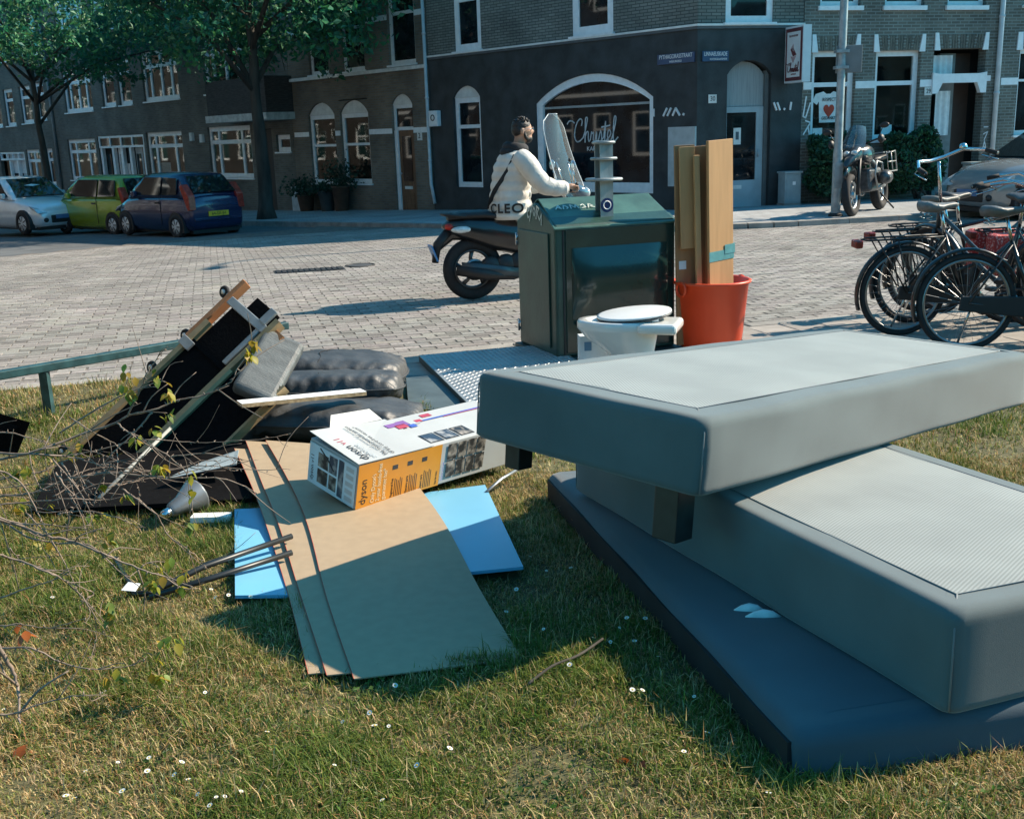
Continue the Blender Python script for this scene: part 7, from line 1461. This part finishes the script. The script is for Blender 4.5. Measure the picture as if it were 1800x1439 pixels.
t = thing('shrub', 'leafless shrub with long thin twigs and a few young leaves at the left edge', 'shrub', (-1.9, 3.2, .06))
def smooth3(P, k=5):
    P = [Vector(p) for p in P]; out = []
    for i in range(len(P) - 1):
        a0, a1, a2, a3 = P[max(i - 1, 0)], P[i], P[i + 1], P[min(i + 2, len(P) - 1)]
        for j in range(k):
            f = j / k; out.append(.5 * ((2 * a1) + (a2 - a0) * f + (2 * a0 - 5 * a1 + 4 * a2 - a3) * f * f + (3 * a1 - a0 - 3 * a2 + a3) * f ** 3))
    return out + [P[-1]]
for r_, pl in TWIGS + [(r0 * .7, [(x + rnd.uniform(-.03, .03) + dx_, y + .12 + rnd.uniform(-.03, .03), z + rnd.uniform(-.03, .03) + dz2) for x, y, z in p0]) for (r0, p0), dx_, dz2 in ((TWIGS[k], rnd.uniform(-.2, .0), rnd.uniform(-.06, .08)) for k in (3, 5, 8, 9, 10, 11, 12, 13, 14, 15, 16, 21, 22, 25, 27, 28, 29))]:
    sm = smooth3(pl); sm = [p + Vector((rnd.gauss(0, .0012), rnd.gauss(0, .0012), rnd.gauss(0, .0012))) for p in sm]; n = len(sm)
    b = MB(); b.tube(sm, [r_ * .55 * (1 - .72 * k / (n - 1)) for k in range(n)], 6)
    for k in range(3, n, 3):   # buds
        d = Vector((rnd.gauss(0, 1), rnd.gauss(0, 1), rnd.gauss(0, 1))).normalized(); b.tube([sm[k], sm[k] + d * .006, sm[k] + d * .012], [r_ * .3, .0022, .0006], 5)
    for k in range(4, n - 2, 6):   # side shoots
        d = (sm[k + 1] - sm[k - 1]).normalized(); sd = (d + Vector((rnd.gauss(0, .6), rnd.gauss(0, .6), rnd.gauss(.1, .6)))).normalized(); L = rnd.uniform(.07, .22)
        P = [sm[k], sm[k] + sd * L * .5 + Vector((0, 0, rnd.uniform(-.01, .02))), sm[k] + sd * L + Vector((rnd.gauss(0, .02), rnd.gauss(0, .02), rnd.uniform(-.02, .03)))]
        if min(p.z for p in P) > .1: b.tube(smooth3(P, 3), [r_ * .3 * (1 - .1 * j) for j in range(7)], 5)
    b.build('branch', m_twig, t, world=True)
m_lf = vcolmat('young_leaf', .5, .4, .45)
def leaf_cluster(parent, c, n, ln, cols, nm, sp=.02):
    V = []; F = []; T = []
    for k in range(n):
        a = rnd.uniform(0, 6.28); tilt = rnd.uniform(-1.3, -.2); d = Vector((math.cos(a) * math.cos(tilt), math.sin(a) * math.cos(tilt), math.sin(tilt))); s_ = d.cross(Vector((0, 0, 1))).normalized(); u = s_.cross(d); L = ln * rnd.uniform(.7, 1.2); w_ = L * .34; o = Vector(c) + Vector((rnd.gauss(0, sp * .4), rnd.gauss(0, sp * .4), rnd.gauss(0, sp * .4))); k0 = len(V); cl = cols[rnd.randrange(len(cols))]; br = rnd.uniform(.7, 1.25)
        for f, wf in ((0, .05), (.2, .7), (.45, 1), (.75, .65), (1, .03)):
            m_ = o + d * L * f + u * (-.25 * L * f * f)
            V += [m_ + s_ * w_ * wf + u * .12 * w_ * wf, m_, m_ - s_ * w_ * wf + u * .12 * w_ * wf]; T += [tuple(x * br for x in cl)] * 3
        for j in range(4):
            q = k0 + j * 3; F += [(q, q + 1, q + 4, q + 3), (q + 1, q + 2, q + 5, q + 4)]
    inv = wmat(parent).inverted(); V = np.array([tuple(inv @ p) for p in V])
    return np_mesh(nm, V, np.array(F), m_lf, parent, np.array(T), True)
yel = [(.34, .30, .03), (.26, .27, .035), (.16, .24, .04), (.36, .24, .03)]
for c in TLEAF: leaf_cluster(t, c, rnd.randint(3, 6), .034, yel, 'leaf')
for k, c in enumerate(DLEAF[:3]):
    leaf_cluster(t, c, 4, .045, [(.45, .13, .03), (.36, .10, .03)], 'dead_leaf')
for k, (c, lb) in enumerate(zip(DLEAF[3:], ('curled orange brown dead leaf on the sunlit grass', 'dark brown dead leaf beside the orange one on the grass'))):
    q = thing('dead_leaf', lb, 'leaf', c); leaf_cluster(q, c, 3, .05, [(.38, .11, .03)] if k == 0 else [(.12, .04, .02)], 'blade', .012)

# ---- grass
def blades(n, region, seed, hmin, hmax, wd, name, dens=None, green=.62):
    g = np.random.default_rng(seed); x0, x1, y0, y1 = region
    x = g.uniform(x0, x1, n); y = g.uniform(y0, y1, n)
    a, b = (x - K0.x) * KD.x + (y - K0.y) * KD.y, (x - K0.x) * KN.x + (y - K0.y) * KN.y
    keep = (b < -.17) & ~((a > -1.02) & (b > -2.08))
    # bare under the boards
    cl = np.sin(x * 5.3 + 1.1) * np.sin(y * 4.7 + .3) + .6 * np.sin(x * 11.7 + y * 3.1) * np.sin(y * 12.9 - x * 2.2) + .35 * np.sin(x * 23 + 2) * np.sin(y * 27 + 1)
    keep &= g.random(n) < np.clip(.72 + .28 * cl, .25, 1)
    def quad(pts):
        m = np.ones(len(x), bool)
        for i in range(len(pts)):
            (ax, ay), (bx, by) = pts[i], pts[(i + 1) % len(pts)]; m &= (bx - ax) * (y - ay) - (by - ay) * (x - ax) > 0
        return m
    for pts in ([(-.60, 2.92), (-.01, 2.96), (-.29, 4.1), (-.95, 4.15)], [(-.95, 4.15), (-.29, 4.1), (-.58, 5.1), (-1.36, 5.2)], [(-.98, 3.51), (-.6, 3.54), (-.9, 4.5), (-1.22, 4.5)], [(-.2, 3.64), (.01, 3.67), (-.14, 4.7), (-.45, 4.6)], [(.66, 2.27), (1.95, 2.52), (1.5, 4.9), (.17, 4.6)], [(-2.1, 4.6), (-1.2, 4.66), (-1.3, 5.3), (-2.2, 5.2)], [(-1.5, 5.4), (-.5, 5.4), (-.6, 6.95), (-1.55, 6.95)]): keep &= ~quad(pts)
    # inside the view, with a margin for a step aside
    keep &= (np.abs(x) < .60 * y + .9)
    x, y, cl = x[keep], y[keep], cl[keep]; n = len(x); z = lza(x, y)
    h = g.uniform(hmin, hmax, n) * (1 + .35 * cl) * np.where(g.random(n) < .06, 1.7, 1); h = np.clip(h, .012, .11)
    az = g.uniform(0, 2 * np.pi, n); lean = np.abs(g.normal(.85, .45, n)); wdt = wd * g.uniform(.6, 1.5, n)
    dx, dy = np.cos(az), np.sin(az); px, py = -dy, dx
    def P(f, wf, dr):
        l = h * f; ho = l * np.sin(lean) * f * 1.1; ve = l * np.cos(lean * f)
        return np.stack([x + dx * ho + px * wdt * wf * dr, y + dy * ho + py * wdt * wf * dr, z - .006 + ve], -1)
    V = np.stack([P(0, .5, -1), P(0, .5, 1), P(.55, .42, 1), P(.55, .42, -1), P(1., .04, 0)], 1).reshape(-1, 3)
    k = np.arange(n)[:, None] * 5; F = np.concatenate([np.concatenate([k, k + 1, k + 2], 1), np.concatenate([k, k + 2, k + 3], 1), np.concatenate([k + 3, k + 2, k + 4], 1)])
    kind = g.random(n); dry = np.clip(.54 - .22 * cl + .25 * np.sin(x * 2.1 + 1.7) * np.sin(y * 1.9), .05, .9)
    gr = np.array([.115, .175, .028]); gr2 = np.array([.20, .235, .040]); st_ = np.array([.58, .45, .22]); br = np.array([.40, .24, .09])
    col = np.where((kind < dry * .6)[:, None], st_, np.where((kind < dry * .85)[:, None], br, np.where((kind < .8)[:, None], gr, gr2)))
    col = col * g.uniform(.5, 1.1, (n, 1)) * (1 + g.normal(0, .07, (n, 3)))
    o = np_mesh(name, V, F, m_grass, None, np.repeat(np.clip(col, .004, 1), 5, 0)); return o
m_grass = vcolmat('grass_blades', .55, .25, .3)
tag(blades(720000, (-2.7, 2.9, 1.7, 5.0), 1, .018, .050, .0026, 'grass'), 'short green and straw coloured lawn grass round the pile', 'grass', kind='stuff')
tag(blades(260000, (-5.0, 5.2, 4.8, 9.2), 2, .022, .055, .004, 'grass'), 'green and straw coloured grass on the verge by the railing', 'grass', kind='stuff')
# ---- low weeds and clover between the blades
gw = np.random.default_rng(9); nw = 9000; cx_ = gw.uniform(-2.4, 2.4, 260); cy_ = gw.uniform(1.9, 4.9, 260); kk = gw.integers(0, 260, nw); xw = cx_[kk] + gw.normal(0, .035, nw); yw = cy_[kk] + gw.normal(0, .035, nw)
hid_ = (xw > -1.4) & (yw > 2.86 + .0 * xw) & (xw < .15) | (xw > .55 - (yw - 2.3) * .2) & (yw > 2.2); xw, yw, kk = xw[~hid_], yw[~hid_], kk[~hid_]; Cw = np.stack([xw, yw, lza(xw, yw) + gw.uniform(.004, .024, len(xw))], -1)
ow = leaves_mesh('weeds', Cw, .0075, np.clip(np.array([.085, .15, .03]) * gw.uniform(.5, 1.3, (260, 1))[kk] * (1 + gw.normal(0, .1, (len(xw), 3))), .004, 1), None, gw, 1.6, m_lf); tag(ow, 'low broad leaved weeds and clover in the lawn', 'weeds', kind='stuff')
# ---- daisies
PET = []
def daisy_mesh(seed):
    q = random.Random(seed); b = MB(); h = q.uniform(.03, .055); lean = Vector((q.uniform(-.012, .012), q.uniform(-.012, .012), h))
    return h, lean
me_st = MB().tube([(0, 0, -.01), (.003, 0, .02), (.004, .002, .036)], .0011, 4).build('tmp', mat('stem_green', (.10, .17, .04), .6)).data
bb = MB(); n = 13
for k in range(n):
    a = 2 * math.pi * k / n; c_, s_ = math.cos(a), math.sin(a); r0, r1 = .003, .0105; w0, w1 = .0012, .0026
    bb.add([(c_ * r0 - s_ * w0, s_ * r0 + c_ * w0, 0), (c_ * r0 + s_ * w0, s_ * r0 - c_ * w0, 0), (c_ * r1 + s_ * w1, s_ * r1 - c_ * w1, .0022), (c_ * r1 * 1.15, s_ * r1 * 1.15, .0016), (c_ * r1 - s_ * w1, s_ * r1 + c_ * w1, .0022)], [(0, 1, 2, 3, 4)])
me_pt = bb.build('tmp', mat('petal_white', (.62, .62, .60), .6, var=.03)).data
me_ct = MB().ball((0, 0, .001), (.0042, .0042, .003), 10, 6).build('tmp', mat('daisy_yellow', (.60, .40, .03), .7)).data
for o in [o for o in COL.objects if o.name.startswith('tmp')]: bpy.data.objects.remove(o)
spots = [(-1.07,2.35),(-0.94,2.41),(-1.01,2.39),(-0.92,2.34),(-1.0,2.19),(-1.07,2.24),(-1.05,2.23),(-0.84,2.38),(-0.84,2.32),(-0.95,2.26),(-1.19,2.79),(-0.76,2.22),(-0.71,2.21),(-0.69,2.21),(-0.72,2.17),(-0.66,2.22),(-0.41,2.6),(-0.35,2.53),(-0.26,2.33),(-0.32,2.17),(-0.47,2.55),(-0.39,2.53),(-0.66,2.51),(-0.18,2.4),(-0.27,2.77),(-1.63,4.05),(-1.12,3.6),(-1.09,3.56),(-1.01,3.51),(-1.05,3.48),(-0.93,3.48),(-1.64,3.45),(-1.6,3.45),(-1.64,3.53),(0.34,3.17),(0.31,3.09),(0.4,3.15),(0.35,2.99),(0.23,3.02),(0.27,2.99),(0.4,2.88),(-0.04,3.26),(0.19,3.65),(0.1,3.63),(0.1,3.57),(0.05,3.79),(-0.01,3.47),(0.3,2.67),(0.33,2.67),(0.47,2.63),(0.08,3.1),(0.46,2.43),(0.39,2.33),(0.55,2.14),(-1.4,2.72),(-1.42,2.69),(-0.89,2.75),(-0.35,2.76),(-0.46,2.33),(-0.8,2.29),(0.39,3.6),(0.14,2.82)]
def dz_lab(x, y):
    w_ = 'at the left under the twigs' if x < -.9 and y > 2.9 else 'beside the left blue panel' if x < -.6 and y > 3.3 else 'in the shade between the tan sheets and the headboard' if x > -.02 and y > 2.75 else 'beside the front end of the tan sheets' if y > 2.62 else 'in the bottom left corner of the lawn' if x < -.75 else 'close to the near headboard corner' if x > .25 else 'in the front of the lawn at the bottom middle'
    return 'small white daisy ' + w_
for i, (x, y) in enumerate(spots):
    q = thing('daisy', dz_lab(x, y), 'flower', (x, y, lz(x, y)), rnd.uniform(0, 6.28), 'daisies in the lawn')
    tl = Matrix.Translation((.004, .002, .036)) @ Matrix.Rotation(rnd.uniform(-.5, .5), 4, 'X') @ Matrix.Rotation(rnd.uniform(-.5, .5), 4, 'Y') @ Matrix.Scale(rnd.uniform(.42, .7), 4)
    link_mesh('stem', me_st, q); link_mesh('petals', me_pt, q, m4=tl); link_mesh('eye', me_ct, q, m4=tl)
# ---- loose twigs in the grass
for lab, pl in (('thin dark twig lying on the sunlit grass below the tan sheets', [(.02, 2.72, .12), (.09, 2.80, .13), (.17, 2.87, .125), (.25, 2.98, .12)]),):
    q = thing('fallen_twig', lab, 'twig', pl[0]); MB().tube(smooth3(pl), .004, 6).build('stick', m_bark, q, world=True)
